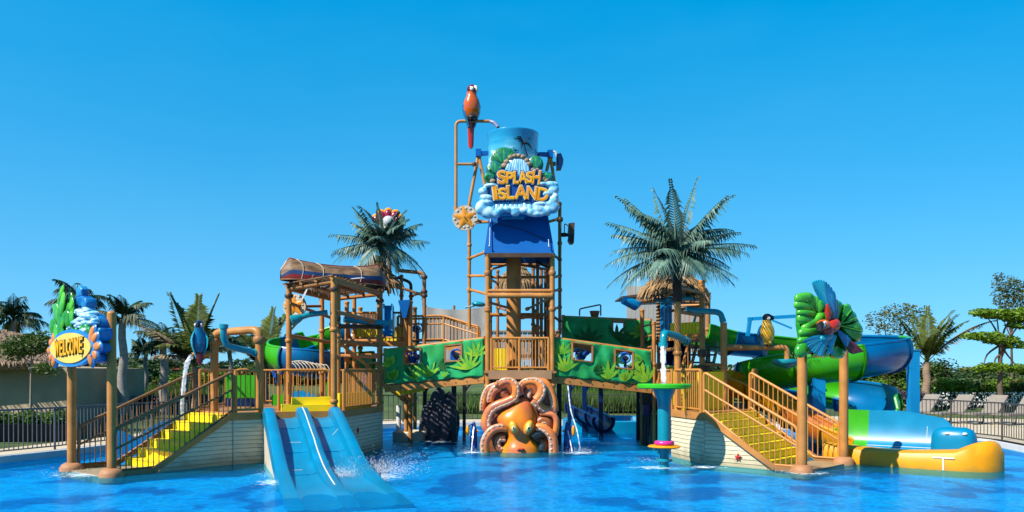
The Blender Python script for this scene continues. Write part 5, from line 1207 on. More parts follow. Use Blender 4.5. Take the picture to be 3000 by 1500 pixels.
# ------------------------------------------------------------------ macaws
def macaw(label, loc, h, yaw, body, belly, wing, tailm, headm, tail_len=.75, look=0.0):
    t = thing('macaw_statue', label, 'statue', loc); q = Matrix.Rotation(yaw, 3, 'Z'); loc = V(loc)
    L = lambda x, y, z: loc + q @ V((x * h, y * h, z * h))
    rings = []
    for z, w, d, y in ((-.02, .05, .06, .06), (.05, .12, .11, .04), (.15, .17, .16, .02), (.3, .205, .19, 0), (.45, .205, .185, -.01), (.57, .175, .165, -.01), (.66, .135, .135, -.005), (.72, .12, .125, 0), (.78, .12, .125, .0)):
        rings.append([L(w * 1.14 * math.cos(a), y + d * math.sin(a), z) for a in [2 * math.pi * k / 20 for k in range(20)]])
    MB().loft(rings).build('body', belly, t, fix=True)
    hq = q @ Matrix.Rotation(look, 3, 'Z'); HL = lambda x, y, z: loc + hq @ V((x * h, y * h, z * h))
    hd = MB().ball(HL(0, -.01, .86), (.135 * h, .15 * h, .135 * h), 18, 12, hq).build('head', headm, t)
    for s in (-1, 1):
        MB().ball(HL(.085 * s, -.085, .845), (.045 * h, .07 * h, .062 * h), 12, 8, hq).build('face_patch', WHITE, hd)
        MB().ball(HL(.128 * s, -.10, .875), .014 * h, 8, 6).build('eye', BLACKP, hd)
        MB().loft([[L((x0 + wx) * s, y + .045, z) for wx, y in ((.0, -dy), (.045, -dy * .4), (.05, .03), (.03, dy + .02), (.0, dy), (-.02, 0))] for z, dy, x0 in ((.64, .03, .12), (.56, .11, .165), (.4, .14, .205), (.2, .12, .185), (.05, .09, .13), (-.08, .05, .085), (-.16, .015, .06))]).build('wing', wing, t, fix=True)
    MB().tube([HL(0, -.12, .90), HL(0, -.185, .875), HL(0, -.205, .82), HL(0, -.185, .775)], [.05 * h, .048 * h, .03 * h, .008 * h], 10).build('upper_beak', WHITE if tailm is RED else BLACKP, hd)
    MB().tube([HL(0, -.11, .82), HL(0, -.155, .80), HL(0, -.16, .785)], [.04 * h, .03 * h, .012 * h], 8).build('lower_beak', BLACKP, hd)
    MB().loft([[L(w * math.cos(a), .10 + y + .028 * math.sin(a), z) for a in [2 * math.pi * k / 12 for k in range(12)]] for z, w, y in ((.12, .09, 0), (-.1, .10, .03), (-.3, .085, .05), (-tail_len + .08, .075, .06), (-tail_len, .04, .06))]).build('tail', tailm, t, fix=True)
    for s in (-1, 1): MB().ball(L(.06 * s, -.12, .0), (.04 * h, .07 * h, .03 * h), 8, 6, q).build('foot', BLACKP, t)
    MB().ball(L(0, -.03, .07), (.13 * h, .15 * h, .09 * h), 12, 8, q).build('feather_trousers', BLACKP if tailm is RED else belly, t)
    return t
macaw('glossy red macaw statue perched on top of the thin pipe', P(1382, 354, 22.55), 1.0, R(12), REDO, REDO, MBLUE, RED, MAROON, .72, R(35))
macaw('yellow macaw statue with black and white head on the bent arm', P(2247, 1012, 20.95), .82, R(8), MYEL, MYEL, MBLUE, MBLUE, BLACKP, .3, R(40))
macaw('blue macaw statue on the short perch left of the gate arch', P(583, 1034, 19.5), .78, R(-150), MBLUE, MBLUE, MBLUE2, MAROON, NAVY, .35, R(160))

# ------------------------------------------------------------------ welcome sign
wsn = thing('welcome_sign', 'blue sculpted welcome sign on two tan posts at the left', 'sign', (-8.7, 16.95, 0))
WO, WR, WN = V((-8.7, 16.95, 0)), V((.8, -.6, 0)), V((-.6, -.8, 0))
WP = lambda a, b, z: WO + WR * a + WN * b + V((0, 0, z))
for a, z1 in ((-.86, 2.9), (.82, 3.27)):
    c = WP(a, 0, 0); tube('post', [c + V((0, 0, -.36)), c + V((0, 0, z1))], .088, TAN, wsn, 18)
    ball('post_cap', c + V((0, 0, z1)), (.088, .088, .06), TAN, wsn, 14, 8)
    MB().lathe([(.24, -.1), (.24, .06), (.2, .13), (.13, .17)], c, 20).build('post_base', paint('post_base', (.46, .21, .09), .6, .2, 4), wsn)
def wprism(name, poly, b0, b1, mat, bev=.0): 
    o = MB().prism([WP(a, b0, z) for a, z in poly], WN * (b1 - b0)).build(name, mat, wsn, smooth=False, fix=True)
    if name == 'rock_tier': q = o.modifiers.new('bevel', 'BEVEL'); q.width = .035; q.segments = 3; o.data.polygons.foreach_set('use_smooth', [True] * len(o.data.polygons))
    return o
wprism('rock_tier', [(-.8, 2.28), (.72, 2.28), (.80, 2.33), (.78, 2.44), (.7, 2.5), (-.8, 2.5)], .04, .36, ROCKB)
wprism('rock_tier', [(-.8, 2.48), (.84, 2.48), (.90, 2.55), (.88, 2.66), (.8, 2.7), (-.8, 2.7)], .0, .33, ROCKB)
wprism('rock_tier', [(-.8, 2.70), (.80, 2.70), (.93, 2.78), (.93, 2.96), (.86, 3.0), (-.8, 3.0)], .02, .30, ROCKB)
wprism('rock_tier', [(-.7, 2.98), (.84, 2.98), (.88, 3.04), (.84, 3.14), (.74, 3.22), (.55, 3.28), (-.6, 3.26)], .03, .27, ROCKB)
wprism('rock_tier', [(-.4, 3.24), (.30, 3.24), (.32, 3.32), (.24, 3.42), (-.38, 3.44)], .02, .26, FOAMB)
wprism('rock_tier', [(-.42, 3.43), (.22, 3.41), (.27, 3.50), (.22, 3.60), (.05, 3.66), (-.38, 3.62)], .0, .24, ROCKB)
wprism('rock_tier', [(-.32, 3.61), (-.02, 3.65), (-.04, 3.74), (.0, 3.80), (-.14, 3.89), (-.28, 3.80), (-.26, 3.72)], .03, .2, ROCKB)
rw = random.Random(5)
for k in range(60):
    a, z = rw.uniform(-.15, .80), rw.uniform(2.9, 3.34)
    if a + (z - 2.86) * .6 > .95: continue
    MB().ball(WP(a, .26 + rw.random() * .08 + .06 * (3.3 - z), z), (rw.uniform(.07, .14), rw.uniform(.06, .1), rw.uniform(.04, .07)), 10, 7).build('foam_lump', FOAMB, wsn)
n = 40
def lens(a0, z0, w, h): return [(a0 + w * math.cos(2 * math.pi * k / n), z0 + h * math.copysign(abs(math.sin(2 * math.pi * k / n)) ** 1.25, math.sin(2 * math.pi * k / n))) for k in range(n)]
wprism('plate_rim', lens(.09, 2.585, .98, .38), .36, .46, BOARDB)
wprism('plate', lens(.09, 2.585, .86, .305), .46, .485, PLATEY)
for s in (-1, 1): tube('plate_seam', [WP(.09 + s * .55, .487, 2.585 + .19), WP(.09 + s * .5, .487, 2.6), WP(.09 + s * .55, .487, 2.585 - .19)], .014, CBLU, wsn, 6)
for a, z, ang, L in ((.78, 2.83, 70, .36), (.88, 2.76, 45, .26), (.98, 2.6, 0, .26), (.9, 2.44, -50, .22), (.72, 2.38, -75, .34), (-.80, 2.78, 115, .28), (-.92, 2.70, 145, .22), (-1.0, 2.55, 180, .24), (-.92, 2.42, 215, .24), (-.8, 2.34, 240, .3)):
    d = WR * math.cos(R(ang)) + V((0, 0, 1)) * math.sin(R(ang)); s = WR * -math.sin(R(ang)) + V((0, 0, 1)) * math.cos(R(ang))
    rot = Matrix((d, WN, s)).transposed()
    a += .12
    f_ = MB().ball(WP(a, .40, z), (L * .62, .05, .12), 14, 8, rot).build('fin_rim', BOARDB, wsn); MB().ball(WP(a, .43, z), (L * .52, .045, .085), 14, 8, rot).build('fin', FIN, f_)
for i, ch in enumerate('WELCOME'):
    letter(ch, i, 0, [30, 30, 30, 30, 31, 30, 30][i], [18, 12.5, 12.5, 13, 14, 17, 12.5][i], (.04, 0, .03, -.03, 0, .03, -.04)[i],
           lambda a, b: WP((-.50, -.315, -.165, -.01, .15, .33, .51)[int(a)] + .11, .487, 2.575 + .01 * int(a)), wsn, ((.03, .03, .0, LETD), (0.0, .04, .012, LETY)), WR, WN, 1 / 97.0)
for k in range(54):                        # sculpted banana leaves
    a, z = rw.uniform(-.85, .02), rw.uniform(2.85, 3.75)
    if z > 3.45 and (a < -.7 or a > -.25): continue
    ang = R(rw.choice((70, 85, 95, 110, 250, 280, 60, 120)) + rw.uniform(-15, 15)); d = WR * math.cos(ang) + V((0, 0, 1)) * math.sin(ang); s = WR * -math.sin(ang) + V((0, 0, 1)) * math.cos(ang)
    MB().ball(WP(a, .28 + rw.random() * .18, z), (rw.uniform(.15, .25), .028, rw.uniform(.075, .125)), 12, 8, Matrix((d, WN, s)).transposed()).build('sculpted_leaf', rw.choice((LEAFG, LEAFG, LEAFD)), wsn)
for a in (-.62, -.4): tube('stem', [WP(a, .3, 2.75), WP(a + .03, .36, 3.1), WP(a - .05, .34, 3.6)], [.05, .04, .02], paint('stem_tan', (.42, .30, .12), .5, .2, 6), wsn)
for a, z in ((.38, 2.95), (.5, 2.97), (.63, 2.98), (.72, 2.93)): MB().ball(WP(a, .36, z), (.05, .05, .14), 10, 8).build('sculpted_leaf', LEAFG, wsn)
for k in range(14):
    a = -.75 + k * .1; MB().ball(WP(a, .38, 2.84 + .06 * math.sin(k * 2.3)), (.05, .05, .13), 8, 7, Matrix.Rotation(.5 * math.sin(k * 1.7), 3, 'Y')).build('sculpted_leaf', LEAFG if k % 2 else LEAFD, wsn)

# ------------------------------------------------------------------ leaf and macaw sign
ms = thing('leaf_sign', 'sculpted green leaf sign with a flying red and blue macaw on tan posts', 'sign', (6.8, 17.9, 0))
for c, z1 in ((V((XX(2350, 17.1), 17.1, 0)), ZZ(935, 17.1)), (V((XX(2472, 18.7), 18.7, 0)), ZZ(1000, 18.7))):
    tube('post', [c + V((0, 0, -.36)), c + V((0, 0, z1))], .1, TAN, ms, 18); ball('post_cap', c + V((0, 0, z1)), (.1, .1, .07), TAN, ms, 14, 8)
    MB().lathe([(.24, -.1), (.24, .06), (.2, .13), (.13, .17)], c, 20).build('post_base', paint('post_base', (.46, .21, .09), .6, .2, 4), ms)
MYAW = R(24); MR, MN = V((math.cos(MYAW), math.sin(MYAW), 0)), V((math.sin(MYAW), -math.cos(MYAW), 0)); MC = P(2432, 945, 17.0)
MSX = 1 / 4.6 * 17.0 / FPX / (math.cos(MYAW) - (MC.x / 17.0) * math.sin(MYAW)); MSZ = 1 / 4.6 * 17.1 / FPX
MP = lambda u, v, b=0.0: MC + MR * ((u - 515) * MSX - b * 1.02) + MN * b - V((0, 0, (v - 667) * MSZ))
def puff(c, r, rot, mat, name, parent, e=.78, nu=20, nv=12):   # a cushion: an ellipsoid with squared-off shoulders
    pw_ = lambda x: math.copysign(abs(x) ** e, x); mb = MB(); rings = []
    for j in range(1, nv):
        t = math.pi * j / nv - math.pi / 2
        rings.append([c + rot @ V((r[0] * pw_(math.cos(t)) * pw_(math.cos(2 * math.pi * i / nu)), r[1] * math.sin(t), r[2] * pw_(math.cos(t)) * pw_(math.sin(2 * math.pi * i / nu)))) for i in range(nu)])
    return mb.loft(rings).build(name, mat, parent, fix=True)
def mlobe(u, v, b, ru, rv, ang, mat, thk=.1):
    d = MR * math.cos(R(ang)) + V((0, 0, 1)) * math.sin(R(ang)); s = MR * -math.sin(R(ang)) + V((0, 0, 1)) * math.cos(R(ang))
    return puff(MP(u, v, b), (ru * MSX, thk, rv * MSZ), Matrix((d, -MN, s)).transposed(), mat, 'leaf_lobe', ms)
def mball(name, u, v, b, ru, rv, ang, mat, parent=ms, thk=.09):
    d = MR * math.cos(R(ang)) + V((0, 0, 1)) * math.sin(R(ang)); s = MR * -math.sin(R(ang)) + V((0, 0, 1)) * math.cos(R(ang))
    return MB().ball(MP(u, v, b), (ru * MSX * 1.0, thk, rv * MSZ * 1.05), 16, 10, Matrix((d, -MN, s)).transposed()).build(name, mat, parent)
for u, v, ru, rv, ang in ((165, 358, 118, 82, 8), (160, 462, 118, 74, -8), (195, 556, 118, 58, -4), (200, 648, 124, 84, -14), (262, 400, 58, 118, 28), (318, 432, 54, 122, 22), (372, 465, 54, 118, 16), (425, 500, 48, 105, 10), (360, 608, 98, 74, 30), (258, 695, 135, 72, 28), (235, 795, 138, 70, 8), (205, 885, 128, 66, 18), (155, 1020, 110, 104, 42), (320, 740, 95, 70, -10), (435, 600, 62, 100, 5), (320, 980, 130, 80, 25)):
    mlobe(u, v, .05 + .02 * math.sin(u), ru * .98, rv * .9, ang, LEAFG, thk=.10)
def mono(poly, b, mat):                    # a lobe of the split leaf: flat, with a domed top
    m_ = len(poly); c = (sum(p[0] for p in poly) / m_, sum(p[1] for p in poly) / m_)
    q = crom(poly + poly[:1], 4)[:-1] if False else poly
    rim_ = [MP(u, v, b) for u, v in q]; inn = [MP(c[0] + (u - c[0]) * .72, c[1] + (v - c[1]) * .72, b + .07) for u, v in q]; bk2 = [MP(u, v, b - .08) for u, v in q]
    MB().loft([bk2, rim_, inn]).build('leaf_lobe', mat, ms, fix=True)
smooth2 = lambda pl: [tuple(p) for p in crom([V((*p, 0)) for p in pl + pl[:1]], 4)[:-1]]
for pl, m in (([(610, 700), (600, 470), (610, 375), (660, 385), (685, 430), (660, 560)], LEAFD), ([(640, 700), (670, 560), (710, 420), (770, 410), (805, 460), (790, 540), (710, 640)], LEAFG), ([(650, 700), (720, 640), (800, 530), (850, 515), (885, 590), (860, 640), (760, 690)], LEAFD), ([(650, 705), (770, 690), (860, 650), (905, 650), (960, 720), (955, 770), (840, 740)], LEAFG), ([(650, 715), (760, 725), (870, 755), (955, 780), (945, 850), (900, 930), (800, 880), (700, 790)], LEAFD), ([(640, 760), (720, 850), (820, 920), (880, 950), (830, 1010), (720, 1020), (660, 900)], LEAFG), ([(600, 950), (680, 1000), (720, 1080), (680, 1140), (560, 1150), (500, 1110), (540, 1010)], LEAFD), ([(480, 990), (540, 1030), (500, 1120), (380, 1140), (260, 1120), (340, 1060)], LEAFG)):
    mono([p[:2] for p in smooth2(pl)], .02 + (.03 if m is LEAFG else 0), m)
for a, b in (((210, 400), (330, 560)), ((640, 710), (960, 780)), ((640, 700), (800, 500)), ((640, 700), (870, 600))): tube('leaf_vein', [MP(*a, .16), MP(*b, .12)], .014, LEAFG, ms, 6)
MB().prism([MP(u, v, -.06) for u, v in ((120, 340), (300, 350), (600, 380), (800, 450), (940, 680), (880, 900), (720, 1060), (460, 1120), (170, 1080), (110, 700))], -MN * .12).build('back_board', LEAFD, ms, smooth=False, fix=True)
def feather(pts, w, mat, parent, b=.14):
    m_ = len(pts); MB().tube([MP(u, v, b + .02 * k) for k, (u, v) in enumerate(pts)], [w * MSX * (.5 if k == 0 else 1.0 if k < m_ - 1 else .35) for k in range(m_)], 8, flat=.6, flat_axis=MN).build('feather', mat, parent)
fb = mball('macaw_body', 545, 725, .22, 105, 88, 25, RED, thk=.11)
mball('macaw_neck', 480, 790, .26, 60, 60, 0, RED, thk=.12)
mball('macaw_head', 425, 715, .30, 74, 66, 12, REDO, thk=.13); mball('face_patch', 450, 708, .40, 24, 40, -12, WHITE, thk=.022)
MB().tube([MP(405, 700, .38), MP(382, 735, .44), MP(380, 775, .44), MP(405, 805, .40)], [.05, .075, .065, .02], 10).build('beak', BLACKP, ms)
ball('eye', MP(455, 700, .425), .014, BLACKP, ms, 8, 6)
for k in range(9):                         # raised wing
    t = k / 8; x1, y1 = 285 + 270 * t, 150 - 55 * math.sin(t * 2.4) + 150 * t ** 2.2
    feather([(500 + 60 * t, 600 + 10 * t), (430 + 130 * t, 380 + 70 * t), (345 + 195 * t, 230 + 80 * t), (x1, y1)], 44, MBLUE2 if k < 5 else MBLUE, ms, .10 + .012 * k)
feather([(500, 640), (490, 540), (480, 440)], 44, RED, ms, .24); feather([(540, 640), (525, 560), (520, 480)], 34, MAROON, ms, .22)
for k in range(6): feather([(560 + 6 * k, 650), (575 + 7 * k, 540), (540 + 14 * k, 440 - 14 * k)], 18, MBLUE, ms, .17)
for k in range(10):                        # lowered wing
    t = k / 9; x1, y1 = 180 + 230 * t ** 1.1, 930 + 190 * math.sin(t * 1.6)
    feather([(560 - 40 * t, 830 + 30 * t), (440 + 30 * t, 880 + 40 * t), (300 + 120 * t, 900 + 130 * t), (x1, y1)], 32, MBLUE2 if k % 3 else MBLUE, ms, .18)
for k in range(4): feather([(590 - k * 10, 850), (540 - k * 10, 960), (470 + k * 30, 1090)], 30, MBLUE2, ms, .17)
mball('wing_cover', 470, 870, .24, 95, 60, 20, TEAL, thk=.06)
for k in range(6): feather([(620 + 5 * k, 780 + 12 * k), (720 + 3 * k, 860 + 20 * k), (790 - 10 * k, 900 + 18 * k)], 26, MBLUE, ms, .2)
for k in range(6): feather([(760 - 8 * k, 900 + 14 * k), (860 - 14 * k, 980 + 14 * k), (965 - 26 * k, 1055 + 6 * k)], 24, MAROON, ms, .17)

# ------------------------------------------------------------------ thatch, palms, clam
def thatch(label, c, r, h, seed, rows=5):
    t = thing('thatch_roof', label, 'roof', c); c = V(c); rr = random.Random(seed)
    MB().lathe([(r * .93, .02), (r * .45, h * .58), (.06, h)], c, 28).build('roof_cone', paint('thatch_under', (.20, .12, .055), .95, .3, 6), t)
    mb = MB()
    for row in range(rows):
        f = row / (rows - 1); r0 = r * (1.0 - .8 * f); z0 = h * (.0 + .78 * f); n_ = int(70 * (1 - .65 * f)) + 8
        for k in range(n_):
            a = 2 * math.pi * (k + rr.random() * .8) / n_; L = rr.uniform(.38, .55) * r / 1.1; w = rr.uniform(.02, .04)
            d = V((math.cos(a), math.sin(a), 0)); s = V((-d.y, d.x, 0)); top = c + d * (r0 * .62) + V((0, 0, z0 + h * .34)); end = c + d * (r0 * 1.04 + rr.uniform(-.03, .04)) + V((0, 0, z0 - rr.uniform(.06, .22)))
            md = lerp(top, end, .6) + d * .05 + V((0, 0, .06))
            mb.add([top - s * w * .6, top + s * w * .6, md + s * w, end + s * w * .5, end - s * w * .5, md - s * w, md + d * .02 + V((0, 0, .015))], [(0, 1, 2, 6), (6, 2, 3, 4), (0, 6, 4, 5)])
    tag(mb.build('thatch_strands', THATCH, t, smooth=False), kind='stuff'); return t
thatch('shaggy tan thatch roof behind the right metal palm', (XX(1972, 22.4), 22.4, ZZ(862, 22.4)), .96, .92, 3)
thatch('shaggy thatch roof behind the overturned canoe', (XX(1100, 25), 25.0, ZZ(840, 25)), .85, .85, 4)
thatch('small thatch roof seen behind the tower column', (XX(1515, 29), 29, ZZ(842, 29)), .8, .9, 5)
def frond_mesh(base, az, el, L, droop, ll, lw, npair, lmat_w=.03, lift=.25, twist=0.0, rr=random, hang=.5, rw_=.02, broad=0.0):
    mb = MB(); N = 14; pts = []; p = V(base); d0 = V((math.cos(az), math.sin(az), 0)); e = el; step = L / N
    tang = []
    for i in range(N + 1):
        T = d0 * math.cos(e) + V((0, 0, math.sin(e))); pts.append(p.copy()); tang.append(T); p = p + T * step; e -= droop / N * (0.4 + 1.2 * i / N)
    mb.tube(pts, [rw_ * (1 - .85 * i / N) + broad * max(0, 1 - i / (N * .45)) for i in range(N + 1)], 6, flat=.5, flat_axis=V((0, 0, 1)))
    side = d0.cross(V((0, 0, 1))).normalized(); side = (side * math.cos(twist) + V((0, 0, 1)) * math.sin(twist)).normalized()
    for i in range(npair):
        t = .14 + .86 * (i + .5) / npair; f = t * N; k = min(N - 1, int(f)); q = lerp(pts[k], pts[k + 1], f - k); T = tang[k]
        le = ll * (math.sin(min(1, t * 1.05 + .12) * math.pi) ** .6 * .75 + .25) * rr.uniform(.85, 1.1); sd = (side - T * side.dot(T)).normalized(); up = sd.cross(T)
        if up.z < 0: up = -up
        for s in (-1, 1):
            dr = (sd * s * .85 + T * (.45 + .5 * t) + up * lift).normalized(); tip = q + dr * le + V((0, 0, -hang * le * rr.uniform(.7, 1.3)))
            m1 = q + dr * le * .5 + V((0, 0, -hang * le * .16)); wv = (T * .8 - up * .4).normalized() * lw
            mb.add([q - wv * .5, q + wv * .5, m1 + wv, tip, m1 - wv], [(0, 1, 2, 4), (4, 2, 3)])
    return mb
def palm(name, label, base, top, fronds, leafm, trunkm, r0, r1, group=None, cat='palm tree', boss=None, **kw):
    t = thing(name, label, cat, base, group); b, tp_ = V(base), V(top)
    N = 10; tube('trunk', [lerp(b, tp_, i / N) + V((.04 * math.sin(i * 1.3), 0, 0)) * min(1, (tp_ - b).length / 3) for i in range(N + 1)], [r0 + (r1 - r0) * i / N for i in range(N + 1)], trunkm, t, 12)
    rr = random.Random(len(label) * 31 + int(b.x * 7))
    for f in fronds:
        az, el, L, dr = f[:4]; k = dict(kw); m = leafm
        if len(f) > 4 and f[4] is not None: m = f[4]
        if len(f) > 5: k.update(f[5])
        frond_mesh(tp_, az, el, L, dr, k.get('ll', .4), k.get('lw', .02), k.get('n', 22), rr=rr, lift=k.get('lift', .25), hang=k.get('hang', .5), rw_=k.get('rw', .02), broad=k.get('broad', 0), twist=k.get('twist', 0)).build('frond', m, t, smooth=False)
    if boss: MB().ball(tp_, boss, 12, 8).build('crown_boss', leafm, t)
    return t
def px_fronds(tips, c, d, spread=.8, seed=1):  # fronds whose tips point where the photo shows them; depth alternates
    rr = random.Random(seed); out = []
    for (tx, ty, dd, dr) in tips:
        v = P(tx, ty, d + dd) - P(*c, d); h = math.hypot(v.x, v.y); out.append((math.atan2(v.y, v.x), math.atan2(v.z, h) + dr * .42, v.length * 1.04, dr))
    return out
def fill_fronds(n, L, seed):
    rr = random.Random(seed); return [(2 * math.pi * k / n + rr.uniform(-.25, .25), R(rr.uniform(-25, 70)), L * rr.uniform(.55, 1.0), rr.uniform(.3, 1.3)) for k in range(n)]
RT = [(1785, 660, -.4, .35), (1810, 582, .3, .2), (1833, 590, .2, .25), (1912, 558, .5, .2), (1964, 532, -.2, .15), (2045, 528, .1, .2), (2130, 582, -.3, .35), (2148, 582, .6, .4), (2205, 728, -.2, .5), (2185, 752, -.5, .6), (2140, 838, -.2, .6), (2130, 790, .5, .6), (1782, 790, -.4, .75), (1790, 850, -.3, .7), (1800, 695, .5, .4), (1830, 870, -.9, .7), (1915, 820, -1.3, .8), (2060, 830, -1.2, .8), (2080, 720, 1.2, .5), (1880, 690, 1.2, .5), (1800, 745, .1, .6), (2165, 690, .4, .5)]
palm('metal_palm', 'large grey-green metal palm above the right tower', (Q1[0], Q1[1], ZZ(885, 20.3)), (Q1[0], Q1[1], ZZ(738, 20.3)), px_fronds(RT, (1985, 738), 20.3) + fill_fronds(16, 1.75, 5), FAUXP, FAUXT, .12, .10, ll=.5, lw=.032, n=25, broad=.06, rw=.04, hang=.8, lift=.05, boss=(.14, .14, .2), cat='artificial palm')
LT = [(972, 692, -.2, .3), (980, 740, -.3, .35), (978, 752, .4, .5), (1035, 610, .2, .12), (1032, 655, .3, .2), (1105, 598, -.1, .1), (1165, 625, -.3, .2), (1190, 620, .4, .3), (1232, 660, .2, .4), (1252, 712, -.2, .35), (1215, 770, -.3, .5), (1240, 810, .2, .7), (985, 775, -.5, .7), (1160, 800, -.7, .6), (1060, 790, -.9, .7), (1215, 690, .8, .4), (1040, 700, .9, .4), (1222, 815, -.3, .7)]
palm('metal_palm', 'smaller grey-green metal palm behind the canoe tower', (XX(1122, 25), 25, ZZ(850, 25)), (XX(1120, 25), 25, ZZ(708, 25)), px_fronds(LT, (1120, 708), 25) + fill_fronds(14, 1.4, 6), FAUXP, FAUXT, .11, .09, ll=.46, lw=.032, n=22, broad=.06, rw=.036, hang=.75, lift=.05, boss=(.13, .13, .18), cat='artificial palm')
cl = thing('clam_sculpture', 'crimson clam shell with yellow scalloped edge and white pearl above the left palm', 'sculpture', P(1138, 700, 27))
tube('pole', [P(1140, 860, 27), P(1140, 680, 27)], .07, TAN2, cl)
for k in range(5):
    a = R(25 + 32 * k); c = P(1138, 655, 27) + V((math.cos(a) * .38, -.05, math.sin(a) * .30)); rot = Matrix.Rotation(-(a - math.pi / 2), 3, 'Y')
    MB().ball(c, (.17, .14, .22), 14, 10, rot).build('shell_edge', GOLD, cl); MB().ball(c + V((0, -.07, -.03)), (.135, .12, .18), 14, 10, rot).build('shell_lobe', paint('clam_crimson', (.33, .01, .05), .3, .15, 5, coat=.4), cl)
ball('pearl', P(1138, 650, 26.7), .2, paint('pearl_grey', (.60, .62, .66), .2, .1, 3, coat=.5), cl, 18, 12)
MB().ball(P(1138, 672, 26.9), (.5, .3, .12), 18, 8).build('lower_shell', SHELLW, cl)
for k in range(5): MB().ball(P(1110 + k * 14, 682, 26.7), (.1, .1, .07), 10, 7).build('shell_rib', FOAMB, cl)
ORD = ['first', 'second', 'third', 'fourth', 'fifth', 'sixth', 'seventh', 'eighth', 'ninth', 'tenth', 'eleventh', 'twelfth', 'thirteenth', 'fourteenth', 'fifteenth', 'sixteenth', 'seventeenth', 'eighteenth']
# ------------------------------------------------------------------ fences round the pool
def fence(label, idx, off, mat, spacing=.13, h=1.08, pw=.028, name='pool_fence', br=.012, cut=None):
    pts = [pool_pt(i, off, DECKZ) for i in idx]
    t = thing(name, label, 'fence', pts[0]); U = V((0, 0, 1))
    for a, b in zip(pts, pts[1:]):
        n = max(1, round((b - a).length / 2.0))
        for k in range(n):
            p, q = lerp(a, b, k / n), lerp(a, b, (k + 1) / n)
            rod('post', p, p + U * h, pw, mat, t)
            beam('top_rail', p + U * h, q + U * h, .055, .04, mat, t); beam('bottom_rail', p + U * .12, q + U * .12, .04, .03, mat, t)
            m = max(1, round((q - p).length / spacing))
            for j in range(1, m): c = lerp(p, q, j / m); rod('baluster', c + U * .12, c + U * h, br, mat, t)
    rod('post', pts[-1], pts[-1] + U * h, pw, mat, t)
    return t
fence('grey metal pool fence along the left edge of the pool', [1, 2, 3, 4, 5, 6], 1.026, GREY, .125, br=.013)
fence('dark metal pool fence across the back behind the play structure', [6, 7, 8, 9, 10, 11], 1.05, FENCE2, .2)
fence('dark bronze pool fence along the right edge before the loungers', [11, 12, 13, 14, 15, 16], 1.035, FENCE2, .15)
gt = thing('fence_gate', 'grey slatted gate at the bend of the right pool fence', 'gate', P(2510, 1212, 31))
for k in range(9): block('slat', P(2502 + k * 4.6, 1192, 30.6), (.045, .03, .62), GREY, gt)
beam('gate_rail', P(2499, 1168, 30.6), P(2542, 1166, 30.6), .04, .05, GREY, gt); beam('gate_rail', P(2499, 1214, 30.6), P(2542, 1214, 30.6), .04, .05, GREY, gt)
# overflow grate
og = thing('overflow_grate', 'white overflow grate with dark slots along the right pool edge', 'grate', pool_pt(14, .99, .1))
for k in range(46):
    a = lerp(pool_pt(13, 1.0, DECKZ + .034), pool_pt(14, 1.0, DECKZ + .034), k / 23) if k < 23 else lerp(pool_pt(14, 1.0, DECKZ + .034), pool_pt(15, 1.0, DECKZ + .034), (k - 23) / 23)
    d = (a - PC); d.z = 0; d.normalize(); block('slot', a + d * .22, (.30, .02, .008), BLACKP, og, math.atan2(d.y, d.x))

# ------------------------------------------------------------------ leaves, shrubs and trees
def leaf_cloud(mb, blobs, n, size, rr, flat=.5, hollow=.55):
    tot = sum(b[1][0] * b[1][1] * b[1][2] for b in blobs)
    for c, r in blobs:
        c = V(c); k = max(6, int(n * r[0] * r[1] * r[2] / tot))
        for _ in range(k):
            while True:
                v = V((rr.uniform(-1, 1), rr.uniform(-1, 1), rr.uniform(-1, 1)))
                if hollow < v.length < 1 + .12 * rr.random(): break
            p = c + V((v.x * r[0], v.y * r[1], v.z * r[2])); s = size * rr.uniform(.55, 1.3)
            a = V((rr.uniform(-1, 1), rr.uniform(-1, 1), rr.uniform(-flat, flat))).normalized(); b = (a.cross(V((rr.uniform(-1, 1), rr.uniform(-1, 1), rr.uniform(-.3, 1))))).normalized()
            mb.add([p - a * s, p + b * s * .42, p + a * s, p - b * s * .42], [(0, 1, 2, 3)])
    return mb
def tree(label, base, trunk_top, blobs, n, size, leafm, r0=.12, name='tree', group=None, bark=BARK, seed=1, multi=1):
    t = thing(name, label, 'tree', base, group); rr = random.Random(seed); b, tt_ = V(base), V(trunk_top)
    for k in range(multi):
        o = V((rr.uniform(-1, 1), rr.uniform(-1, 1), 0)) * (.25 * (multi - 1) / 2 if multi > 1 else 0)
        tube('trunk', crom([b + o * .2, lerp(b, tt_, .4) + V((rr.uniform(-.1, .1), 0, 0)) + o * .6, tt_ + o * 2], 4), [r0 * (1 - .5 * i / 8) for i in range(9)], bark, t, 9)
    for c, r in blobs:
        s = lerp(b, tt_, rr.uniform(.75, 1)); c = V(c); md = lerp(s, c, .5) + V((rr.uniform(-.2, .2), rr.uniform(-.2, .2), .1))
        tube('limb', crom([s, md, c], 4), [r0 * .45 * (1 - .8 * i / 8) for i in range(9)], bark, t, 6)
    leaf_cloud(MB(), blobs, n, size, rr).build('crown', leafm, t, smooth=False); return t
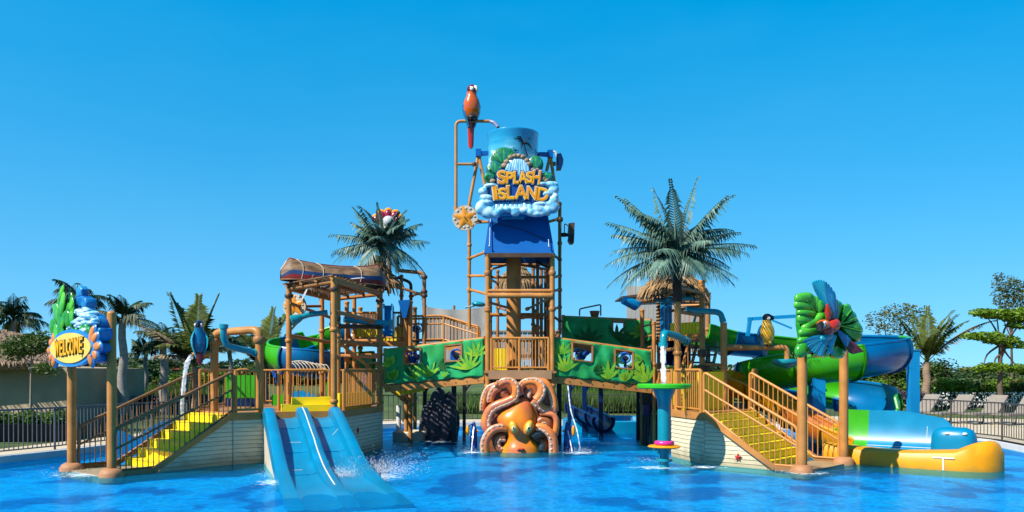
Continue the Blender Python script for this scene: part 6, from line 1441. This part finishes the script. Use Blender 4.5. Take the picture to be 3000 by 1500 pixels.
def shrub(label, c, r, n, size, leafm, name='shrub', group=None, seed=1, lumps=6, cat='shrub'):
    t = thing(name, label, cat, (c[0], c[1], c[2]), group); rr = random.Random(seed); c = V(c); blobs = []
    for k in range(lumps): blobs.append((c + V((rr.uniform(-.6, .6) * r[0], rr.uniform(-.6, .6) * r[1], r[2] * rr.uniform(.45, .75))), (r[0] * rr.uniform(.35, .55), r[1] * rr.uniform(.35, .6), r[2] * rr.uniform(.35, .5))))
    leaf_cloud(MB(), blobs, n, size, rr, hollow=.3).build('foliage', leafm, t, smooth=False)
    for k in range(3): e = blobs[k % lumps][0]; tube('stem', [c, lerp(c, e, .6), e], [.03, .02, .008], BARK, t, 5)
    return t
def GP(px, d, z): return V((XX(px, d), d, z))
# palms on the left
def royal(label, px, base_y, top_y, d, L, n=12, seed=1, r=.16, leafm=PALMD, extra=(), trunkm=PTRUNK, ll=.5, hang=.9, droop=1.5, zb=.5):
    rr = random.Random(seed); fr = [(2 * math.pi * k / n + rr.uniform(-.2, .2), R(rr.uniform(0, 75)), .86 * L * rr.uniform(.8, 1.1), droop * rr.uniform(.7, 1.2)) for k in range(n)] + list(extra)
    return palm('royal_palm', label, GP(px, d, zb), P(px, top_y, d), fr, leafm, trunkm, r, r * .62, ll=ll, lw=.035, n=30, hang=hang, lift=.2, rw=.035)
royal('dark palm behind the thatched hut at the far left', 40, 0, 940, 34, 1.75, 16, 3, .2, zb=.4, droop=1.7)
royal('dark palm rising behind the welcome sign', 228, 0, 880, 32, 1.5, 13, 4, .16)
royal('tall grey-trunked palm right of the welcome sign', 360, 1130, 935, 31, 1.45, 11, 5, .2, droop=1.1, extra=((R(-20), R(5), 1.9, .9), (R(-5), R(-8), 1.9, .7), (R(180), R(30), 1.5, 1.0)))
royal('thin grey palm between the red roofs', 427, 0, 1040, 37, 1.1, 12, 6, .13, droop=.7)
royal('grey palm trunk with ragged crown behind the blue macaw', 480, 0, 1000, 33, 1.4, 12, 7, .2, droop=1.4)
royal('slender palm left of the blue macaw perch', 545, 0, 1010, 36, 1.2, 12, 8, .14, droop=1.2)
royal('pale-trunked palm seen through the gate arch', 675, 0, 1005, 38, 1.3, 12, 9, .14, droop=1.4)
COCO1 = [(R(100), R(82), 2.4, .3), (R(170), R(74), 2.5, .25, None, dict(twist=.3)), (R(20), R(76), 2.4, .15), (R(180), R(46), 2.3, .5, DRYP), (R(200), R(62), 1.7, .9), (R(-40), R(65), 1.7, 1.0), (R(60), R(60), 1.8, .9), (R(140), R(48), 1.6, 1.1), (R(10), R(45), 1.5, 1.0), (R(-120), R(50), 1.5, 1.2), (R(230), R(30), 1.4, .9, DRYP)]
palm('coconut_palm', 'young coconut palm fanning behind the blue macaw', GP(575, 26, .2), P(572, 1075, 26), COCO1, COCOG, CTRUNK, .13, .1, ll=.8, lw=.055, n=44, hang=.35, lift=.2, rw=.04)
COCO2 = [(R(75), R(82), 2.2, .25), (R(20), R(65), 2.3, .5), (R(150), R(60), 2.0, .8), (R(-20), R(35), 2.0, 1.0, DRYP), (R(180), R(50), 2.1, .9), (R(-90), R(60), 1.8, .9), (R(40), R(75), 2.5, .4)]
palm('coconut_palm', 'young palm frond rising right of the gate arch', GP(775, 27, .3), P(778, 1090, 27), COCO2, COCOG, CTRUNK, .11, .09, ll=.7, lw=.055, n=44, hang=.25, lift=.2, rw=.04)
# hut with thatched roof and wall on the left
hut = thing('thatched_hut', 'long hut with brown thatched roof behind the left fence', 'building', GP(60, 29, .2))
MB().prism([P(-160, 1065, 29), P(196, 1078, 28.4), V((P(196, 1078, 28.4).x, 28.4, .1)), V((P(-160, 1065, 29).x, 29, .1))], (0, 6, 0)).build('wall', STUCCO, hut, smooth=False, fix=True)
ra_, rb_ = P(-200, 1072, 28.0), P(150, 1062, 27.6); rc_, rd_ = P(-200, 925, 31.5), P(130, 990, 31)
MB().prism([ra_, rb_, rd_, rc_], (0, .1, -.2)).build('roof', paint('hut_thatch', (.20, .13, .085), .95, .35, 5, bump=.8, bscale=12), hut, smooth=False, fix=True)
mbt = MB(); rh = random.Random(9)
for k in range(900):
    s, q = rh.random(), rh.random(); p = lerp(lerp(ra_, rb_, s), lerp(rc_, rd_, s), q); L = rh.uniform(.3, .6); d = (lerp(ra_, rb_, s) - lerp(rc_, rd_, s)).normalized(); sd = V((1, 0, 0)) * rh.uniform(.02, .04)
    mbt.add([p - sd + V((0, -.01, .03)), p + sd + V((0, -.01, .03)), p + d * L + sd * .5 + V((0, -.02, .05 * rh.random())), p + d * L - sd * .5 + V((0, -.02, .04))], [(0, 1, 2, 3)])
tag(mbt.build('roof_straw', paint('hut_straw', (.24, .16, .10), .95, .3, 5, island=.4), hut, smooth=False), kind='stuff')
tree('thin-stemmed young tree before the stucco hut wall', GP(92, 26, .2), P(92, 1050, 26), [(P(88, 1010, 26), (.85, .5, .35)), (P(50, 1022, 26), (.5, .4, .25)), (P(115, 1000, 26), (.5, .4, .35)), (P(125, 1080, 25.6), (.3, .3, .2)), (P(150, 1085, 25.6), (.28, .28, .2)), (P(35, 1040, 26.2), (.4, .3, .2))], 2600, .06, LEAF1, .05, seed=4, bark=paint('pale_bark', (.34, .27, .19), .9, .2, 5))
# planter on the left with black edging
pl = thing('planter', 'black-edged planter box behind the left fence', 'planter', GP(40, 23.5, .1))
beam('edge_board', P(-80, 1270, 22.0) , P(190, 1268, 23.6), .05, .5, BLACKP, pl); beam('edge_board', P(190, 1268, 23.6), P(330, 1240, 27), .05, .5, BLACKP, pl)
for k in range(9): shrub(ORD[k] + ' low green shrub from the left in the black planter', GP(-60 + k * 32, 23.0 + k * .25, .35), (.45, .4, .55), 420, .07, (LEAF2, LEAF1)[k % 2], group='planter shrubs', seed=20 + k, name='planter_shrub')
# red roofed houses
def house(label, px0, px1, y_eave, y_ridge, d, wallm):
    t = thing('red_roofed_house', label, 'house', GP((px0 + px1) / 2, d, 1.2)); a, b = P(px0, y_eave, d), P(px1, y_eave, d)
    MB().prism([V((a.x + .3, d + .3, 1.0)), V((b.x - .3, d + .3, 1.0)), V((b.x - .3, d + .3, a.z)), V((a.x + .3, d + .3, a.z))], (0, 6, 0)).build('wall', wallm, t, smooth=False, fix=True)
    zr = ZZ(y_ridge, d + 3.5); ins = (b.x - a.x) * .12
    r0, r1 = V((a.x + ins, d + 3.5, zr)), V((b.x - ins, d + 3.5, zr)); c, e = V((a.x, d + 7, a.z)), V((b.x, d + 7, b.z))
    mb = MB(); mb.add([a, b, r1, r0, c, e], [(0, 1, 2, 3), (3, 2, 5, 4), (0, 3, 4), (1, 5, 2), (0, 4, 5, 1)]); rf = mb.build('roof', TILE, t, smooth=False, fix=True)
    n = int((b.x - a.x) / .45)
    for k in range(n + 1): f = k / n; rod('tile_ridge', lerp(a, b, f) + V((0, -.02, .02)), lerp(r0, r1, f) + V((0, 0, .02)), .06, TILE, rf)
    for f in (.3, .7): box('window', V((a.x + (b.x - a.x) * f, d + .28, (1.2 + a.z) / 2)), (1.0, .06, .8), NAVY, t)
house('white house with red tiled roof left of the palms', 320, 470, 1080, 1058, 62, WHITE)
house('low house with red tiled roof behind the grey palm', 430, 540, 1085, 1062, 70, STUCCO)
house('house with orange-red roof behind the blue macaw', 485, 580, 1082, 1067, 58, STUCCO)
# hedges of grey-lilac shrubs
for k in range(15): shrub(ORD[k] + ' shrub from the left in the grey-lilac hedge behind the left fence', GP(215 + k * 30, 32.5 + k * .12, .45), (.62, .6, .62), 1100, .05, LAV, name='lilac_shrub', group='grey-lilac hedge on the left', seed=50 + k)
for k in range(6): shrub(ORD[k] + ' shrub from the left in the lilac hedge right of the spiral flume', GP(2535 + k * 30, 38, .6), (.6, .6, .6), 900, .06, LAV, name='lilac_shrub', group='grey-lilac hedge on the right', seed=90 + k)
# dark tree line
rt_ = random.Random(31)
def far_tree(label, px, d, w, ytop, leafm, seed, n=1500, group=None, size=.2):
    b = GP(px, d, 1.2); zt = ZZ(ytop, d); h = zt - 1.0; rr = random.Random(seed); blobs = []
    for k in range(7): blobs.append((V((b.x + rr.uniform(-.6, .6) * w, d + rr.uniform(-.4, .4) * w, 1.2 + h * rr.uniform(.3, .8))), (w * rr.uniform(.3, .5), w * .4, h * rr.uniform(.2, .32))))
    return tree(label, b, V((b.x, d, 1.2 + h * .45)), blobs, n, size, leafm, .14, 'background_tree', group, seed=seed)
for k in range(17): far_tree(ORD[k] + ' tree from the left in the dark row behind the left palms', 300 + k * 38, 52 + rt_.uniform(-4, 8), rt_.uniform(1.8, 2.6), rt_.uniform(1052, 1082), (LEAF3, LEAF1, LEAF3)[k % 3], 200 + k, group='trees behind the left palms')
for k in range(9): shrub(ORD[k] + ' bush from the left below the left palms', GP(330 + k * 42, 40, .8), (.9, .6, 1.0 + .4 * rt_.random()), 700, .1, (LEAF4, LEAF2, LEAF1)[k % 3], group='bushes below the left palms', seed=240 + k)
for k in range(18): far_tree(ORD[k] + ' low skyline tree from the left on the right-hand side', 2190 + k * 52, 80 + rt_.uniform(-5, 10), rt_.uniform(2.6, 4.0), rt_.uniform(1072, 1100), (LEAF3, LEAF4, LEAF3)[k % 3], 300 + k, 1300, 'skyline trees on the right', .26)
for k in range(14): far_tree(ORD[k] + ' tree from the left in the row behind the play structure', 1000 + k * 88, 62 + rt_.uniform(-4, 6), 2.6, rt_.uniform(1062, 1085), (LEAF3, LEAF1)[k % 2], 400 + k, 1000, 'trees behind the play structure', .24)
for k in range(16): shrub(ORD[k] + ' bush from the left in the bright bed behind the loungers', GP(2560 + k * 32, 40 + rt_.uniform(-1, 1), .75), (.75, .6, .95), 650, .09, (LEAF2, LEAF4, LEAF1, LEAF2)[k % 4], group='bushes behind the loungers', seed=500 + k)
for k in range(9): shrub(ORD[k] + ' tall olive bush from the left beside the spiral flume', GP(2480 + k * 34, 46, .9), (1.1, .8, 1.7), 800, .12, (LEAF4, LEAF1, LEAF3)[k % 3], group='olive bushes right of the flume', seed=540 + k)
fl_ = MB(); rf_ = random.Random(77)
for k in range(900):
    p = GP(rf_.uniform(2560, 3000), rf_.uniform(38.2, 39.4), rf_.uniform(.5, 1.15)); s = rf_.uniform(.02, .05)
    fl_.add([p + V((s * math.cos(a), rf_.uniform(-.02, .02), s * math.sin(a))) for a in (0, 1.26, 2.5, 3.77, 5.0)], [(0, 1, 2, 3, 4)])
tag(fl_.build('white_flowers', FLOWER, smooth=False), 'white flowers in the bed behind the loungers', 'flowers', kind='stuff')
# right-hand trees
palm('coconut_palm', 'young coconut palm right of the tall blue column', GP(2712, 38, .4), P(2716, 1062, 38),
     [(R(60), R(85), 2.7, .3), (R(170), R(68), 2.7, .5), (R(10), R(72), 2.8, .55), (R(-10), R(48), 3.6, .75, DRYP), (R(30), R(62), 2.9, 1.0), (R(150), R(50), 2.2, .9), (R(-60), R(70), 2.6, .7), (R(110), R(76), 2.7, .3), (R(-100), R(60), 2.2, 1.0), (R(-30), R(66), 2.6, .9)],
     COCOG, CTRUNK, .2, .16, ll=.75, lw=.05, n=40, hang=.5, lift=.1, rw=.045)
tree('sparse olive-leaved tree with bare forked limbs left of the coconut palm', GP(2610, 46, .8), P(2605, 1075, 46), [(P(2590, 935, 46), (1.1, .8, .5)), (P(2640, 915, 46), (1.2, .8, .5)), (P(2680, 920, 46), (.9, .7, .5)), (P(2600, 975, 46), (.7, .6, .4)), (P(2655, 960, 46), (.9, .6, .4)), (P(2565, 960, 46), (.5, .5, .3)), (P(2625, 1000, 46), (.5, .5, .35))], 1700, .085, LEAF4, .13, seed=8, multi=3)
tree('tropical almond with flat tiers of bright leaves before the loungers', GP(2935, 37, .3), P(2932, 1000, 37), [(P(2890, 985, 37), (.8, .5, .2)), (P(2850, 985, 37), (.5, .4, .15)), (P(2930, 995, 37), (.8, .6, .2)), (P(2975, 1010, 37), (.5, .5, .18)), (P(2920, 920, 37), (.9, .6, .22)), (P(2880, 915, 37), (.6, .5, .16)), (P(2970, 925, 37), (.8, .6, .25)), (P(3020, 915, 37), (.8, .6, .25)), (P(2990, 950, 37), (.6, .5, .2)), (P(2910, 1075, 37), (.7, .5, .18)), (P(2880, 1080, 37), (.5, .4, .15)), (P(2985, 1080, 37), (.7, .5, .2))], 3800, .11, LEAF2, .15, seed=9)
tree('tall grey-green tree behind the tropical almond', GP(2965, 48, .8), P(2962, 960, 48), [(P(2945, 830, 48), (.8, .6, .5)), (P(2980, 850, 48), (1.0, .7, .6)), (P(2930, 860, 48), (.5, .4, .3)), (P(2950, 880, 48), (.8, .6, .4)), (P(2925, 810, 48), (.35, .3, .25)), (P(3010, 870, 48), (1.0, .7, .7)), (P(2960, 905, 48), (.7, .6, .3))], 2600, .085, LEAF4, .1, seed=10)
# loungers
def lounger():
    t = thing('sun_lounger', 'taupe', 'sun lounger')
    box('seat', (.45, 0, .36), (1.25, .62, .05), LOUNG, t)
    box('backrest', (-.42, 0, .66), (.85, .62, .05), LOUNG, t, Matrix.Rotation(R(48), 3, 'Y'))
    for y in (-.32, .32):
        tube('side_rail', [(1.1, y, .34), (-.1, y, .34), (-.35, y, .32)], .025, LOUNF, t, 8)
        for x in (.95, -.25): tube('leg', bend([(x - .05, y, .34), (x, y, .02), (x + .2, y, .02)], .06), .025, LOUNF, t, 8)
    return t
lb = lounger()
labs = ['taupe sun lounger nearest the tall blue column', 'second taupe sun lounger from the tall blue column', 'third taupe sun lounger from the tall blue column', 'rightmost taupe sun lounger at the edge of view']
for k in range(4):
    o = lb if k == 0 else copy_tree(lb)
    o.location = (XX(2695 + k * 98, 32.5 - .5 * k), 32.5 - .5 * k, DECKZ); o.rotation_euler = (0, 0, R(180 - 20)); o.scale = (1.1, 1.1, 1.1); o['label'] = labs[k]; o['group'] = 'sun loungers behind the right fence'
    if k > -1: o.rotation_euler = (0, 0, R(-155))
# chairs and screens in the middle distance
sc_ = thing('shade_screen', 'pale grey shade cloth stretched between posts behind the left bridge', 'screen', GP(1330, 31, .1))
MB().loft([[P(x, y + (9 * math.sin((x - 1245) / 180 * math.pi) if y < 930 else 0), 31 + .03 * math.sin(x * .09)) for x in range(1245, 1431, 6)] for y in (898, 930, 970, 1010, 1060)], closed=False).build('cloth', SCREEN, sc_)
for px in (1247, 1330, 1428): rod('post', GP(px, 31.1, .1), P(px, 895, 31.1), .05, TAN2, sc_)
hs_ = thing('slatted_hut', 'grey slatted hut seen behind the tower column', 'hut', GP(1560, 33, .1))
for k in range(15): block('slat', P(1440 + k * 14, 1010, 33), (.175, .05, 1.2), SCREEN, hs_)
for y in (972, 1040): beam('batten', P(1436, y, 32.95), P(1645, y, 32.95), .04, .06, LOUNF, hs_)
hs2 = thing('slatted_hut', 'grey slatted hut behind the blue funnel of the right tower', 'hut', GP(1860, 32, .1))
for k in range(18): block('slat', P(1842 + k * 13, 935, 32), (.165, .05, 2.6), SCREEN, hs2)
MB().prism([P(1820, 872, 31.8), P(1900, 868, 31.8), P(2070, 874, 31.8), P(2070, 866, 31.8), P(1900, 858, 31.8), P(1820, 868, 31.8)], (0, 2, 0)).build('roof', BROWN, hs2, smooth=False, fix=True)
# grass bank
gm = MB(); rg = random.Random(17)
def tuft(px0, px1, d0, d1, z, n, h):
    for k in range(n):
        d = rg.uniform(d0, d1); p = GP(rg.uniform(px0, px1), d, z + (d - d0) * .06); hh = h * rg.uniform(.5, 1.2); a = rg.uniform(0, 6.28); w = .025; t = V((rg.uniform(-.3, .3), rg.uniform(-.3, .3), 1)).normalized() * hh
        s = V((math.cos(a) * w, math.sin(a) * w, 0)); gm.add([p - s, p + s, p + t], [(0, 1, 2)])
tuft(1640, 1900, 37.5, 41, .3, 7000, .75); tuft(1640, 1900, 45, 50, .9, 5000, .8); tuft(330, 760, 34, 40, .55, 11000, .7); tuft(2520, 3000, 39.5, 44, .7, 7000, .6); tuft(1240, 1430, 37, 42, .3, 3500, .6)
tag(gm.build('tall_grass', GRASS, smooth=False), 'tall green grass on the banks behind the pool fence', 'grass', kind='stuff')
# under the bridges
rk = thing('dark_boulder', 'rough black rock mound under the left bridge', 'rock', P(1282, 1240, 25))
bm = bmesh.new(); bmesh.ops.create_icosphere(bm, subdivisions=5, radius=1)
from mathutils import noise
rc = V((XX(1285, 25.5), 25.5, .35))
for v in bm.verts:
    k = 1 + .16 * noise.noise(v.co * 2.3) + .09 * noise.noise(v.co * 6) + .06 * noise.noise(v.co * 15)
    v.co = rc + V((v.co.x * .60 * k + .08 * v.co.z, v.co.y * .6 * k, v.co.z * 1.15 * k))
me = bpy.data.meshes.new('rock'); bm.to_mesh(me); bm.free(); me.materials.append(ROCK); place('rock_body', me, rk)
bs = thing('round_basin', 'low round concrete basin with white column under the left bridge', 'basin', P(1197, 1280, 26))
MB().lathe([(.0, -.3), (.52, -.3), (.52, .26), (.46, .3), (.40, .3), (.38, .22), (0, .22)], (XX(1200, 25.2), 25.2, 0), 28).build('basin', CONC, bs); tube('white_column', [GP(1168, 25.0, .2), P(1168, 1188, 25.0)], .075, WHITE, bs, 14)
for px, d, lab in ((1330, 24.5, 'dark square post under the left bridge'), (1638, 24.4, 'dark square post behind the octopus on the right'), (1760, 26.5, 'blue-black post under the right bridge')):
    t = thing('bridge_post', lab, 'post', GP(px, d, -.3)); beam('shaft', GP(px, d, -.36), P(px, 1118, d), .14, .14, BLACKP if px != 1760 else NAVY, t); box('cap_plate', P(px, 1117, d), (.24, .24, .03), BROWN, t)
for px, d, w, m, lab in ((1668, 27.5, .13, NAVY, 'slim navy post at the left under the right bridge'), (1712, 28.5, .16, NAVY, 'navy arch post under the right bridge near the dark flume'), (1870, 25.5, .12, BLACKP, 'black post left of the bamboo screen'), (1245, 26.5, .12, BLACKP, 'black post behind the basin under the left bridge'), (1360, 25.2, .1, BLACKP, 'slim black post beside the octopus at the left')):
    t = thing('bridge_post', lab, 'post', GP(px, d, -.3)); beam('shaft', GP(px, d, -.36), P(px, 1105, d), w, w, m, t); tube('bracket', crom([P(px, 1150, d), P(px + 14, 1128, d), P(px + 34, 1118, d)]), w * .4, m, t, 8)
wsd = thing('wading_slide', 'low blue ring pool wall beyond the right bridge', 'pool wall', GP(1790, 30, 0))
MB().lathe([(1.9, -.3), (1.9, .38), (1.8, .42), (1.7, .38), (1.6, .1)], (XX(1800, 30), 30, 0), 40).build('ring_wall', SLIDE, wsd)
yr = thing('yellow_tyre_row', 'row of yellow scalloped blocks under the left end of the left bridge', 'blocks', P(1180, 1150, 23.2))
for k in range(6): block('block', P(1168 + k * 14, 1152 - k * 2.4, 23.4), (.12, .14, .12), YEL, yr)
for px, lab in ((1388, 'blue and yellow water jet figure left of the octopus'), (1662, 'blue and yellow water jet figure right of the octopus')):
    t = thing('jet_figure', lab, 'play feature', GP(px, 21.9, 0)); s = 1 if px < 1500 else -1
    MB().lathe([(.09, -.3), (.10, .2), (.085, .5), (.05, .72), (.02, .78)], GP(px, 21.9, 0), 14).build('body', CANBLUE, t)
    MB().ball(P(px - 18 * s, 1262, 21.7), (.05, .05, .15), 10, 8).build('paddle', GOLD, t); tube('arm', [P(px, 1240, 21.9), P(px - 18 * s, 1250, 21.7)], .02, CANBLUE, t, 7); tube('jet_pipe', [P(px + 14 * s, 1262, 21.9), P(px, 1262, 21.9)], .03, GOLD, t, 8)
# small things on the tower: teal lamp head
tl = thing('teal_nozzle', 'teal nozzle on the left outer post of the bucket tower', 'nozzle', P(1400, 892, 23))
MB().ball(P(1402, 891, 22.9), (.2, .14, .075), 14, 8, Matrix.Rotation(.12, 3, 'Y')).build('head', TEAL, tl); tube('arm', [P(1363, 901, 23), P(1395, 894, 22.95)], .03, TEAL, tl, 8)
# blue panels beyond the stair on the left
bwv = thing('wave_panel', 'deep blue wave-shaped panel behind the welcome stairs', 'panel', P(500, 1300, 21))
MB().prism([P(x, y, 20.8) for x, y in ((325, 1360), (325, 1275), (345, 1262), (375, 1275), (395, 1290), (420, 1262), (470, 1235), (530, 1222), (570, 1226), (570, 1360))], (0, .15, 0)).build('panel', FBLUE, bwv, smooth=False, fix=True)
gp = thing('toy_panel', 'bright green and navy board behind the railing left of the slide', 'panel', GP(715, 22.5, ZD))
for k in range(4): block('green_board', P(672 + k * 22, 1132, 22.5), (.2, .04, .62), FGREEN, gp); block('navy_board', P(672 + k * 22, 1190, 22.52), (.2, .04, .42), NAVY, gp)
gp2 = thing('toy_panel', 'low blue wave board behind the slide head', 'panel', GP(890, 22.8, ZD))
for k in range(5): block('blue_board', P(856 + k * 15, 1172 - 6 * math.sin(k), 22.8), (.14, .04, .4), COLBLUE, gp2)
block('green_board', P(965, 1150, 22.8), (.14, .04, .6), FGREEN, gp2); block('green_board', P(815, 1172, 22.8), (.34, .04, .3), FGREEN, gp2)
mf = thing('wire_frond', 'pale wire frond arching behind the slide deck railing', 'ornament', P(905, 1080, 23.6))
tube('spine', crom([P(845, 1062, 23.6), P(880, 1058, 23.6), P(920, 1066, 23.6), P(958, 1085, 23.6)]), .02, SHELLW, mf, 8)
for k in range(10): x = 852 + k * 10.5; tube('rib', crom([P(x, 1060 + .004 * (x - 880) ** 2 * .5, 23.6), P(x + 12, 1070 + .1 * k, 23.55), P(x + 22, 1090, 23.5)]), [.016] * 6 + [.012] * 6 + [.006], SHELLW, mf, 6)
# ------------------------------------------------------------------ moving water
WJ = bpy.data.materials.new('falling_water'); WJ.use_nodes = True
_n = WJ.node_tree.nodes; _l = WJ.node_tree.links; _b = _n['Principled BSDF']; _b.inputs['Base Color'].default_value = (.82, .88, .92, 1); _b.inputs['Roughness'].default_value = .15
_t = _n.new('ShaderNodeBsdfTransparent'); _m = _n.new('ShaderNodeMixShader'); _m.inputs[0].default_value = .45
_z = _n.new('ShaderNodeTexNoise'); _z.inputs['Scale'].default_value = 9; _c = _n.new('ShaderNodeMapRange'); _c.inputs['From Min'].default_value = .35; _c.inputs['From Max'].default_value = .65; _c.inputs['To Min'].default_value = .15; _c.inputs['To Max'].default_value = .75
_tc = _n.new('ShaderNodeTexCoord'); _l.new(_tc.outputs['Object'], _z.inputs[0]); _l.new(_z.outputs['Fac'], _c.inputs[0]); _l.new(_c.outputs[0], _m.inputs[0])
_l.new(_t.outputs[0], _m.inputs[1]); _l.new(_b.outputs[0], _m.inputs[2]); _l.new(_m.outputs[0], _n['Material Output'].inputs['Surface'])
def stream(label, pts, r):
    rr = random.Random(len(label)); c = crom(pts, 8); tag(MB().tube(c, [r * rr.uniform(.7, 1.25) for _ in c], 8).build('water_stream', WJ), label, 'water', kind='stuff')
stream('white water falling from the short perch of the blue macaw', [P(562, 1042, 19.5), P(550, 1060, 19.4), P(541, 1100, 19.3), P(535, 1170, 19.3), P(531, 1260, 19.3), P(528, 1350, 19.3)], .055)
stream('water falling from the teal spout onto the green disc', [P(1943, 1015, 19.3), P(1943, 1060, 19.2), P(1945, 1120, 19.0)], .06)
stream('thin water jet left of the octopus', [P(1388, 1250, 21.8), P(1384, 1290, 21.6), P(1381, 1325, 21.5)], .016)
stream('thin water jet right of the octopus', [P(1664, 1130, 22), P(1672, 1200, 21.8), P(1690, 1260, 21.6), P(1700, 1318, 21.5)], .016)
stream('second thin water jet right of the octopus', [P(1664, 1262, 21.8), P(1670, 1290, 21.7), P(1676, 1322, 21.5)], .016)
FOAMW = bpy.data.materials.new('foam_on_water'); FOAMW.use_nodes = True
def _foam():
    n = FOAMW.node_tree.nodes; l = FOAMW.node_tree.links; b = n['Principled BSDF']; b.inputs['Base Color'].default_value = (.75, .85, .9, 1); b.inputs['Roughness'].default_value = .5
    tc = n.new('ShaderNodeTexCoord'); gr = n.new('ShaderNodeTexGradient'); gr.gradient_type = 'SPHERICAL'; mp = n.new('ShaderNodeMapping'); mp.inputs['Location'].default_value = (-1, -1, 0); mp.inputs['Scale'].default_value = (2, 2, 0)
    l.new(tc.outputs['Generated'], mp.inputs[0]); l.new(mp.outputs[0], gr.inputs[0])
    nz = n.new('ShaderNodeTexNoise'); nz.inputs['Scale'].default_value = 7; nz.inputs['Detail'].default_value = 9; nz.inputs['Roughness'].default_value = .72; l.new(tc.outputs['Object'], nz.inputs[0])
    ad = n.new('ShaderNodeMath'); ad.operation = 'MULTIPLY_ADD'; ad.inputs[1].default_value = .34; l.new(gr.outputs['Fac'], ad.inputs[0]); l.new(nz.outputs['Fac'], ad.inputs[2])
    mr = n.new('ShaderNodeMapRange'); mr.inputs['From Min'].default_value = .66; mr.inputs['From Max'].default_value = .86; mr.inputs['To Max'].default_value = .8; l.new(ad.outputs[0], mr.inputs[0])
    tr = n.new('ShaderNodeBsdfTransparent'); mx = n.new('ShaderNodeMixShader'); l.new(mr.outputs[0], mx.inputs[0]); l.new(tr.outputs[0], mx.inputs[1]); l.new(b.outputs[0], mx.inputs[2]); l.new(mx.outputs[0], n['Material Output'].inputs['Surface'])
_foam()
def foam(label, c, rx, ry):
    c = V((c[0], c[1], .012)); tag(MB().add([c + V((rx * math.cos(a), ry * math.sin(a), 0)) for a in [2 * math.pi * k / 24 for k in range(24)]], [tuple(range(24))]).build('foam', FOAMW, smooth=False), label, 'foam', kind='stuff')
foam('churned foam beside the right edge of the blue slide', P(1110, 1395, 16.4)[:2], .9, 1.1)
foam('foam around the posts of the welcome sign', (-8.6, 16.7), 1.2, .8)
foam('foam along the left cheek of the blue slide', P(800, 1410, 15.6)[:2], .5, .9)
foam('foam below the jets left of the octopus', (XX(1382, 21.3), 21.3), .5, .6)
foam('foam below the jets right of the octopus', (XX(1700, 21.2), 21.2), .8, .7)
foam('foam at the foot of the disc column', (XX(1920, 18), 17.9), .9, .5)
foam('foam in front of the wall left of the long staircase', (XX(2060, 18), 18.0), .8, .5)
foam('foam at the foot of the leaf sign posts', (6.1, 17.0), .7, .6)
foam('foam under the left bridge', (XX(1300, 24.5), 24.5), 1.3, .8)
foam('foam under the right bridge', (XX(1780, 24), 24.0), 1.6, .9)
sp = MB(); rs_ = random.Random(41)
def spray(px, py, d, n, sx, sz, s0=.003, s1=.008):
    for k in range(n):
        p = P(px, py, d) + V((rs_.gauss(0, sx), rs_.gauss(0, sx), abs(rs_.gauss(0, sz)))); r = rs_.uniform(s0, s1)
        if p.z < .01: p.z = .01
        sp.add([p + V((r, 0, 0)), p + V((-r, 0, 0)), p + V((0, r, 0)), p + V((0, -r, 0)), p + V((0, 0, r)), p + V((0, 0, -r))], [(0, 2, 4), (2, 1, 4), (1, 3, 4), (3, 0, 4), (2, 0, 5), (1, 2, 5), (3, 1, 5), (0, 3, 5)])
spray(1110, 1385, 16.4, 2600, .36, .13); spray(1000, 1395, 15.8, 900, .14, .07); spray(1190, 1345, 18.6, 120, .4, .12); spray(1382, 1325, 21.4, 90, .12, .06); spray(1702, 1322, 21.4, 160, .2, .06); spray(1930, 1350, 18.4, 140, .3, .03); spray(2350, 1385, 17, 80, .25, .02); spray(225, 1385, 17, 160, .35, .03); spray(100, 1385, 17, 60, .8, .02); spray(800, 1395, 16, 120, .2, .05); spray(1300, 1260, 24, 140, .5, .3)
tag(sp.build('water_spray', paint('spray_white', (.85, .9, .93), .2), smooth=False), 'white spray drops over the pool around slide and jets', 'spray', kind='stuff')
